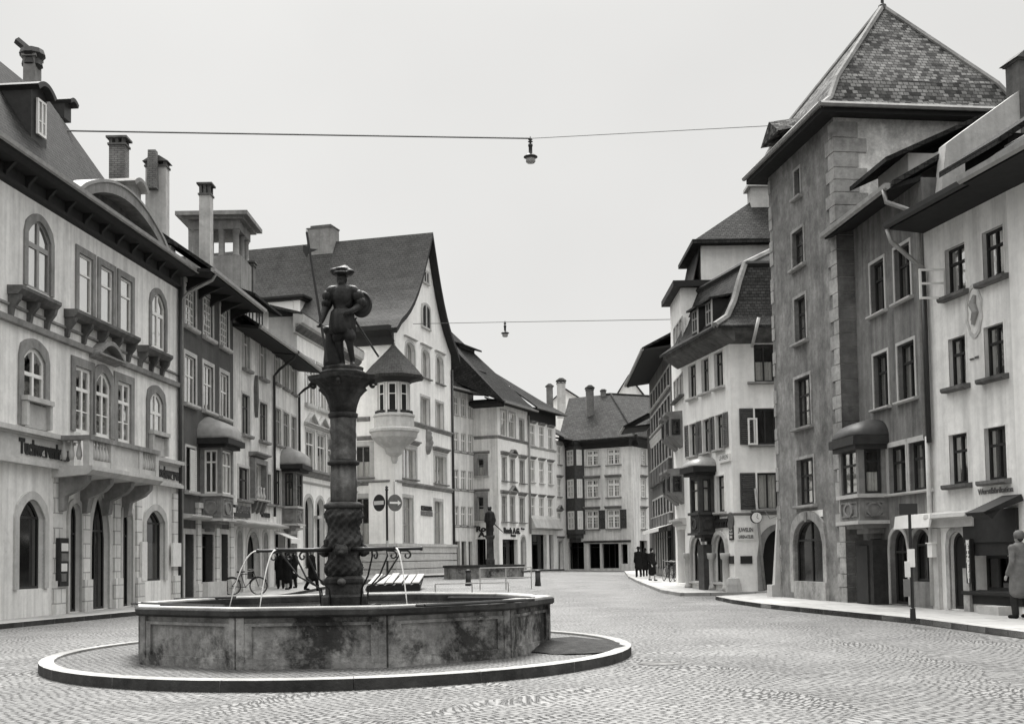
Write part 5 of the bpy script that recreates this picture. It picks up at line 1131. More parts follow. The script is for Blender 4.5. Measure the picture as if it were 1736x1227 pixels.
for (yt, yb) in ((706, 757), (802, 852)):
    for f in (.12, .58):
        a = UL * f; c = a + UL * .3; z0, z1 = fr.z(1152, yb), fr.z(1152, yt); mb = MB(); fr.prof(mb, a, c, [(0, z0 - .1), (-.55, z0 + .35), (-.55, z1 - .1), (-.7, z1), (-.7, z1 + .1), (0, z1 + .15)]); o = b.part(mb, 'oriel', 'oriel_stone')
        S = Fr(fr.pt(a, -.56, 0), fr.pt(c, -.56, 0)); window(b, S, .2, S.L - .2, z0 + .4, z1 - .2, rec=-.03, hole=False, parent=o, sill=0, frame='dark_paint', inner='none', glass='unlit_room')
        S = Fr(fr.pt(c, -.56, 0), fr.pt(c, 0, 0)); window(b, S, .1, S.L - .1, z0 + .4, z1 - .2, rec=-.03, hole=False, parent=o, sill=0, frame='dark_paint', cols=1, inner='none', glass='unlit_room')
window(b, 0, .6, UL - .5, .3, fr.z(1152, 897), name='shop_window', frame='dark_paint', sill=0, cols=3, rows=(.8,), inner='none', rec=.4); band(b, 0, .2, UL, fr.z(1152, 892), .3, .3, 'stone')
zt = b.H; mb = MB(); fr.box(mb, -.3, UL + .3, -.35, 4.5, zt, zt + .25); b.part(mb, 'coping', 'dark_wood')
# attic behind the parapet: street slope, white end wall and hipped roof
za = fe.z(1195, 408, -.0) - .1; y0 = fe.u(1188, 440); mb = MB()
fr.box(mb, .1, UL - .004, y0, 9, zt - .5, za); o = b.part(mb, 'attic', 'white_plaster')
m = MB(); slab(m, [fr.pt(-.2, .5, zt + .25), fr.pt(UL + .1, .5, zt + .25), fr.pt(UL + .1, y0, za), fr.pt(-.2, y0, za)])
e = [fr.pt(-.4, y0 - .35, za), fr.pt(UL + .4, y0 - .35, za), fr.pt(UL + .4, 9.3, za), fr.pt(-.4, 9.3, za)]; tp = [fr.pt(UL * .5, y0 + 2.6, za + 2.3), fr.pt(UL * .5, 7.5, za + 2.3)]; md = [p + (tp[0] - p) * .3 + Vector((0, 0, -.28)) for p in e[:2]]
slab(m, [e[0], e[1], tp[0]]); slab(m, [e[1], e[2], tp[1], tp[0]]); slab(m, [e[2], e[3], tp[1]]); slab(m, [e[3], e[0], tp[0], tp[1]]); fr.box(m, -.45, UL + .45, y0 - .4, 9.35, za - .12, za + .05); m.build('attic_roof', 'old_tile', o)
m = MB(); P = fe.pt(fe.u(1290, 345, 0), UL * .5, fe.z(1290, 352)); u_ = fe.u(1290, 345, -UL * .5); fe.box(m, u_ - .5, u_ + .9, UL * .5 - .4, UL * .5 + .4, za + 1.8, za + 2.75); fe.box(m, u_ - .65, u_ + 1.05, UL * .5 - .55, UL * .5 + .55, za + 2.75, za + 2.88); m.build('chimney', 'stone', o)
b.finish()
# ---------------------------------------------------------------- white corner house with mansard roof
GRP = 'houses along the right side'
R0d = (R0c - R0a).normalized(); R0in = Vector((-R0d.y, R0d.x))
R0x = R0c + Vector((1, .03)).normalized() * 7.5
b = Bld('townhouse', 'white corner house with grey shutters, a dark wooden bay and a tiled mansard roof', [R0a, R0c, R0x, R0x + Vector((.6, 5.5)), R0a + Vector((7.5, .5))], .12, 9.3, 'white_plaster', 'house', GRP); BR0 = b; fr = b.fr[0]; f2 = b.fr[1]; UL = fr.L
wt = dict(frame='dark_paint', sur=.07, smat='white_plaster', sill=.06, silld=.16, sillh=.1, cols=2, rows=(.68,), rec=.1, inner='sheer')
row(b, 0, [(1168, 1181, 619, 675.5), (1190, 1202.7, 608, 665), (1211.7, 1226.7, 594.5, 655)], **wt)
row(b, 0, [(1169.7, 1181, 719, 772.5), (1192, 1203.5, 711.4, 766.5), (1214, 1226.7, 700, 760.5)], shut='LR', shw=.42, **{**wt, 'inner': 'drapes'})
row(b, 0, [(1215.5, 1229, 806, 867)], **{**wt, 'cols': 1, 'inner': 'half'})
wr = dict(frame='dark_paint', sur=.06, smat='white_plaster', sill=.2, silld=.2, sillmat='grey_stone', cols=2, rows=(), rec=.12, inner='none')
u0, u1 = f2.u(1278, 615), f2.u(1313, 615); window(b, 1, u0, u1, f2.z(1295, 647), f2.z(1295, 583), **{**wr, 'inner': 'half'})
u0, u1 = f2.u(1280, 722), f2.u(1316, 722); w_ = window(b, 1, u0, u1, f2.z(1297, 753), f2.z(1297, 692), shut='L', shutmat='shutter_dark', shw=.5, **wr)
m = MB(); a, c, z0, z1 = f2.u(1265, 735), f2.u(1281, 735), f2.z(1272, 755), f2.z(1272, 710); O = outline(a, c, z0, z1); ring(f2, m, O, inset(O, .06), -.32, -.27); m.build('casement', 'white_paint', w_)
u0, u1 = f2.u(1284, 832), f2.u(1320, 832); window(b, 1, u0, u1, f2.z(1300, 863), f2.z(1300, 801), shut='L', shutmat='shutter_dark', shw=.56, **{**wr, 'inner': 'sheer'})
# dark wooden bay
dp = fr.depth(1211, 1184.7, 840); o1 = fr.u(1211, 840); o0 = fr.u(1169.5, 840, dp)
z_ = lambda y: fr.z(1184.7, y, dp)
oriel(b, 0, o0, o1, dp, z_(905), z_(870), z_(811), z_(799), fr.z(1199, 775), 'oriel_wood', 'zinc', cols=(1, 1), frame='dark_paint', ledge='oriel_wood', ov=.3, inner='fullblind', dome='dome')
mb = MB(); fr.box(mb, o0 + .25, o1 - .15, -dp * .7, -.01, .1, z_(905) - .4); b.part(mb, 'corbel', 'oriel_wood')
# arches of the shop
for (x0, x1, yt) in ((1174, 1194.5, 908), (1212.5, 1233.4, 906)):
    window(b, 0, fr.u(x0, 950), fr.u(x1, 950), .45, fr.z((x0 + x1) / 2, yt), arch='round', name='shop_window', frame='dark_paint', sur=.16, smat='stone', sproud=.1, sill=.1, cols=2, rows=(), inner='none', rec=.1)
for x in (1171, 1196, 1211, 1235):
    u = fr.u(x, 950); m = MB(); m.lathe(fr.pt(u, -.12, 0), [(.17, .15), (.14, .3), (.12, .35), (.12, fr.z(x, 937) - .25), (.18, fr.z(x, 937) - .2), (.2, fr.z(x, 937) - .05), (.2, fr.z(x, 937))], 10); b.part(m, 'column', 'stone', None, True)
u0, u1 = f2.u(1293, 960), f2.u(1350, 960); window(b, 1, u0, u1, .15, f2.z(1321, 897), arch='round', rise=1.0, name='gateway', frame='dark_wood', sur=.2, smat='grey_stone', sproud=.08, sill=0, cols=2, rows=(), inner='none', rec=.3, glass='unlit_room')
zb_ = fr.z(1225, 871); band(b, 0, o1 + .05, UL, zb_ - .1, .07, .1, 'grey_stone'); band(b, 1, 0, 2.2, zb_ - .1, .07, .1, 'grey_stone')
# signs and plaques
u = fr.u(1213, 896); text('lettering', 'Scherrer', .62, fr.pt(fr.u(1213, 893), -.06, fr.z(1213, 894)), (fr.d.x, fr.d.y, 0), None, 'letter_black', b.root, .04, 'LEFT', 1, .3, .03, fit=fr.u(1237, 890) - fr.u(1213, 893))
def plate_(F, x0, x1, y0, y1, mat, off=.05, name='plaque'):
    m = MB(); F.box(m, F.u(x0, (y0 + y1) / 2), F.u(x1, (y0 + y1) / 2), -off, -.004, F.z((x0 + x1) / 2, y1), F.z((x0 + x1) / 2, y0)); return b.part(m, name, mat)
p_ = plate_(fr, 1221, 1239.5, 770, 783, 'sign_white', .08); text('lettering', 'UHREN', .26, fr.pt(fr.u(1230, 777), -.083, fr.z(1230, 779)), (fr.d.x, fr.d.y, 0), None, 'sign_grey', p_, .004, 'CENTER', 1.1)
m = MB(); u, z = fr.uz(1241, 883); m.prism([fr.pt(u + .3 * math.cos(t * math.pi / 8) - .05, -.06, z + .33 * math.sin(t * math.pi / 8)) for t in range(16)], [fr.pt(u + .3 * math.cos(t * math.pi / 8) - .05, -.005, z + .33 * math.sin(t * math.pi / 8)) for t in range(16)]); b.part(m, 'medallion', 'dark_stone')
p_ = plate_(fr, 1238, 1244.5, 893, 915, 'sign_black'); 
for k, s in enumerate(('OR', 'SI', 'UHR')): text('lettering', s, .12, fr.pt(fr.u(1241.3, 900), -.053, fr.z(1241, 900 + 6 * k)), (fr.d.x, fr.d.y, 0), None, 'letter_white', p_, .004, 'CENTER', 1.1, fit=.28)
p_ = plate_(f2, 1249, 1279, 892, 915, 'sign_white', .05, 'sign_board')
for k, s in enumerate(('JUWELEN', 'UHREN-ATELIER')): text('lettering', s, .2 if k == 0 else .16, f2.pt(f2.u(1264, 900), -.053, f2.z(1264, 901 + 11 * k)), (f2.d.x, f2.d.y, 0), None, 'sign_grey', p_, .004, 'CENTER', 1, 0, .01, fit=.56)
plate_(fr, 1238, 1244.7, 942, 955, 'sign_black'); plate_(f2, 1255, 1275, 942, 955, 'sign_black')
mb = MB(); mb.lathe((R0c.x - .1, R0c.y - .15, 0), [(.3, .1), (.28, .4), (.22, .62), (.08, .68)], 10); b.part(mb, 'guard_stone', 'whitewash')
mb = MB(); P = f2.pt(f2.u(1282, 940), -.12, 0); pipe(b, [(P.x, P.y, 3.9), (P.x + .25, P.y, .2)], .05, 'zinc')
# cornice and mansard
zE = fr.z(1238, 580)
zl = fr.z(1238, 566, .8)
mb = MB(); pr = [(0, zE - .05), (-.1, zE), (-.3, zE + .14), (-.6, zE + .3), (-.66, zE + .46), (-.2, zE + .55), (0, zE + .55)]
fr.prof(mb, -.6, UL, pr); f2.prof(mb, -.0, f2.L, [(y + .003, z - .002) for y, z in pr]); fr.prof(mb, UL, UL + .62, pr); b.part(mb, 'cornice', 'dark_stone')
zC = fr.z(1265, 456, -1.3); k = 1.5; zM = zE + .5
E0, E1, E2 = fr.pt(-.6, -.8, zM), fr.pt(UL + .7, -.8, zM), f2.pt(f2.L, -.8, zM)
def inw(t, z): return fr.pt(-.3, -.8 + k * t, z), Vector((fr.pt(UL + .7, -.8 + k * t, z).x + .0, fr.pt(UL + .7, -.8 + k * t, z).y + k * t * .9, z)), Vector((f2.pt(f2.L, -.8 + k * t, z).x, f2.pt(f2.L, -.8 + k * t, z).y, z))
mb = MB(); prev = (E0, E1, E2)
H_ = zC - zM
for (t, f) in ((.38, .16), (.62, .42), (.8, .72), (1.0, 1.0)):
    cur = inw(t, zM + H_ * f)
    slab(mb, [prev[0], prev[1], cur[1], cur[0]], .1); slab(mb, [prev[1], prev[2], cur[2], cur[1]], .1); prev = cur
tp = [Vector((p.x + q[0], p.y + q[1], p.z + 1.9)) for p, q in zip(prev, ((3.0, 1.0), (3.0, 3.2), (0, 3.4)))]
slab(mb, [prev[0], prev[1], tp[1], tp[0]], .1); slab(mb, [prev[1], prev[2], tp[2], tp[1]], .1)
rf = b.part(mb, 'roof', 'old_tile')
m = MB(); pts = [E1] + [inw(t, zM + H_ * f)[1] for (t, f) in ((.38, .16), (.62, .42), (.8, .72), (1.0, 1.0))] + [tp[1]]; m.tube(pts, .13, 6); m.build('ridge', 'grey_stone', rf)
m = MB(); m.tube([prev[0], prev[1]], .12, 6); m.tube([prev[1], prev[2]], .12, 6); m.build('ridge', 'dark_wood', rf)
for x in (1184, 1208):
    u = fr.u(x + 3, 545, .1); dm = MB(); fr.box(dm, u - .38, u + .38, -.3, 1.1, zM + .3, zM + 1.35); d_ = b.part(dm, 'dormer', 'dark_wood'); m = MB(); slab(m, [fr.pt(u - .5, -.5, zM + 1.35), fr.pt(u + .5, -.5, zM + 1.35), fr.pt(u + .5, 1.2, zM + 1.7), fr.pt(u - .5, 1.2, zM + 1.7)], .08); m.build('dormer_roof', 'old_tile', d_)
    m = MB(); fr.box(m, u + .3, u + .4, -.34, -.31, zM + .3, zM + 1.35); m.build('trim', 'whitewash', d_); window(b, 0, u - .34, u + .28, zM + .4, zM + 1.28, yoff=-.34, rec=.02, hole=False, parent=d_, sill=0, cols=2, rows=(.6,), frame='grey_paint', inner='none', glass='unlit_room')
P = f2.pt(f2.u(1275, 560), -.7, 0); pipe(b, [(P.x + .05, P.y - .2, zE + .75), (P.x - .1, P.y - .1, zE + .1), (P.x - .1, P.y + .4, zE - .2)], .06, 'pale_metal')
b.finish()
# ---------------------------------------------------------------- tower
Td = (Cn - T0).normalized(); Tin = Vector((-Td.y, Td.x)); TD = 5.4
b = Bld('tower', 'tall square plastered stair tower with corner stones and a steep pyramid tile roof', [T0, Cn, Cn + Tin * TD, T0 + Tin * TD], .12, 14.05, 'tower_plaster', 'tower', None); BT = b; fr = b.fr[0]; f2 = b.fr[1]; UL = fr.L
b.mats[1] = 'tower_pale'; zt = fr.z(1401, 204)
b.H = zt
wt = dict(frame='dark_paint', sur=.09, smat='quoin', sill=.08, silld=.14, sillh=.1, sillmat='quoin', cols=2, rows=(.64,), mrows=(.32,), rec=.12, inner='sheer')
row(b, 0, [(1347.5, 1357, 288, 334)], **{**wt, 'cols': 1, 'rows': (), 'mrows': (), 'inner': 'none'})
row(b, 0, [(1344, 1363, 390, 452)], **wt); row(b, 0, [(1348, 1367, 503, 579)], **{**wt, 'inner': 'half'}); row(b, 0, [(1348.5, 1375, 638.6, 723)], **{**wt, 'cols': 3}); row(b, 0, [(1352, 1380.5, 777, 855)], **{**wt, 'cols': 3})
u0, u1 = fr.u(1347.5, 950), fr.u(1398, 950); window(b, 0, u0, u1, .3, fr.z(1372, 880), arch='round', rise=.75, name='shop_window', frame='dark_paint', sur=.26, smat='quoin', sproud=.06, sill=0, cols=2, rows=(.72,), inner='none', rec=.1)
mb = MB(); uc = (u0 + u1) / 2; fr.box(mb, uc - .09, uc + .09, -.1, .05, fr.z(1372, 884), fr.z(1372, 868)); b.part(mb, 'keystone', 'grey_stone')
mb = MB(); fr.box(mb, uc + .1, u1, .2, .3, .1, 2.4); b.part(mb, 'door', 'dark_wood'); mb = MB(); fr.box(mb, u0 + .1, u1 + .25, -.1, .18, .1, .65); b.part(mb, 'stone_step', 'quoin'); mb = MB(); fr.box(mb, uc + .15, u1, -.02, .0, 2.55, 2.75); b.part(mb, 'plaque', 'sign_white')
# corner stones: one course = one part built as a long-and-short pair round the corner
zq = .1; k = 0
qL, qR, qF = MB(), MB(), MB()
while zq < zt - .6:
    h = .34 + .12 * rnd.random(); a = .55 if k % 2 else .3; a += .1 * rnd.random(); c = .95 if k % 2 else .7; jit = .012 * rnd.random()
    fr.box(qL, UL - a, UL + .02 + jit, -.03 - jit, -.002, zq, zq + h - .02); f2.box(qR if zq < 10.4 else qL, -.02 - jit, c, -.028 - jit, -.002, zq + .003, zq + h - .023)
    if k % 3 != 1: fr.box(qF, -.02, .18 + .12 * rnd.random(), -.02, -.002, zq, zq + h - .03)
    zq += h; k += 1
q1 = b.part(qL, 'corner_stones', 'quoin'); q2 = b.part(qR, 'corner_stones', 'quoin_shaded'); q3 = b.part(qF, 'corner_stones', 'quoin')  # right-face stones below the neighbour's eave: shade put into a darker colour
for q in (q1, q2, q3): q['kind'] = 'stuff'
mb = MB(); fr.prof(mb, -.15, UL + .25, [(0, zt - .05), (-.5, zt + .05), (-.75, zt + .25), (0, zt + .5)]); 
# roof: bell-cast pyramid, apex with finial
c = (V2(fr.pt(0, 0, 0)) + V2(f2.pt(TD, 0, 0))) / 2; ap = atY(1496, 12, c.y)
ov = .55
def sq(s, z): return [Vector((c.x + (p.x - c.x) * s, c.y + (p.y - c.y) * s, z)) for p in b.foot]
half = UL / 2; zA = ap.z; zE = fr.z(1282, 294, ov)
lv = [((half + ov) / half, zE + .12), ((half + .12) / half, zE + .5), ((half - .25) / half, zE + 1.25), (.0, zA)]
mb = MB(); R_ = [sq(s, z) for s, z in lv[:-1]]
cxy = Vector((ap.x, ap.y, zA)); R_.append([cxy] * 4)
for a in range(3):
    for q in range(4):
        r = (q + 1) % 4
        mb.face([R_[a][q], R_[a][r], R_[a + 1][r], R_[a + 1][q]] if a < 2 else [R_[a][q], R_[a][r], cxy])
rf = b.part(mb, 'roof', 'tower_tile')
m = MB()
for q in range(4): m.tube([R_[0][q], R_[1][q], R_[2][q], cxy], .09, 6)
m.build('hip_ridge', 'grey_stone', rf)
m = MB(); s0 = sq((half + ov) / half, zE + .1); s1 = sq((half + ov) / half, zE - .06); s2 = sq(1.0, zt - .1); s3 = sq(1.0, zE + .1)
for q in range(4):
    r = (q + 1) % 4; m.face([s1[q], s1[r], s0[r], s0[q]]); m.face([s2[q], s2[r], s1[r], s1[q]])
m.build('eave', 'eave_wood', rf)
m = MB(); m.lathe((cxy.x, cxy.y, zA - .1), [(.16, 0), (.12, .15), (.05, .2), (.05, .6), (.12, .68), (.12, .78), (.02, .95)], 8); m.build('finial', 'dark_lead', rf)
mb = MB(); q0, q1_ = sq((half + ov + .06) / half, zE + .14)[0], sq((half + ov + .06) / half, zE + .14)[1]; mb.tube([q0, q1_], .08, 6); mb.tube([q1_, sq((half + ov + .06) / half, zE + .14)[2]], .08, 6); b.part(mb, 'gutter', 'zinc')
# small gablet on the street slope
mb = MB(); u, z = fr.u(1390, 175, .1), fr.z(1390, 178, .1); u = UL * .42; z = zE + .45; mb.prism([fr.pt(u - .8, -.75, z), fr.pt(u + .8, -.75, z), fr.pt(u, -.75, z + .55)], [fr.pt(u - .8, 1.0, z + .35), fr.pt(u + .8, 1.0, z + .35), fr.pt(u, 1.3, z + .9)]); b.part(mb, 'dormer', 'tower_tile')
mb = MB(); fr.box(mb, -.35, .12, -.3, .1, .05, .5); mb.hexa([fr.pt(-.12, -.2, .5), fr.pt(.12, -.2, .5), fr.pt(.12, .05, .5), fr.pt(-.12, .05, .5), fr.pt(.02, -.06, 2.6), fr.pt(.1, -.06, 2.6), fr.pt(.1, .02, 2.6), fr.pt(.02, .02, 2.6)]); b.part(mb, 'guard_stone', 'whitewash')
b.finish()
# ---------------------------------------------------------------- brown house between tower and shop
b = Bld('townhouse', 'streaky brown plastered house beside the tower with a dark-domed stone bay', foot(R2a - (R2b - R2a).normalized() * .3, R2b, 8.5), .12, 10.6, 'brown_plaster', 'house', GRP); fr = b.fr[0]; UL = fr.L
wt = dict(frame='dark_wood', sur=.08, smat='whitewash', sproud=.025, sill=.05, silld=.13, sillh=.08, sillmat='whitewash', cols=2, rows=(.66,), rec=.12, inner='drapes')
row(b, 0, [(1476.5, 1500, 443, 533.5), (1517, 1544, 415.5, 505.6)], **{**wt, 'inner': 'none'}); row(b, 0, [(1482, 1506.5, 597, 689.5), (1523, 1552, 582, 677.8)], **wt)
row(b, 0, [(1507, 1537, 756, 835), (1542, 1576, 747, 830)], **{**wt, 'sur': .13, 'inner': 'half'})
dp = fr.depth(1503, 1455, 780); o1 = fr.u(1503, 780); o0 = fr.u(1422, 790, dp)
z_ = lambda y: fr.z(1455, y, dp)
oriel(b, 0, o0, o1, dp, z_(886), z_(840), z_(760), z_(752), fr.z(1483, 708, .2), 'oriel_stone', 'dark_lead', cols=(1, 1), frame='dark_paint', ledge='whitewash', ov=.2, inner='half', dome='dome')
mb = MB(); fr.box(mb, o0 + .1, o1 - .1, -dp + .35, -.02, .1, z_(886) - .45); b.part(mb, 'porch_wall', 'porch_stone')
mb = MB(); fr.box(mb, o0 + .3, o1 - .35, -dp + .3, -dp + .36, .15, z_(886) - .6); b.part(mb, 'door', 'dark_wood')
for (x0, x1, yt) in ((1509.5, 1540, 897), (1546, 1581, 896)):
    window(b, 0, fr.u(x0, 960), fr.u(x1, 960), .15 if x0 < 1540 else .75, fr.z((x0 + x1) / 2, yt), arch='round', rise=.5, name='shop_window', frame='dark_paint', sur=.09, smat='whitewash', sill=0, cols=2 if x0 > 1540 else 1, rows=(.7,), inner='none', rec=.14)
a, c = fr.u(1514.5, 888, .3), fr.u(1574, 888, .3); mb = MB(); z0 = fr.z(1545, 895, .3); fr.prof(mb, a, c, [(0, z0 + .35), (-.25, z0 + .32), (-.3, z0), (-.26, z0), (-.2, z0 + .22), (0, z0 + .22)]); b.part(mb, 'awning', 'white_paint')
zE = fr.z(1510, 307, .7); eaves(b, 0, .1, UL - .05, zE - .25, .75, gut=True, gmat='zinc', rise=.25)
mb = MB(); slab(mb, [fr.pt(-.1, -.75, zE - .05), fr.pt(UL, -.75, zE - .05), fr.pt(UL, 5, zE + 3.2), fr.pt(-.1, 5, zE + 3.2)]); b.part(mb, 'roof', 'old_tile')
u0, u1 = fr.u(1497, 275, .3), fr.u(1560, 235, .3); u0, u1 = UL * .3, UL * .78; mb = MB(); fr.box(mb, u0 + .25, u1 - .1, .2, 3, zE, zE + 1.05); dm = b.part(mb, 'dormer', 'whitewash'); m = MB(); slab(m, [fr.pt(u0, -.5, zE + .85), fr.pt(u1 + .15, -.5, zE + .85), fr.pt(u1 + .15, 4.5, zE + 3.1), fr.pt(u0, 4.5, zE + 3.1)], .12); m.build('dormer_roof', 'roof_tile', dm)
pipe(b, [fr.pt(UL - .25, -.85, zE - .2), fr.pt(UL - .25, -.8, zE - .5), fr.pt(UL - .06, -.3, zE - .75), fr.pt(UL - .05, -.1, zE - 1.0), fr.pt(UL - .05, -.1, 4.2)], .06, 'zinc')
pipe(b, [fr.pt(UL + .04, -.1, 4.25), fr.pt(UL + .04, -.1, .2)], .06, 'pale_metal')
b.finish()
# ---------------------------------------------------------------- shop house at the right edge
b = Bld('townhouse', 'pale plastered butcher shop house with deep dark eaves and painted wall emblem', foot(R2b, R3b, 8.5), .12, 9.3, 'light_plaster', 'house', GRP); B3r = b; fr = b.fr[0]; UL = fr.L; b.wall = 'pale_plaster'
wt = dict(frame='dark_wood', sur=.05, smat='pale_plaster', sproud=.01, sill=.09, silld=.18, sillh=.12, sillmat='dark_stone', cols=2, rows=(.66,), rec=.1, inner='drapes', fw=.06)
row(b, 0, [(1603, 1637, 421, 497), (1666, 1702, 383, 473)], **{**wt, 'inner': 'none'}); row(b, 0, [(1609, 1638, 573, 655), (1669, 1702.5, 548.5, 637)], **wt); row(b, 0, [(1610, 1641, 735, 820), (1670, 1706.5, 723, 812)], **wt)
# open white casement
m = MB(); P = fr.pt(fr.u(1603, 480), 0, 0); S = Fr(P + Vector((-fr.n.x, -fr.n.y, 0)) * -.0 + Vector((fr.n.x, fr.n.y, 0)) * .62 - Vector((fr.d.x, fr.d.y, 0)) * .1, P); O = outline(0, S.L, fr.z(1603, 507), fr.z(1603, 455)); ring(S, m, O, inset(O, .05), -.02, .02); S.box(m, .05, S.L - .05, -.018, .018, fr.z(1603, 482), fr.z(1603, 478.5)); b.part(m, 'casement', 'white_paint')
# emblem painted on the wall
u, z = fr.uz(1652, 527); mb = MB(); E1 = [(u + .3 * math.cos(t * math.pi / 10) * (1.15 if t % 2 else 1), z + .62 * math.sin(t * math.pi / 10)) for t in range(20)]; E2 = [(u + (p[0] - u) * .78, z + (p[1] - z) * .85) for p in E1]
ring(fr, mb, E1, E2, -.025, .005); o = b.part(mb, 'emblem', 'stone'); m = MB()
m.tube([fr.pt(u - .05, -.01, z - .3), fr.pt(u + .08, -.01, z - .05), fr.pt(u - .03, -.01, z + .15), fr.pt(u + .05, -.01, z + .35)], [.06, .1, .12, .05], 6); m.tube([fr.pt(u - .12, -.01, z + .25), fr.pt(u - .02, -.01, z + .05), fr.pt(u - .1, -.01, z - .2)], .04, 5); m.build('emblem_figure', 'grey_paint', o)
T = lambda s, x, y, sz, mt, sx=1.0, al='LEFT', bd=.0: text('lettering', s, sz, fr.pt(fr.u(x, y), -.02, fr.z(x, y)), (fr.d.x, fr.d.y, 0), None, mt, b.root, .01, al, sx, 0, bd)
T('Wurstfabrikation', 1659.5, 838.5, .19, 'sign_grey', .98); T('anno 1664', 1645.5, 611, .08, 'shutter_grey')
# shop ledge, canopy, dark shopfront
zL = fr.z(1640, 869.5, .3); mb = MB(); fr.prof(mb, .05, fr.u(1655, 865), [(0, zL + .1), (-.28, zL + .03), (-.3, zL - .06), (-.12, zL - .1), (-.12, zL - .28), (0, zL - .3)]); b.part(mb, 'string_course', 'whitewash')
u0 = fr.u(1667, 838, .5); mb = MB(); zc = fr.z(1690, 846, .5) - .22; fr.prof(mb, u0, UL + .2, [(0, zc + .18), (-.9, zc - .12), (-.95, zc - .05), (-.05, zc + .32)]); fr.prof(mb, u0 + .1, UL + .2, [(-.55, zc + .02), (-.75, zc - .2), (-.95, zc - .06)]); b.part(mb, 'awning', 'dark_wood')
window(b, 0, fr.u(1611.5, 970), fr.u(1639.5, 970), .15, fr.z(1625, 901), arch='round', name='door', frame='dark_wood', sur=.14, smat='quoin', sill=0, cols=1, rows=(), inner='none', rec=.1, glass='unlit_room')
m = MB(); fr.box(m, fr.u(1604, 950), fr.u(1650, 950), -.05, -.006, 2.7, zL - .3); 
us = fr.u(1652, 960); window(b, 0, us, UL - .25, .6, zL - .95, name='shop_window', frame='dark_wood', sill=.05, sillmat='dark_wood', cols=3, rows=(), inner='none', rec=.3, sur=.3, smat='dark_wood', sbot=True)
m = MB(); fr.box(m, us - .3, UL, -.07, -.004, zL - .66, zL + .06); b.part(m, 'fascia', 'dark_wood'); m = MB(); fr.box(m, us - .32, us - .08, -.1, -.003, .1, 1.1); b.part(m, 'pier', 'quoin')
m = MB(); fr.box(m, .02, .3, -.1, -.003, .1, zL - .3); b.part(m, 'pier', 'stone'); m = MB(); fr.box(m, .06, .26, -.22, -.1, fr.z(1591, 944), fr.z(1591, 921)); lb = b.part(m, 'letter_box', 'white_paint'); m = MB(); fr.box(m, .03, .29, -.25, -.1, fr.z(1591, 921), fr.z(1591, 919)); m.build('lid', 'white_paint', lb)
a, c = fr.u(1640, 950, .12), fr.u(1648, 950, .12); m = MB(); fr.box(m, a, c, -.16, -.06, fr.z(1644, 988), fr.z(1644, 913)); sg = b.part(m, 'sign_board', 'sign_black')
for k, s in enumerate('METZGEREI'): text('lettering', s, .14, fr.pt((a + c) / 2, -.165, fr.z(1644, 922.5 + 8 * k)), (fr.d.x, fr.d.y, 0), None, 'letter_white', sg, .005, 'CENTER', 1.0, 0, .008)
for k, s in enumerate(('Gebrüder', 'Bernath')): text('lettering', s, .13, fr.pt(fr.u(1688, 935), .29, fr.z(1688, 934.5 + 8.5 * k)), (fr.d.x, fr.d.y, 0), None, 'letter_white', b.root, .004, 'LEFT', 1.0, 0, .006)
m = MB(); fr.box(m, fr.u(1691, 965), fr.u(1708, 965), .42, .45, fr.z(1698, 990), fr.z(1698, 945)); b.part(m, 'blind', 'curtain')
m = MB(); a, c = fr.u(1671, 1035, .3), fr.u(1707, 1035, .3); fr.box(m, a, c, -.5, -.12, .1, .3); b.part(m, 'stone_step', 'whitewash')
# eaves, roof, fire wall, chimney
dpE = fr.depth(1572, 1513, 390, .3, 2.5); zE = fr.z(1513, 386, dpE)
eaves(b, 0, .02, UL + .3, zE, dpE, gut=True, rise=-.06, gmat='dark_paint')
mb = MB(); slab(mb, [fr.pt(1.35, -.35, zE + 1.0), fr.pt(UL + .3, -.35, zE + 1.0), fr.pt(UL + .3, 4.2, zE + 3.9), fr.pt(1.35, 4.2, zE + 3.9)], .14); b.part(mb, 'dormer_roof', 'roof_tile'); mb = MB(); fr.box(mb, 1.7, UL, .1, 3, zE + .6, zE + 1.25); b.part(mb, 'dormer', 'dark_wood')
mb = MB(); slab(mb, [fr.pt(.0, -dpE, zE + .14), fr.pt(UL + .3, -dpE, zE + .14), fr.pt(UL + .3, 4.2, zE + .14 + (4.2 + dpE) * .5), fr.pt(.0, 4.2, zE + .14 + (4.2 + dpE) * .5)]); b.part(mb, 'roof', 'roof_tile')
m = MB(); fr.prof(m, UL * .52, UL * .53, [(0, zE), (-.1, zE)]) 
P3 = Fr(V2(fr.pt(-.02, -.0, 0)), V2(fr.pt(-.02, 7, 0))); pts = [P3.uz(x, y) for x, y in ((1591, 252), (1640, 216), (1700, 173), (1745, 140))]
pts = [(max(0.02, p[0]), p[1]) for p in pts]; base = [(7.0, 8.0), (.02, 8.0)]; pp = pts + [(7.0, pts[-1][1])] + base
mb = MB(); mb.prism([P3.pt(u, -.02, z) for u, z in pp], [P3.pt(u, -.34, z) for u, z in pp]); b.part(mb, 'fire_wall', 'stucco_stain')
q = P3.uz(1714, 160); chimney(b, P3.pt(q[0] + .3, -.1, q[1] - .35), .62, .55, P3.z(1714, 93) - q[1] + .35, 'dark_stone', 'gable', .2)
pipe(b, [fr.pt(.05, -dpE - .06, zE), fr.pt(.06, -dpE + .02, zE - .3), fr.pt(.1, -.3, zE - .8), fr.pt(.12, -.12, zE - .95)], .06, 'zinc'); pipe(b, [fr.pt(.12, -.11, zE - .95), fr.pt(.12, -.11, 4.1)], .065, 'dark_paint')
b.finish()
b = Bld('townhouse', 'very pale plastered house cut off by the right edge of the square', foot(R3b, R4b, 8.5), .12, 10.2, 'white_plaster', 'house', GRP); fr = b.fr[0]
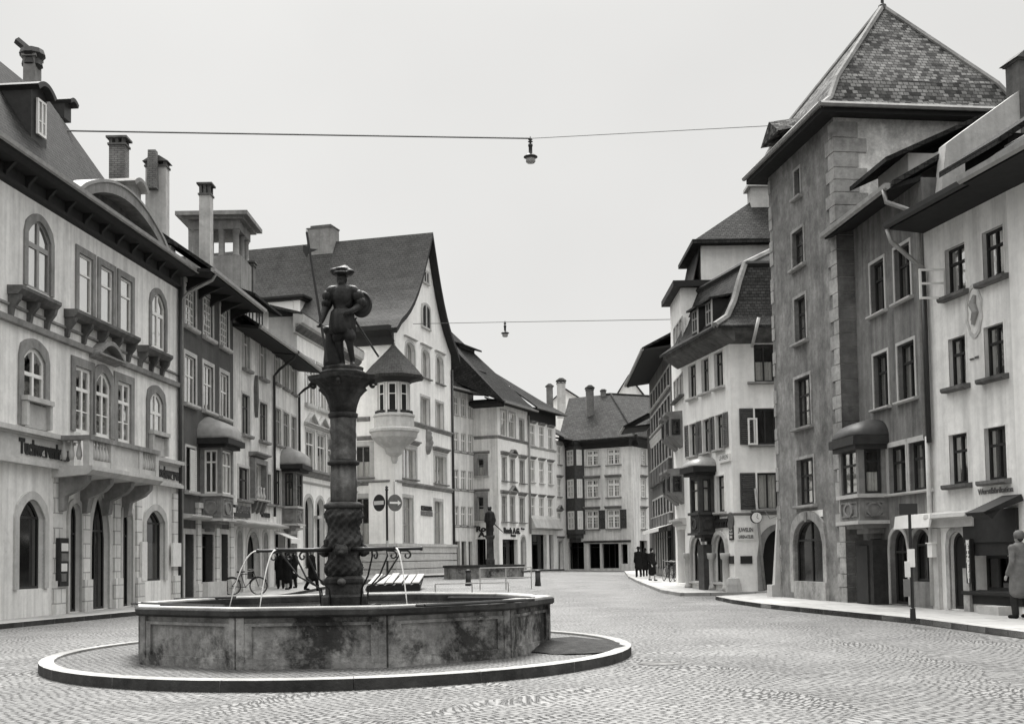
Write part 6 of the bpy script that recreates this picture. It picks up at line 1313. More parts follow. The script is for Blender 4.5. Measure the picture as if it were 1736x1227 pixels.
b.holes[0] = []
for (yt, yb) in ((380, 430), (560, 640), (730, 810)): window(b, 0, 1.2, 2.2, fr.z(1745, yb), fr.z(1745, yt), shut='LR', shutmat='white_paint', shw=.55, frame='white_paint', rows=(.66,), inner='drapes')
window(b, 0, .6, 2.6, .6, 2.9, name='shop_window', frame='dark_wood', cols=2, inner='none', rec=.3)
zE4 = fr.z(1745, 300, 1.0); eaves(b, 0, .3, fr.L, 9.2, 1.2, rise=.0); mb = MB(); slab(mb, [fr.pt(.3, -1.25, 9.35), fr.pt(fr.L, -1.25, 9.35), fr.pt(fr.L, 4.2, 13), fr.pt(.3, 4.2, 13)]); b.part(mb, 'roof', 'roof_tile')
b.finish()
# ---------------------------------------------------------------- modelled figures: overlapping limbs fused into one continuous skin
def blob(caps, ells, voxel, name, mat, parent, iters=3, loc=None):
    mb = MB()
    for (p, q, r0, r1) in caps:
        p, q = Vector(p), Vector(q); d = (q - p); n = 10
        ax = d.normalized() if d.length > 1e-6 else Vector((0, 0, 1)); ref = Vector((0, 0, 1)) if abs(ax.z) < .9 else Vector((1, 0, 0)); a = ax.cross(ref).normalized(); c = a.cross(ax)
        rings = []
        for (base, r, s) in ((p, r0, -1), (q, r1, 1)):
            ks = (1.35, 1.0, .5, 0) if s < 0 else (0, .5, 1.0, 1.35)
            for k in ks: rings.append(mb.add([base + ax * (s * r * math.sin(k)) + (a * math.cos(2 * math.pi * t / n) + c * math.sin(2 * math.pi * t / n)) * (r * math.cos(k)) for t in range(n)]))
        for k in range(len(rings) - 1):
            for t in range(n): mb.idx((rings[k] + t, rings[k + 1] + t, rings[k + 1] + (t + 1) % n, rings[k] + (t + 1) % n))
        mb.idx([rings[0] + t for t in range(n)]); mb.idx([rings[-1] + t for t in range(n - 1, -1, -1)])
    for (c, r) in ells: mb.ball(c, 1.0, 14, r)
    me = bpy.data.meshes.new('tmp'); me.from_pydata(mb.v, [], mb.f); o = bpy.data.objects.new('tmp', me); COL.objects.link(o)
    m = o.modifiers.new('r', 'REMESH'); m.mode = 'VOXEL'; m.voxel_size = voxel
    if iters: s = o.modifiers.new('s', 'SMOOTH'); s.iterations = iters; s.factor = .5
    ev = o.evaluated_get(bpy.context.evaluated_depsgraph_get()); me2 = bpy.data.meshes.new_from_object(ev)
    bpy.data.objects.remove(o); bpy.data.meshes.remove(me)
    me2.name = name; me2.materials.clear(); me2.materials.append(MATS[mat]); me2.polygons.foreach_set('use_smooth', [True] * len(me2.polygons))
    me2.polygons.foreach_set('material_index', [0] * len(me2.polygons))
    ob = bpy.data.objects.new(name, me2); COL.objects.link(ob); ob.parent = parent
    if loc is not None: ob.location = loc
    return ob
def hand(caps, w, d, side, r=.008, curl=.5):
    """palm plus four unequal bent fingers and a thumb; w wrist, d pointing direction, side = thumb side"""
    w, d, s = Vector(w), Vector(d).normalized(), Vector(side).normalized(); n = d.cross(s).normalized()
    caps.append((w, w + d * .055 + s * .016, .02, .021)); caps.append((w, w + d * .055 - s * .018, .02, .019))
    for k, L_ in enumerate((.07, .08, .074, .058)):
        b0 = w + d * .07 + s * (.03 - .02 * k); m = b0 + (d * math.cos(curl * .6) + n * math.sin(curl * .6)) * L_ * .5; e = m + (d * math.cos(curl * 1.5) + n * math.sin(curl * 1.5)) * L_ * .5
        caps.append((b0, m, r * 1.1, r)); caps.append((m, e, r, r * .85))
    t0 = w + d * .02 + s * .024; t1 = t0 + (d * .6 + s * .7 + n * .2).normalized() * .035; caps.append((t0, t1, r * 1.35, r * 1.15)); caps.append((t1, t1 + (d + s * .25 + n * .3).normalized() * .03, r * 1.1, r * .9))
def person(label, loc, face, H=1.72, kind='man', stride=.0, coat='cloth_black', leg='cloth_black', hat='hat', hold=None, group='people in the square', hatmat='cloth_black', arm=.12):
    """standing or walking figure, built facing -Y then turned; continuous body, separate clothing"""
    root = empty('person', loc, label, 'person', group); root.rotation_euler = (0, 0, face); k = H / 1.72
    S = lambda x, y, z: Vector((x * k, y * k, z * k))
    hip = [S(.09, 0, .9), S(-.09, 0, .9)]; knee = [S(.1, -.05 - stride * .5, .49), S(-.1, -.02 + stride * .35, .5)]; ank = [S(.1, -.0 - stride, .08), S(-.1, .04 + stride, .08 + abs(stride) * .25)]
    sh = [S(.185, .01, 1.4), S(-.185, .01, 1.4)]; el = [S(.24, .04 + stride * .4, 1.12), S(-.24, .04 - stride * .4, 1.12)]; wr = [S(.23, -arm + stride * .5, .88), S(-.23, -arm - stride * .5, .88)]
    if hold == 'R': el[1] = S(-.25, .06, 1.12); wr[1] = S(-.24, -.06, .86)
    body = []
    for a in range(2):
        body += [(hip[a], knee[a], .08 * k, .056 * k), (knee[a], ank[a], .052 * k, .036 * k), (ank[a] + S(0, .02, -.03), ank[a] + S(0, -.15, -.045), .035 * k, .03 * k), (sh[a], el[a], .05 * k, .04 * k), (el[a], wr[a], .038 * k, .026 * k)]
        d = (wr[a] - el[a]).normalized(); hand(body, wr[a] + d * .02, d, (0, -1, 0), .0085 * k)
    body += [(S(0, .01, .92), S(0, 0, 1.15), .13 * k, .125 * k), (S(0, 0, 1.15), S(0, .01, 1.36), .125 * k, .12 * k), (sh[0], sh[1], .06 * k, .06 * k), (S(0, .01, 1.4), S(0, -.005, 1.52), .055 * k, .05 * k)]
    ells = [(S(0, -.01, 1.615), (.072 * k, .09 * k, .108 * k)), (S(0, -.05, 1.565), (.048 * k, .045 * k, .05 * k)), (S(0, -.104, 1.6), (.013 * k, .02 * k, .024 * k)), (S(.074, 0, 1.6), (.012 * k, .022 * k, .03 * k)), (S(-.074, 0, 1.6), (.012 * k, .022 * k, .03 * k)), (S(0, -.096, 1.563), (.022 * k, .008 * k, .006 * k))]
    b = blob(body, ells, .0105, 'body', 'skin', root, 1)
    m = MB()
    for sx in (-1, 1): m.ball(S(sx * .03, -.093, 1.628), .011 * k, 8, (1, .6, .7))
    m.build('eyes', 'hair', root, True, root.location) if False else None
    e = m; me = bpy.data.meshes.new('eyes'); me.from_pydata(e.v, [], e.f); me.materials.append(MATS['hair']); eo = bpy.data.objects.new('eyes', me); COL.objects.link(eo); eo.parent = root
    blob([], [(S(0, .022, 1.65), (.08 * k, .085 * k, .092 * k)), (S(0, .05, 1.6), (.07 * k, .055 * k, .08 * k))], .014, 'hair', 'hair', root, 2)
    cc = []
    for a in range(2): cc += [(sh[a] + S(0, 0, .0), el[a], .07 * k, .06 * k), (el[a], wr[a] - (wr[a] - el[a]).normalized() * .01, .058 * k, .047 * k)]
    hem = .55 if kind == 'man' else .42
    cc += [(sh[0], sh[1], .082 * k, .082 * k), (S(0, .01, 1.38), S(0, .0, 1.12), .155 * k, .155 * k), (S(.05, 0, 1.12), S(.09, stride * -.25, hem), .15 * k, .145 * k), (S(-.05, 0, 1.12), S(-.09, stride * .25, hem), .15 * k, .145 * k), (S(0, 0, 1.05), S(0, 0, hem), .15 * k, .16 * k), (S(0, .01, 1.42), S(0, .0, 1.475), .085 * k, .068 * k)]
    blob(cc, [], .022, 'coat', coat, root, 3)
    if kind == 'man':
        tc_ = []
        for a in range(2): tc_ += [(hip[a], knee[a], .1 * k, .082 * k), (knee[a], ank[a] + S(0, 0, .02), .08 * k, .07 * k)]
        blob(tc_, [], .02, 'trousers', leg, root, 2)
    sc = []
    for a in range(2): sc += [(ank[a] + S(0, .03, -.035), ank[a] + S(0, -.16, -.045), .045 * k, .038 * k)]
    blob(sc, [], .014, 'shoes', 'cloth_black', root, 1)
    m = MB()
    if hat == 'hat': m.lathe((0, .005 * k, 1.66 * k), [(.15 * k, .0), (.155 * k, .012), (.1 * k, .02), (.098 * k, .06), (.085 * k, .115), (.03, .12)], 16, 0, 1, 1.15)
    else: m.lathe((0, .015 * k, 1.6 * k), [(.095 * k, -.02), (.108 * k, .06), (.1 * k, .11), (.06 * k, .15), (.01, .16)], 14, 0, .9, 1.05)
    me = bpy.data.meshes.new('hat'); me.from_pydata(m.v, [], m.f); me.materials.append(MATS[hatmat]); me.polygons.foreach_set('use_smooth', [True] * len(me.polygons)); ho = bpy.data.objects.new('hat', me); COL.objects.link(ho); ho.parent = root
    return root, root.matrix_basis, wr
# ---------------------------------------------------------------- fountain
FC = Vector((-2.63, 18.4, 0)); FR_ = 3.17; FZ = .105
PX = 18.4 / FPX
zf = lambda y: 1.5 + (949 - y) * PX
root = empty('fountain', (FC.x, FC.y, FZ), 'ten-sided stone fountain with a carved column and iron water pipes', 'fountain')
def deca(r, z, n=10): return [Vector((FC.x + r / math.cos(math.pi / n) * math.cos(math.pi / n + 2 * math.pi * q / n - math.pi / 2), FC.y + r / math.cos(math.pi / n) * math.sin(math.pi / n + 2 * math.pi * q / n - math.pi / 2), z)) for q in range(n)]
def dring(mb, prof, n=10):
    rs = [mb.add(deca(r, z, n)) for r, z in prof]
    for a in range(len(rs) - 1):
        for q in range(n): mb.idx((rs[a] + q, rs[a] + (q + 1) % n, rs[a + 1] + (q + 1) % n, rs[a + 1] + q))
ra = FR_ * math.cos(math.pi / 10)
mb = MB(); dring(mb, [(ra - .02, .1), (ra - .02, .8), (ra - .26, .8), (ra - .3, .2), (.05, .2)]); basin = mb.build('basin', 'fountain_stone', root)
for q in range(10):
    p0, p1 = deca(ra - .02, 0)[q], deca(ra - .02, 0)[(q + 1) % 10]
    S = Fr(p0, p1) if Fr(p0, p1).n.dot(V2(p0 + p1) / 2 - V2(FC)) > 0 else Fr(p1, p0)
    mb = MB(); O = outline(.2, S.L - .2, .24, .66); ring(S, mb, outline(.1, S.L - .1, .19, .7), O, -.035, .01)
    S.box(mb, 0.0, .1, -.05, .01, .1, .78); S.box(mb, S.L - .1, S.L, -.05, .01, .1, .78); S.box(mb, .1, S.L - .1, -.045, .01, .1, .19); mb.build('panel', 'fountain_stone', basin)
    if abs(S.n.x) < .2 and S.n.y < 0:
        text('lettering', 'H · S', .085, S.pt(S.L / 2, -.002, .52), (S.d.x, S.d.y, 0), None, 'dark_stone', basin, .004, 'CENTER', 1.0)
mb = MB(); dring(mb, [(ra - .05, .76), (ra + .06, .775), (ra + .085, .8), (ra + .085, .865), (ra + .06, .885), (ra - .26, .885), (ra - .28, .87), (ra - .28, .78), (ra - .05, .76)]); rim = mb.build('rim', 'rim_side', root); mb = MB(); dring(mb, [(ra + .045, .884), (ra + .04, .9), (ra - .25, .9), (ra - .26, .88)]); mb.build('rim_top', 'rim_stone', rim)
mb = MB(); mb.face(deca(ra - .27, .775)); wt_ = mb.build('water', 'water', None, False, (0, 0, 0)); tag(wt_, kind='structure')
# column stages
n = 20
mb = MB(); mb.lathe((FC.x, FC.y, 0), [(.36, .2), (.36, zf(1010)), (.3, zf(1006)), (.29, zf(990)), (.31, zf(986)), (.31, zf(980)), (.26, zf(975))], n); mb.build('column_base', 'column_stone', root)
cv = lambda a, z: 1 + .05 * math.sin(6 * a + 2.5 * math.sin(z * 13)) * math.sin(z * 29 + 3 * a) + .035 * math.sin(13 * a - z * 47) + .02 * math.sin(21 * a + z * 60)
mb = MB(); N2 = 60; mb.lathe((FC.x, FC.y, 0), [(.265 + .03 * math.sin(k * .26), zf(975) + (zf(862) - zf(975)) * k / N2) for k in range(N2 + 1)], 90, 0, 1, 1, cv); mb.build('column_shaft', 'column_stone', root, True)
mb = MB(); mb.lathe((FC.x, FC.y, 0), [(.27, zf(863)), (.31, zf(860)), (.31, zf(855)), (.24, zf(851))], n); mb.build('column_ring', 'column_stone', root, True)
mb = MB(); mb.lathe((FC.x, FC.y, 0), [(.205, zf(852)), (.21, zf(820)), (.2, zf(788))], 48, 0, 1, 1, lambda a, z: 1 - .09 * abs(math.sin(6 * a)) ** 4); mb.build('column_shaft', 'column_pale', root, True)
mb = MB(); mb.lathe((FC.x, FC.y, 0), [(.2, zf(789)), (.25, zf(787)), (.255, zf(783)), (.2, zf(779))], n); mb.build('column_ring', 'column_stone', root, True)
mb = MB(); N3 = 30; mb.lathe((FC.x, FC.y, 0), [(.198, zf(780) + (zf(708) - zf(780)) * k / N3) for k in range(N3 + 1)], 56, 0, 1, 1, lambda a, z: 1 + .075 * max(0, math.sin(3 * a + 2.6 * math.sin(z * 9)) * math.cos(z * 17 + 2 * a)) ** .7); mb.build('column_shaft', 'column_pale', root, True)
mb = MB(); mb.lathe((FC.x, FC.y, 0), [(.2, zf(709)), (.23, zf(706)), (.235, zf(701)), (.2, zf(698))], n); mb.build('column_ring', 'column_stone', root, True)
mb = MB(); K = [(.2, 699), (.22, 685), (.25, 672), (.3, 664), (.34, 660), (.31, 656), (.36, 650), (.44, 645), (.46, 642)]
mb.lathe((FC.x, FC.y, 0), [(r, zf(y)) for r, y in K], 64, 0, 1, 1, lambda a, z: 1 + (.13 * max(0, math.cos(4 * a)) ** 3 + .05 * math.sin(12 * a)) * ss(zf(700), zf(650), z)); cap = mb.build('capital', 'column_stone', root, True)
for q in range(4):
    mb = MB(); a = q * math.pi / 2 + math.pi / 4 * 0; d = Vector((math.cos(a), math.sin(a), 0)); P = FC + d * .47
    pts = [P + d * (.055 * math.cos(t * .5)) * (1 - t / 16) + Vector((0, 0, zf(652) + .055 * math.sin(t * .5) * (1 - t / 16))) for t in range(13)]; mb.tube(pts, .028, 6); mb.build('volute', 'column_stone', cap, True)
mb = MB()
A8 = []
for q in range(32):
    a = 2 * math.pi * q / 32; r = .47 + .06 * math.cos(4 * a); A8.append((r * math.cos(a), r * math.sin(a)))
mb.prism([(FC.x + x, FC.y + y, zf(643)) for x, y in A8], [(FC.x + x * 1.04, FC.y + y * 1.04, zf(636)) for x, y in A8]); mb.build('abacus', 'column_stone', root)
# lion masks on the lower shaft
for q in range(4):
    a = -math.pi / 2 + q * math.pi / 2; d = Vector((math.cos(a), math.sin(a), 0)); P = Vector((d.x * .3, d.y * .3, zf(933) - FZ)); t = Vector((-d.y, d.x, 0))
    blob([], [(P, (.085, .085, .1)), (P + d * .06 + Vector((0, 0, -.03)), (.04, .04, .035)), (P + t * .05 + Vector((0, 0, .08)), (.025, .025, .03)), (P - t * .05 + Vector((0, 0, .08)), (.025, .025, .03)), (P + t * .07, (.04, .03, .08)), (P - t * .07, (.04, .03, .08)), (P + d * .07 + t * .03 + Vector((0, 0, .03)), (.015, .015, .015)), (P + d * .07 - t * .03 + Vector((0, 0, .03)), (.015, .015, .015))], .011, 'lion_mask', 'column_stone', root, 2)
    P = P + Vector((0, 0, zf(985) - zf(933))); blob([], [(P, (.07, .07, .06)), (P + d * .04, (.04, .04, .04))], .014, 'boss', 'column_pale', root, 2)
zp = zf(931); tips = []
for (ang, L_) in ((174, 1.4), (228, 1.3), (6, 1.22), (308, 1.5)):
    a = R(ang); d = Vector((math.cos(a), math.sin(a), 0)); mb = MB(); p0 = FC + d * .24 + Vector((0, 0, zp)); p1 = FC + d * L_ + Vector((0, 0, zp))
    mb.tube([p0, p0 + d * .35, p0 + d * .36, p1 - d * .04, p1 - d * .03, p1], [.036, .034, .026, .024, .034, .034], 8); pp = mb.build('spout_pipe', 'black_iron', root, True); tips.append((p1, d))
    for (f, s_) in ((.62, .09), (.8, -.02)):
        m = MB(); b0 = FC + d * .34 + Vector((-d.y, d.x, 0)) * s_ + Vector((0, 0, .76)); t1 = FC + d * (L_ * f) + Vector((0, 0, zp - .03))
        if f > .7 and ang in (228, 308): continue
        pts = [b0, b0 + d * .03 + Vector((0, 0, .3)), b0.lerp(t1, .5) + Vector((0, 0, .06)), b0.lerp(t1, .8) + Vector((0, 0, .1)), t1 - d * .1 + Vector((0, 0, -.0)), t1]
        c = t1 + d * .0 + Vector((0, 0, -.07)); pts += [c + (d * math.sin(q * .7) + Vector((0, 0, 1)) * math.cos(q * .7)) * (.07 - .006 * q) for q in range(1, 9)]
        m.tube(pts, .015, 6); m.build('scroll_stay', 'black_iron', pp, True)
mb = MB(); 
for s_ in (-1, 1): mb.tube([(FC.x - .52, FC.y + s_ * .42, .79), (FC.x + .52, FC.y + s_ * .42, .79)], .018, 6); mb.tube([(FC.x + s_ * .42, FC.y - .52, .79), (FC.x + s_ * .42, FC.y + .52, .79)], .018, 6)
mb.build('iron_frame', 'black_iron', root)
for (x0, y0, x1, y1) in ((380, 1027, 240, 1022), (720, 1026, 905, 1016), (760, 1013, 900, 1013), (300, 1015, 400, 1012)):
    P, Q = atY(x0, y0, 18.4), atY(x1, y1, 18.4)
    def onrim(px, py):
        d = ray(px, py); t = (.9 - CH) / d.z; return Vector((0, 0, CH)) + d * t
    P, Q = onrim(x0, y0), onrim(x1, y1); m = MB(); m.tube([P, Q], .022, 6); d = (Q - P).normalized(); m.tube([P + Vector((-d.y, d.x, 0)) * .16, Q + Vector((-d.y, d.x, 0)) * .16], .018, 6); m.tube([P, P + Vector((-d.y, d.x, 0)) * .16], .02, 6); m.tube([P.lerp(Q, .6), P.lerp(Q, .6) + Vector((-d.y, d.x, 0)) * .16], .015, 6); m.build('bucket_rest', 'black_iron', root)
jl = ('thin white jet of water falling from the leftmost spout pipe', 'water jet falling from the left front spout pipe', None, 'water jet falling from the right front spout pipe')
for (p1, d), lb in zip(tips, jl):
    if not lb: continue
    mb = MB(); v = 1.05 if lb.startswith('thin') else .7; pts = []; rr = []
    for k in range(13):
        t = .435 * k / 12; pts.append(p1 + d * (v * t) + Vector((0, 0, -.5 * 9.81 * t * t + .0))); rr.append(.012 - .004 * k / 12 + .002 * math.sin(k * 2.1))
    mb.tube(pts, rr, 7); o = mb.build('water_jet', 'water_jet', None, True, p1); tag(o, lb, 'water jet', 'water jets of the fountain')
# leaning boards against the basin
for k, (x, y, h, ln) in enumerate(((921, 1086, .78, .12), (905, 1092, .62, .3))):
    P = gp(x, y, .1); d = (V2(FC) - V2(P)).normalized(); t = Vector((-d.y, d.x)); mb = MB(); w = .07; top = Vector((P.x + d.x * ln, P.y + d.y * ln, FZ + h)); 
    a = [Vector((P.x - t.x * w, P.y - t.y * w, FZ)), Vector((P.x + t.x * w, P.y + t.y * w, FZ)), top + Vector((t.x * w, t.y * w, 0)), top - Vector((t.x * w, t.y * w, 0))]
    off = Vector((d.x, d.y, .2)) * .03; mb.prism(a, [p + off for p in a]); o = mb.build('plank', 'plank', None, False, P); tag(o, ('taller pale board leaning against the right side of the basin', 'short pale board leaning low against the right side of the basin')[k], 'board', 'boards leaning on the fountain')
# ---------------------------------------------------------------- statue
sx = lambda x: (x - 587) * PX
st = empty('statue', (FC.x, FC.y, zf(636)), 'dark weathered statue of a halberdier with shield and wide beret on the fountain column', 'statue')
Q = lambda x, y, d=0: Vector((sx(x), d, zf(y) - zf(636)))
caps = [(Q(590, 548, 0), Q(600, 580, -.06), .1, .068), (Q(600, 582, -.06), Q(604, 612, .0), .06, .042), (Q(604, 618, .0), Q(607, 621, -.16), .045, .035),
        (Q(582, 548, .02), Q(581, 582, .0), .1, .066), (Q(581, 582, .0), Q(586, 613, .06), .06, .042), (Q(586, 618, .06), Q(582, 621, -.09), .045, .035),
        (Q(587, 545, 0), Q(586, 520, 0), .14, .125), (Q(586, 520, 0), Q(588, 495, -.01), .125, .15), (Q(572, 490, 0), Q(604, 490, 0), .085, .085), (Q(588, 486, 0), Q(588, 476, -.02), .065, .062),
        (Q(569, 492, 0), Q(560, 516, .02), .1, .082), (Q(560, 516, .02), Q(553, 545, -.12), .07, .045), (Q(606, 492, 0), Q(620, 512, .04), .1, .085), (Q(620, 514, .04), Q(604, 530, -.16), .065, .045)]
hand(caps, Q(553, 546, -.12), (-.1, -.25, -1), (0, -1, .2), .012, 1.3); hand(caps, Q(604, 530, -.16), (-.6, -.5, -.4), (0, -.2, 1), .012, 1.0)
ells = [(Q(587, 471, -.02), (.088, .1, .11)), (Q(587, 478, -.08), (.05, .05, .06)), (Q(587, 471, -.125), (.014, .024, .028)), (Q(583, 468, -.105), (.014, .012, .01)), (Q(591, 468, -.105), (.014, .012, .01)), (Q(587, 503, -.06), (.15, .1, .15))]
body = blob(caps, ells, .016, 'body', 'bronze', st, 2)
blob([(Q(592, 552, -.02), Q(601, 572, -.06), .115, .1), (Q(582, 552, 0), Q(580, 572, 0), .12, .1)], [], .02, 'trunk_hose', 'bronze', st, 2)
blob([], [(Q(588, 462, -.02), (.17, .17, .04)), (Q(588, 455, -.0), (.15, .15, .055)), (Q(576, 457, -.03), (.09, .1, .05)), (Q(600, 459, -.04), (.085, .1, .045)), (Q(592, 452, 0), (.08, .1, .05))], .014, 'hat', 'bronze', st, 2)
blob([], [(Q(587, 478, -.085), (.055, .045, .06)), (Q(587, 462, .03), (.08, .08, .07))], .014, 'hair', 'bronze', st, 1)
m = MB(); cS = Q(618, 512, .1); 
def local(m, name, mat, smooth=False, parent=None):
    me = bpy.data.meshes.new(name); me.from_pydata(m.v, [], m.f); me.materials.append(MATS[mat]); me.polygons.foreach_set('use_smooth', [smooth] * len(me.polygons)); o = bpy.data.objects.new(name, me); COL.objects.link(o); o.parent = parent or st; return o
ringz = []
for (r, dd) in ((.02, -.14), (.035, -.12), (.05, -.09), (.12, -.075), (.18, -.04), (.185, -.055), (.21, -.035), (.225, .0), (.21, .02), (.02, .01)):
    ringz.append(m.add([cS + Vector((r * .84 * math.cos(t * math.pi / 14) * .92, dd + .12 * r * math.cos(t * math.pi / 14), r * math.sin(t * math.pi / 14) * .96)) for t in range(28)]))
for a in range(len(ringz) - 1):
    for t in range(28): m.idx((ringz[a] + t, ringz[a] + (t + 1) % 28, ringz[a + 1] + (t + 1) % 28, ringz[a + 1] + t))
m.idx([ringz[0] + t for t in range(27, -1, -1)]); m.idx([ringz[-1] + t for t in range(28)]); local(m, 'shield', 'bronze', True)
pleat = lambda a, z: 1 + .055 * math.cos(15 * a + 1.5 * math.sin(z * 8))
m = MB(); m.lathe((0, 0, 0), [(r, Q(587, y)[2]) for r, y in ((.135, 522), (.17, 527), (.185, 535), (.2, 545), (.205, 556), (.195, 564), (.15, 567))], 60, 0, 1, .85, pleat); local(m, 'skirt', 'bronze', True)
m = MB(); m.lathe((sx(588), 0, 0), [(r, Q(587, y)[2]) for r, y in ((.13, 525), (.15, 515), (.172, 503), (.17, 494), (.12, 487), (.07, 483))], 60, 0, 1, .78, lambda a, z: 1 + .035 * math.cos(18 * a)); local(m, 'doublet', 'bronze', True)
for (xx, yy, rr) in ((564, 500, .1), (561, 512, .085), (613, 500, .1), (618, 511, .085)):
    m = MB(); m.lathe((sx(xx), .0, Q(0, yy)[2]), [(rr * math.sin(math.pi * (k + .3) / 8.6), -rr * 1.05 * math.cos(math.pi * (k + .3) / 8.6)) for k in range(9)], 40, 0, 1, 1, lambda a, z: 1 + .07 * math.cos(9 * a)); local(m, 'puffed_sleeve', 'bronze', True)
m = MB(); p0, p1 = Q(529.5, 392, -.14), Q(554, 556, -.15); m.tube([p0, p1, p1 + (p1 - p0).normalized() * .55], .02, 7); hb = local(m, 'halberd', 'black_iron')
m = MB(); P = Q(534, 424, -.14); ax = (p0 - p1).normalized(); rt = Vector((ax.z, 0, -ax.x))
def pl(u, v, y): return P + rt * u + ax * v + Vector((0, y, 0))
for y0, y1, poly in ((-.012, .012, [(-.015, .06), (-.085, .11), (-.1, .0), (-.06, -.1), (-.015, -.04)]), (-.011, .011, [(.015, .03), (.13, .0), (.015, -.03)]), (-.01, .01, [(-.022, .05), (.022, .05), (.0, .36)])): m.prism([pl(u, v, y0) for u, v in poly], [pl(u, v, y1) for u, v in poly])
local(m, 'halberd_head', 'black_iron', False, hb)
m = MB(); m.tube([Q(606, 538, .12), Q(645, 600, .3)], [.022, .016], 6); m.tube([Q(606, 538, .12), Q(601, 529, .08)], .014, 6); m.tube([Q(602, 541, .12), Q(610, 535, .12)], .014, 6); local(m, 'sword', 'black_iron')
blob([(Q(566, 560, .1), Q(564, 615, .1), .09, .115), (Q(575, 560, .13), Q(577, 616, .13), .1, .12)], [(Q(560, 556, .08), (.08, .08, .07))], .024, 'tree_stump', 'bronze', st, 2)
m = MB(); m.lathe((0, 0, 0), [(.36, .0), (.37, .05), (.32, .08), (.33, .13), (.3, .14)], 16); pl_ = local(m, 'plinth', 'column_stone')
for o in st.children:
    if o is not pl_: o.location.z += .02
# ---------------------------------------------------------------- people
def at(px, py, h=0.0): return gp(px, py, h)
P = at(1732, 1048, .12); r1, _, _ = person('person in a long grey coat standing on the right pavement at the shop', P, R(200), 1.74, 'man', .05, 'cloth_grey', 'cloth_dark', 'scarf', None, 'people on the square', 'shutter_grey')
GP_ = 'people on the far right pavement'
for (x, y, f, H, kd, lab, ht) in ((1083, 978, 190, 1.66, 'man', 'person in dark coat at the left of the far pavement group', 'hat'), (1094, 977, 170, 1.58, 'man', 'shorter person in dark coat in the middle of the far pavement group', 'hat'), (1106, 984, 40, 1.6, 'woman', 'person in wide dark coat nearest in the far pavement group', 'scarf')):
    person(lab, at(x, y, .12), R(f), H, kd, .08, 'cloth_black', 'cloth_black', ht, None, GP_, 'cloth_black')
GP_ = 'people by the left shops'
P = atY(529, 1001, 50); P.z = gz(P.x, P.y) + .12; w, _, wr = person('person striding in dark suit carrying a white parcel', P, R(75), 1.74, 'man', .22, 'cloth_black', 'cloth_black', 'hat', None, GP_)
pk = MB(); q = P + Vector((-.32, -.35, .62)); pk.hexa([q + Vector(v) for v in ((-.2, -.14, 0), (.2, -.14, 0), (.2, .14, 0), (-.2, .14, 0), (-.2, -.14, .34), (.2, -.14, .34), (.2, .14, .34), (-.2, .14, .34))]); pk.tube([q + Vector((0, 0, .34)), q + Vector((.1, .1, .46))], .012); o = pk.build('parcel', 'paper', None, False, q); tag(o, 'white paper parcel carried by the striding person', 'parcel')
for (x, Y, f, H, kd, lab) in ((476, 53, 200, 1.7, 'man', 'person in dark coat standing by the fourth house shop'), (487, 52, 150, 1.62, 'woman', 'person in long dark coat in the middle before the fourth house shop'), (497, 53.5, 230, 1.72, 'man', 'person in dark coat beside the arcade pillar')):
    P = atY(x, 1003, Y); P.z = gz(P.x, P.y) + .12; person(lab, P, R(f), H, kd, .04, 'cloth_black', 'cloth_black', 'hat' if kd == 'man' else 'scarf', None, GP_)
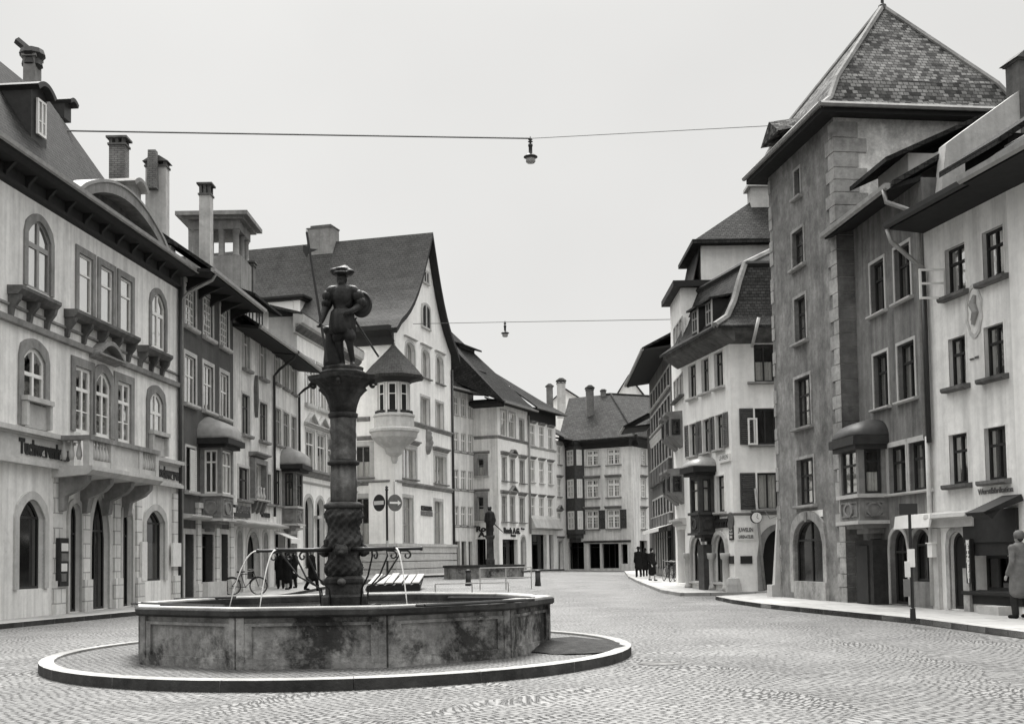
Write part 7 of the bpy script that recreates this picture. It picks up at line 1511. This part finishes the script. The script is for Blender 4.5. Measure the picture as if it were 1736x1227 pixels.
# ---------------------------------------------------------------- bicycles
def bicycle(label, loc, ang, group):
    r = empty('bicycle', loc, label, 'bicycle', group); r.rotation_euler = (R(8), 0, ang); wr = .34
    def L_(m, n, mt, par=r): 
        me = bpy.data.meshes.new(n); me.from_pydata(m.v, [], m.f); me.materials.append(MATS[mt]); o = bpy.data.objects.new(n, me); COL.objects.link(o); o.parent = par; return o
    for x in (-.52, .52):
        m = MB(); m.tube([(x + wr * math.cos(t * math.pi / 12), 0, wr + wr * math.sin(t * math.pi / 12)) for t in range(25)], .022, 6, False); w = L_(m, 'wheel', 'rubber')
        m = MB(); m.tube([(x + .31 * math.cos(t * math.pi / 12), 0, wr + .31 * math.sin(t * math.pi / 12)) for t in range(25)], .012, 6, False)
        for q in range(8): a = q * math.pi / 8; m.tube([(x - .31 * math.cos(a), 0, wr - .31 * math.sin(a)), (x + .31 * math.cos(a), 0, wr + .31 * math.sin(a))], .004, 4)
        L_(m, 'rim', 'chrome', w)
        m = MB(); m.tube([(x + .38 * math.cos(t * math.pi / 12), 0, wr + .38 * math.sin(t * math.pi / 12)) for t in range(2, 12)], .02, 5); L_(m, 'mudguard', 'black_iron')
    m = MB(); bb = (0, 0, .3); st_, hd = (-.16, 0, .82), (.36, 0, .86)
    for a, c in ((bb, st_), (st_, hd), (bb, (.39, 0, .72)), (bb, (-.52, 0, wr)), (st_, (-.52, 0, wr)), (hd, (.52, 0, wr)), (hd, (.33, 0, .98))): m.tube([a, c], .016, 6)
    L_(m, 'frame', 'black_iron')
    m = MB(); m.tube([(.1, -.27, .98), (.26, -.27, 1.0), (.34, -.1, .98), (.34, .1, .98), (.26, .27, 1.0), (.1, .27, .98)], .013, 6); L_(m, 'handlebar', 'chrome')
    m = MB(); m.prism([(-.32, -.09, .9), (-.32, .09, .9), (-.18, .06, .9), (.0, .02, .9), (.0, -.02, .9), (-.18, -.06, .9)], [(-.32, -.09, .95), (-.32, .09, .95), (-.18, .06, .95), (.0, .02, .95), (.0, -.02, .95), (-.18, -.06, .95)]); m.tube([(-.17, 0, .8), (-.19, 0, .92)], .014); L_(m, 'saddle', 'rubber')
    m = MB(); m.tube([(.06, -.1, .3), (.0, -.02, .3), (.0, .02, .3), (-.06, .1, .3)], .012, 5); m.lathe((0, 0, .3), [(.09, -.01), (.09, .01)], 12) if False else None; L_(m, 'pedals', 'black_iron'); return r
P = atY(416, 1011, 47.5); P.z = gz(P.x, P.y) + .12; bicycle('bicycle leaning by the arched window of the light plastered house', P, R(8), 'bicycles')
P = at(1131, 984, .12); bicycle('nearer bicycle parked by the dark terrace shopfront on the right', P, R(100), 'bicycles'); P = at(1140, 985, .12); bicycle('bicycle against the narrow white house shop window', P, R(70), 'bicycles')
# ---------------------------------------------------------------- hanging lamps and wires
def wire(pts, r, label, sag=.0):
    mb = MB(); P_, Q_ = Vector(pts[0]), Vector(pts[1]); mb.tube([P_.lerp(Q_, k / 24) - Vector((0, 0, sag * 4 * (k / 24) * (1 - k / 24))) for k in range(25)], r, 5); o = mb.build('wire', 'black_iron', None, False, P_); tag(o, label, 'wire', 'street lamp wires'); return o
def lamp(top, s, label):
    r = empty('street_lamp', top, label, 'street lamp', 'street lamps hanging over the street')
    def L_(prof, n, mt, N=16):
        m = MB(); m.lathe((0, 0, 0), [(q * s, z * s) for q, z in prof], N); me = bpy.data.meshes.new(n); me.from_pydata(m.v, [], m.f); me.materials.append(MATS[mt]); me.polygons.foreach_set('use_smooth', [True] * len(me.polygons)); o = bpy.data.objects.new(n, me); COL.objects.link(o); o.parent = r
    L_([(.02, .08), (.03, 0), (.09, -.05), (.03, -.08), (.1, -.13), (.03, -.17), (.03, -.22)], 'insulator', 'black_iron'); L_([(.02, -.21), (.085, -.22), (.09, -.3), (.07, -.33), (.07, -.56), (.09, -.6)], 'lamp_housing', 'black_iron')
    L_([(.08, -.58), (.14, -.62), (.26, -.7), (.27, -.73), (.2, -.76), (.05, -.74)], 'lamp_shade', 'black_iron'); L_([(.18, -.75), (.185, -.9), (.14, -.95), (.02, -.97)], 'lamp_glass', 'lamp_glass')
YA, YB, YC = 37, 37.5, 36
A, Bm, Cc = atY(105, 222, YA), atY(899, 235, YB), atY(1392, 209, YC)
wire((A, Bm), .028, 'dark overhead wire from the left balcony house to the near lamp'); wire((Bm, Cc), .012, 'thin overhead wire from the near lamp to the tower'); lamp(Bm, 1.0 * 44 * YB / FPX / .97, 'larger dark street lamp hanging in the sky at the centre')
YB = 80; A, Bm, Cc = atY(700, 549, 79), atY(856, 546, YB), atY(1165, 541, 56)
wire((A, Bm), .02, 'faint overhead wire from the gabled bank to the far lamp'); wire((Bm, Cc), .02, 'faint overhead wire from the far lamp to the white corner house'); lamp(Bm, 26 * YB / FPX / .97, 'smaller street lamp hanging beyond the gabled bank')
# ---------------------------------------------------------------- traffic sign post
Y = 60.0; Pb = atY(657, 980, Y); gzz = gz(Pb.x, Pb.y) + .12; r = empty('sign_post', (Pb.x, Pb.y, gzz), 'tall post with a no-entry disc and an arrow disc before the bank', 'sign post')
zt = atY(656, 828, Y).z; mb = MB(); mb.tube([(Pb.x, Pb.y, gzz), (Pb.x, Pb.y, zt - .1)], .06, 10); mb.lathe((Pb.x, Pb.y, zt - .1), [(.06, 0), (.1, .05), (.05, .12), (.09, .18), (.02, .26)], 10); po = mb.build('post', 'dark_paint', r)
mb = MB(); mb.lathe((Pb.x, Pb.y, 0), [(.07, atY(656, 950, Y).z), (.07, atY(656, 916, Y).z)], 10); mb.build('white_band', 'whitewash', po)
zc = atY(656, 852, Y).z
for (x, mt, kind, yaw) in ((642.8, 'sign_black', 'bar', -.72), (669.6, 'shutter_grey', 'arrow', .72)):
    C = atY(x, 852, Y); u = Vector((math.cos(yaw), math.sin(yaw), 0)); nn = Vector((u.y, -u.x, 0)); rr = .43
    mb = MB(); pts = [C + u * (rr * math.cos(t * math.pi / 16)) + Vector((0, 0, rr * math.sin(t * math.pi / 16))) for t in range(32)]; mb.prism([p + nn * .02 for p in pts], [p - nn * .02 for p in pts]); ds = mb.build('sign_disc', mt, r)
    mb = MB(); sh = [(-.36, -.1), (.36, -.1), (.36, .1), (-.36, .1)] if kind == 'bar' else [(-.34, -.05), (.16, -.05), (.16, -.14), (.36, 0), (.16, .14), (.16, .05), (-.34, .05)]
    q = [C + u * a + Vector((0, 0, c)) for a, c in sh]; mb.prism([p + nn * .03 for p in q], [p + nn * .022 for p in q]); mb.build('sign_mark', 'sign_white', ds)
# bus stop post on the right pavement
Pb = at(1548, 1052, .12); Y = Pb.y; r = empty('sign_post', Pb, 'dark stop post with notice boards on the right pavement', 'sign post')
mb = MB(); zt = atY(1541, 872, Y).z; mb.tube([Pb, (Pb.x, Pb.y, Pb.z + .25), (Pb.x, Pb.y, Pb.z + .26), (Pb.x, Pb.y, zt)], [.06, .05, .035, .03], 10); mb.build('post', 'black_iron', r)
def board(x0, x1, y0, y1, mt, off): 
    a, c = atY(x0, y1, Y - off), atY(x1, y0, Y - off); m = MB(); m.hexa([(a.x, a.y, a.z), (c.x, a.y, a.z), (c.x, a.y + .03, a.z), (a.x, a.y + .03, a.z), (a.x, a.y, c.z), (c.x, a.y, c.z), (c.x, a.y + .03, c.z), (a.x, a.y + .03, c.z)]); return m.build('notice_board', mt, r)
board(1525, 1555, 853, 872, 'sign_black', .04); board(1540, 1550.5, 930, 961, 'sign_white', .04); board(1535, 1543, 951, 978, 'paper', .045); board(1533, 1543, 981, 1011, 'sign_grey', .05)
# clock bracket on the white corner house
f2 = BR0.fr[1]; P = f2.pt(f2.u(1282, 877, .4), -.4, f2.z(1282, 877, .4)); mb = MB(); rr = 8.5 * 43 / FPX * 1.15
pts = [(rr * math.cos(t * math.pi / 14), rr * math.sin(t * math.pi / 14)) for t in range(28)]; dx = Vector((f2.d.x, f2.d.y, 0)); nz = Vector((f2.n.x, f2.n.y, 0))
mb.prism([P + dx * a + Vector((0, 0, c)) + nz * .07 for a, c in pts], [P + dx * a + Vector((0, 0, c)) - nz * .07 for a, c in pts]); r = empty('hanging_clock', P, 'round white clock on an iron bracket at the corner house', 'clock')
mb.build('clock_case', 'dark_paint', r); m = MB(); m.prism([P + dx * a * .88 + Vector((0, 0, c * .88)) + nz * .085 for a, c in pts], [P + dx * a * .88 + Vector((0, 0, c * .88)) + nz * .06 for a, c in pts]); m.build('clock_face', 'sign_white', r)
m = MB(); m.tube([P + nz * .09, P + nz * .09 + dx * .04 + Vector((0, 0, .13))], .008, 4); m.tube([P + nz * .09, P + nz * .09 + dx * .07 - Vector((0, 0, .05))], .008, 4); m.build('clock_hands', 'black_iron', r)
m = MB(); q = P + dx * 1.2; m.tube([P + Vector((0, 0, rr + .06)), P + Vector((0, 0, rr + .1)) + dx * .2, q + Vector((0, 0, rr + .1))], .022, 6); m.tube([q + Vector((0, 0, rr + .1)), q + Vector((0, 0, rr + .1)) - nz * .45], .022, 6); m.tube([P + dx * .3 + Vector((0, 0, rr + .08)), P + dx * .5 + Vector((0, 0, -.05)), P + dx * .9 + Vector((0, 0, .1)), P + dx * 1.1 + Vector((0, 0, rr + .06))], .016, 6); m.build('bracket', 'grey_paint', r)
# ---------------------------------------------------------------- second, smaller fountain
Cf = atY(826, 970, 68); gzz = gz(Cf.x, Cf.y); r = empty('fountain', (Cf.x, Cf.y, gzz), 'small distant fountain with a long low trough and a square pillar', 'fountain')
k = 68 / FPX; x0, x1 = atY(753, 970, 67).x, atY(888, 970, 67).x; zb_, zt = atY(826, 979, 66).z - .05, atY(826, 961, 66).z
mb = MB(); W_ = (x1 - x0) / 2; cx = (x0 + x1) / 2; O = [(cx + W_ * math.cos(t * math.pi / 8 + math.pi / 8) * 1.05, 68 + 1.7 * math.sin(t * math.pi / 8 + math.pi / 8)) for t in range(0, 16)]
O = [(cx - W_, 67), (cx - W_ + .4, 66.2), (cx + W_ - .5, 66.2), (cx + W_, 67), (cx + W_, 69), (cx + W_ - .5, 69.8), (cx - W_ + .4, 69.8), (cx - W_, 69)]
ins = [(cx + (p[0] - cx) * .92, 68 + (p[1] - 68) * .86) for p in O]
i = mb.add([(p[0], p[1], zb_) for p in O]); j = mb.add([(p[0], p[1], zt) for p in O]); l = mb.add([(p[0], p[1], zt) for p in ins]); n_ = mb.add([(p[0], p[1], zt - .15) for p in ins])
for a, c in ((i, j), (j, l), (l, n_)):
    for q in range(8): mb.idx((a + q, a + (q + 1) % 8, c + (q + 1) % 8, c + q))
mb.idx([n_ + q for q in range(8)]); bs = mb.build('basin', 'fountain_stone', r)
m = MB(); e = [(cx + (p[0] - cx) * 1.03, 68 + (p[1] - 68) * 1.05) for p in O]; a = m.add([(p[0], p[1], zt) for p in e]); c = m.add([(p[0], p[1], zt + .12) for p in e]); d_ = m.add([(p[0], p[1], zt + .12) for p in ins]); f_ = m.add([(p[0], p[1], zt - .05) for p in ins])
for u_, v_ in ((a, c), (c, d_), (d_, f_), (f_, a)):
    for q in range(8): m.idx((u_ + q, u_ + (q + 1) % 8, v_ + (q + 1) % 8, v_ + q))
m.build('rim', 'rim_side', bs)
zs = atY(830, 907, 68).z; px_ = atY(831, 930, 68).x
mb = MB(); mb.lathe((px_, 68, 0), [(.36, zb_), (.36, zt + .4), (.3, zt + .5), (.28, zs - .25), (.38, zs - .12), (.38, zs)], 4, math.pi / 4, 1.0, 1.0); mb.build('pillar', 'column_stone', r)
s2 = empty('statue', (px_, 68, zs), 'small distant robed statue with a lowered sword on the far fountain pillar', 'statue')
h = 50 * k; blob([((-.06, 0, .05), (-.05, 0, h * .55), .17, .2), ((.06, 0, .05), (.04, 0, h * .5), .15, .18), ((0, 0, h * .5), (0, 0, h * .74), .22, .2), ((-.14, 0, h * .74), (.14, 0, h * .74), .12, .12), ((0, 0, h * .78), (0, 0, h * .85), .07, .07), ((.2, 0, h * .72), (.3, -.05, h * .5), .09, .07), ((.3, -.05, h * .5), (.24, -.12, h * .36), .065, .05), ((-.2, 0, h * .72), (-.26, -.04, h * .48), .09, .07)], [((0, -.01, h * .9), (.11, .12, .14)), ((0, .03, h * .93), (.13, .13, .12))], .03, 'body', 'bronze', s2, 2)
m = MB(); m.tube([(.26, -.12, h * .38), (.75, -.15, h * .1)], [.04, .025], 6); me = bpy.data.meshes.new('sword'); me.from_pydata(m.v, [], m.f); me.materials.append(MATS['black_iron']); so = bpy.data.objects.new('sword', me); COL.objects.link(so); so.parent = s2
# bollards, rails, duckboards
def bollard(x, y, lab):
    P = at(x, y); s = 10.5 * P.y / FPX / 2; h = 27 * P.y / FPX; r = empty('bollard', P, lab, 'bollard', 'bollards beside the far fountain')
    for nm, prof, mt in (('body', [(s * 1.02, 0), (s * 1.0, .06), (s * .86, h * .3), (s * .84, h * .86)], 'dark_paint'), ('cap', [(s * .84, h * .86), (s * .95, h * .88), (s * .95, h * .95), (s * .6, h)], 'dark_paint')):
        m = MB(); m.lathe((0, 0, 0), prof, 14); me = bpy.data.meshes.new(nm); me.from_pydata(m.v, [], m.f); me.materials.append(MATS[mt]); me.polygons.foreach_set('use_smooth', [True] * len(me.polygons)); o = bpy.data.objects.new(nm, me); COL.objects.link(o); o.parent = r
bollard(794, 991, 'dark iron bollard in front of the small far fountain'); bollard(912, 992, 'dark iron bollard at the kerb right of the small far fountain')
def rail(x0, y0, x1, y1, tops, lab, posts=3):
    A, Bq = at(x0, y0), at(x1, y1); r = empty('low_railing', A, lab, 'railing', 'low metal rails by the far fountain')
    for f in [q / (posts - 1) for q in range(posts)]: m = MB(); p = A.lerp(Bq, f); m.tube([p, p + Vector((0, 0, tops[0]))], .03, 6); m.build('post', 'pale_metal', r)
    for t in tops: m = MB(); m.tube([A + Vector((0, 0, t)), Bq + Vector((0, 0, t))], .028, 6); m.build('bar', 'pale_metal', r)
rail(814, 1000, 901, 997, (.95, .5), 'pale two-bar rail standing before the small far fountain'); rail(738, 1006, 862, 1003, (.4,), 'pale low hoop rail nearest the big fountain')
A, Bq = at(622, 1003, .0), at(712, 1001, .0); d = (Bq - A); dn = d.normalized(); up = Vector((-dn.y, dn.x, 0)); r = empty('duckboard', A, 'sloping platform of light wooden boards behind the big fountain', 'wooden platform')
nb = 6
for q in range(nb):
    f0, f1 = (q + .1) / nb, (q + .9) / nb; a, c = A + d * f0, A + d * f1; m = MB(); z0, z1 = .28 + .05 * rnd.random(), .62 + .1 * rnd.random(); L_ = 3.2; sk = dn * .5
    m.hexa([a + Vector((0, 0, z0)), c + Vector((0, 0, z0)), c + sk + up * L_ + Vector((0, 0, z1)), a + sk + up * L_ + Vector((0, 0, z1)), a + Vector((0, 0, z0 + .06)), c + Vector((0, 0, z0 + .06)), c + sk + up * L_ + Vector((0, 0, z1 + .06)), a + sk + up * L_ + Vector((0, 0, z1 + .06))]); m.build('board', 'plank', r)
m = MB(); m.hexa([A + Vector((0, 0, 0)), Bq, Bq + up * 3, A + up * 3] + [p + Vector((0, 0, .27)) for p in (A, Bq)] + [p + Vector((0, 0, .5)) for p in (Bq + up * 3 + dn * .4, A + up * 3 + dn * .4)]); m.build('crate_frame', 'dark_wood', r)
# manhole and gully covers
for (x, y, rad, lab) in ((1118, 1124, .3, 'dark iron gully cover in the cobbles right of the fountain island'),):
    P = at(x, y); m = MB(); m.lathe((P.x, P.y, P.z), [(rad, -.02), (rad, .006), (rad * .9, .01)], 20); o = m.build('gully_cover', 'dark_stone', None, False, P); tag(o, lab, 'gully cover')
# display case and posters on the balcony house
b = B1; fr = b.fr[0]
a, c = fr.u(97, 950, .12), fr.u(112, 950, .12); m = MB(); fr.box(m, a, c, -.2, -.08, fr.z(104, 993), fr.z(104, 912)); dc = b.part(m, 'display_case', 'dark_wood')
for q in range(4): m = MB(); z = fr.z(104, 985 - 17 * q); fr.box(m, a + .08, a + .08 + (c - a) * (.5 + .3 * rnd.random()), -.215, -.2, z, z + .22); m.build('paper', 'paper' if q % 2 else 'cloth_grey', dc)
for (x0, x1, y0, y1) in ((233, 242, 918, 984), (286, 300, 920, 960)):
    m = MB(); fr.box(m, fr.u(x0, 950), fr.u(x1, 950), -.16, -.08, fr.z((x0 + x1) / 2, y1), fr.z((x0 + x1) / 2, y0)); b.part(m, 'notice_board', 'paper')
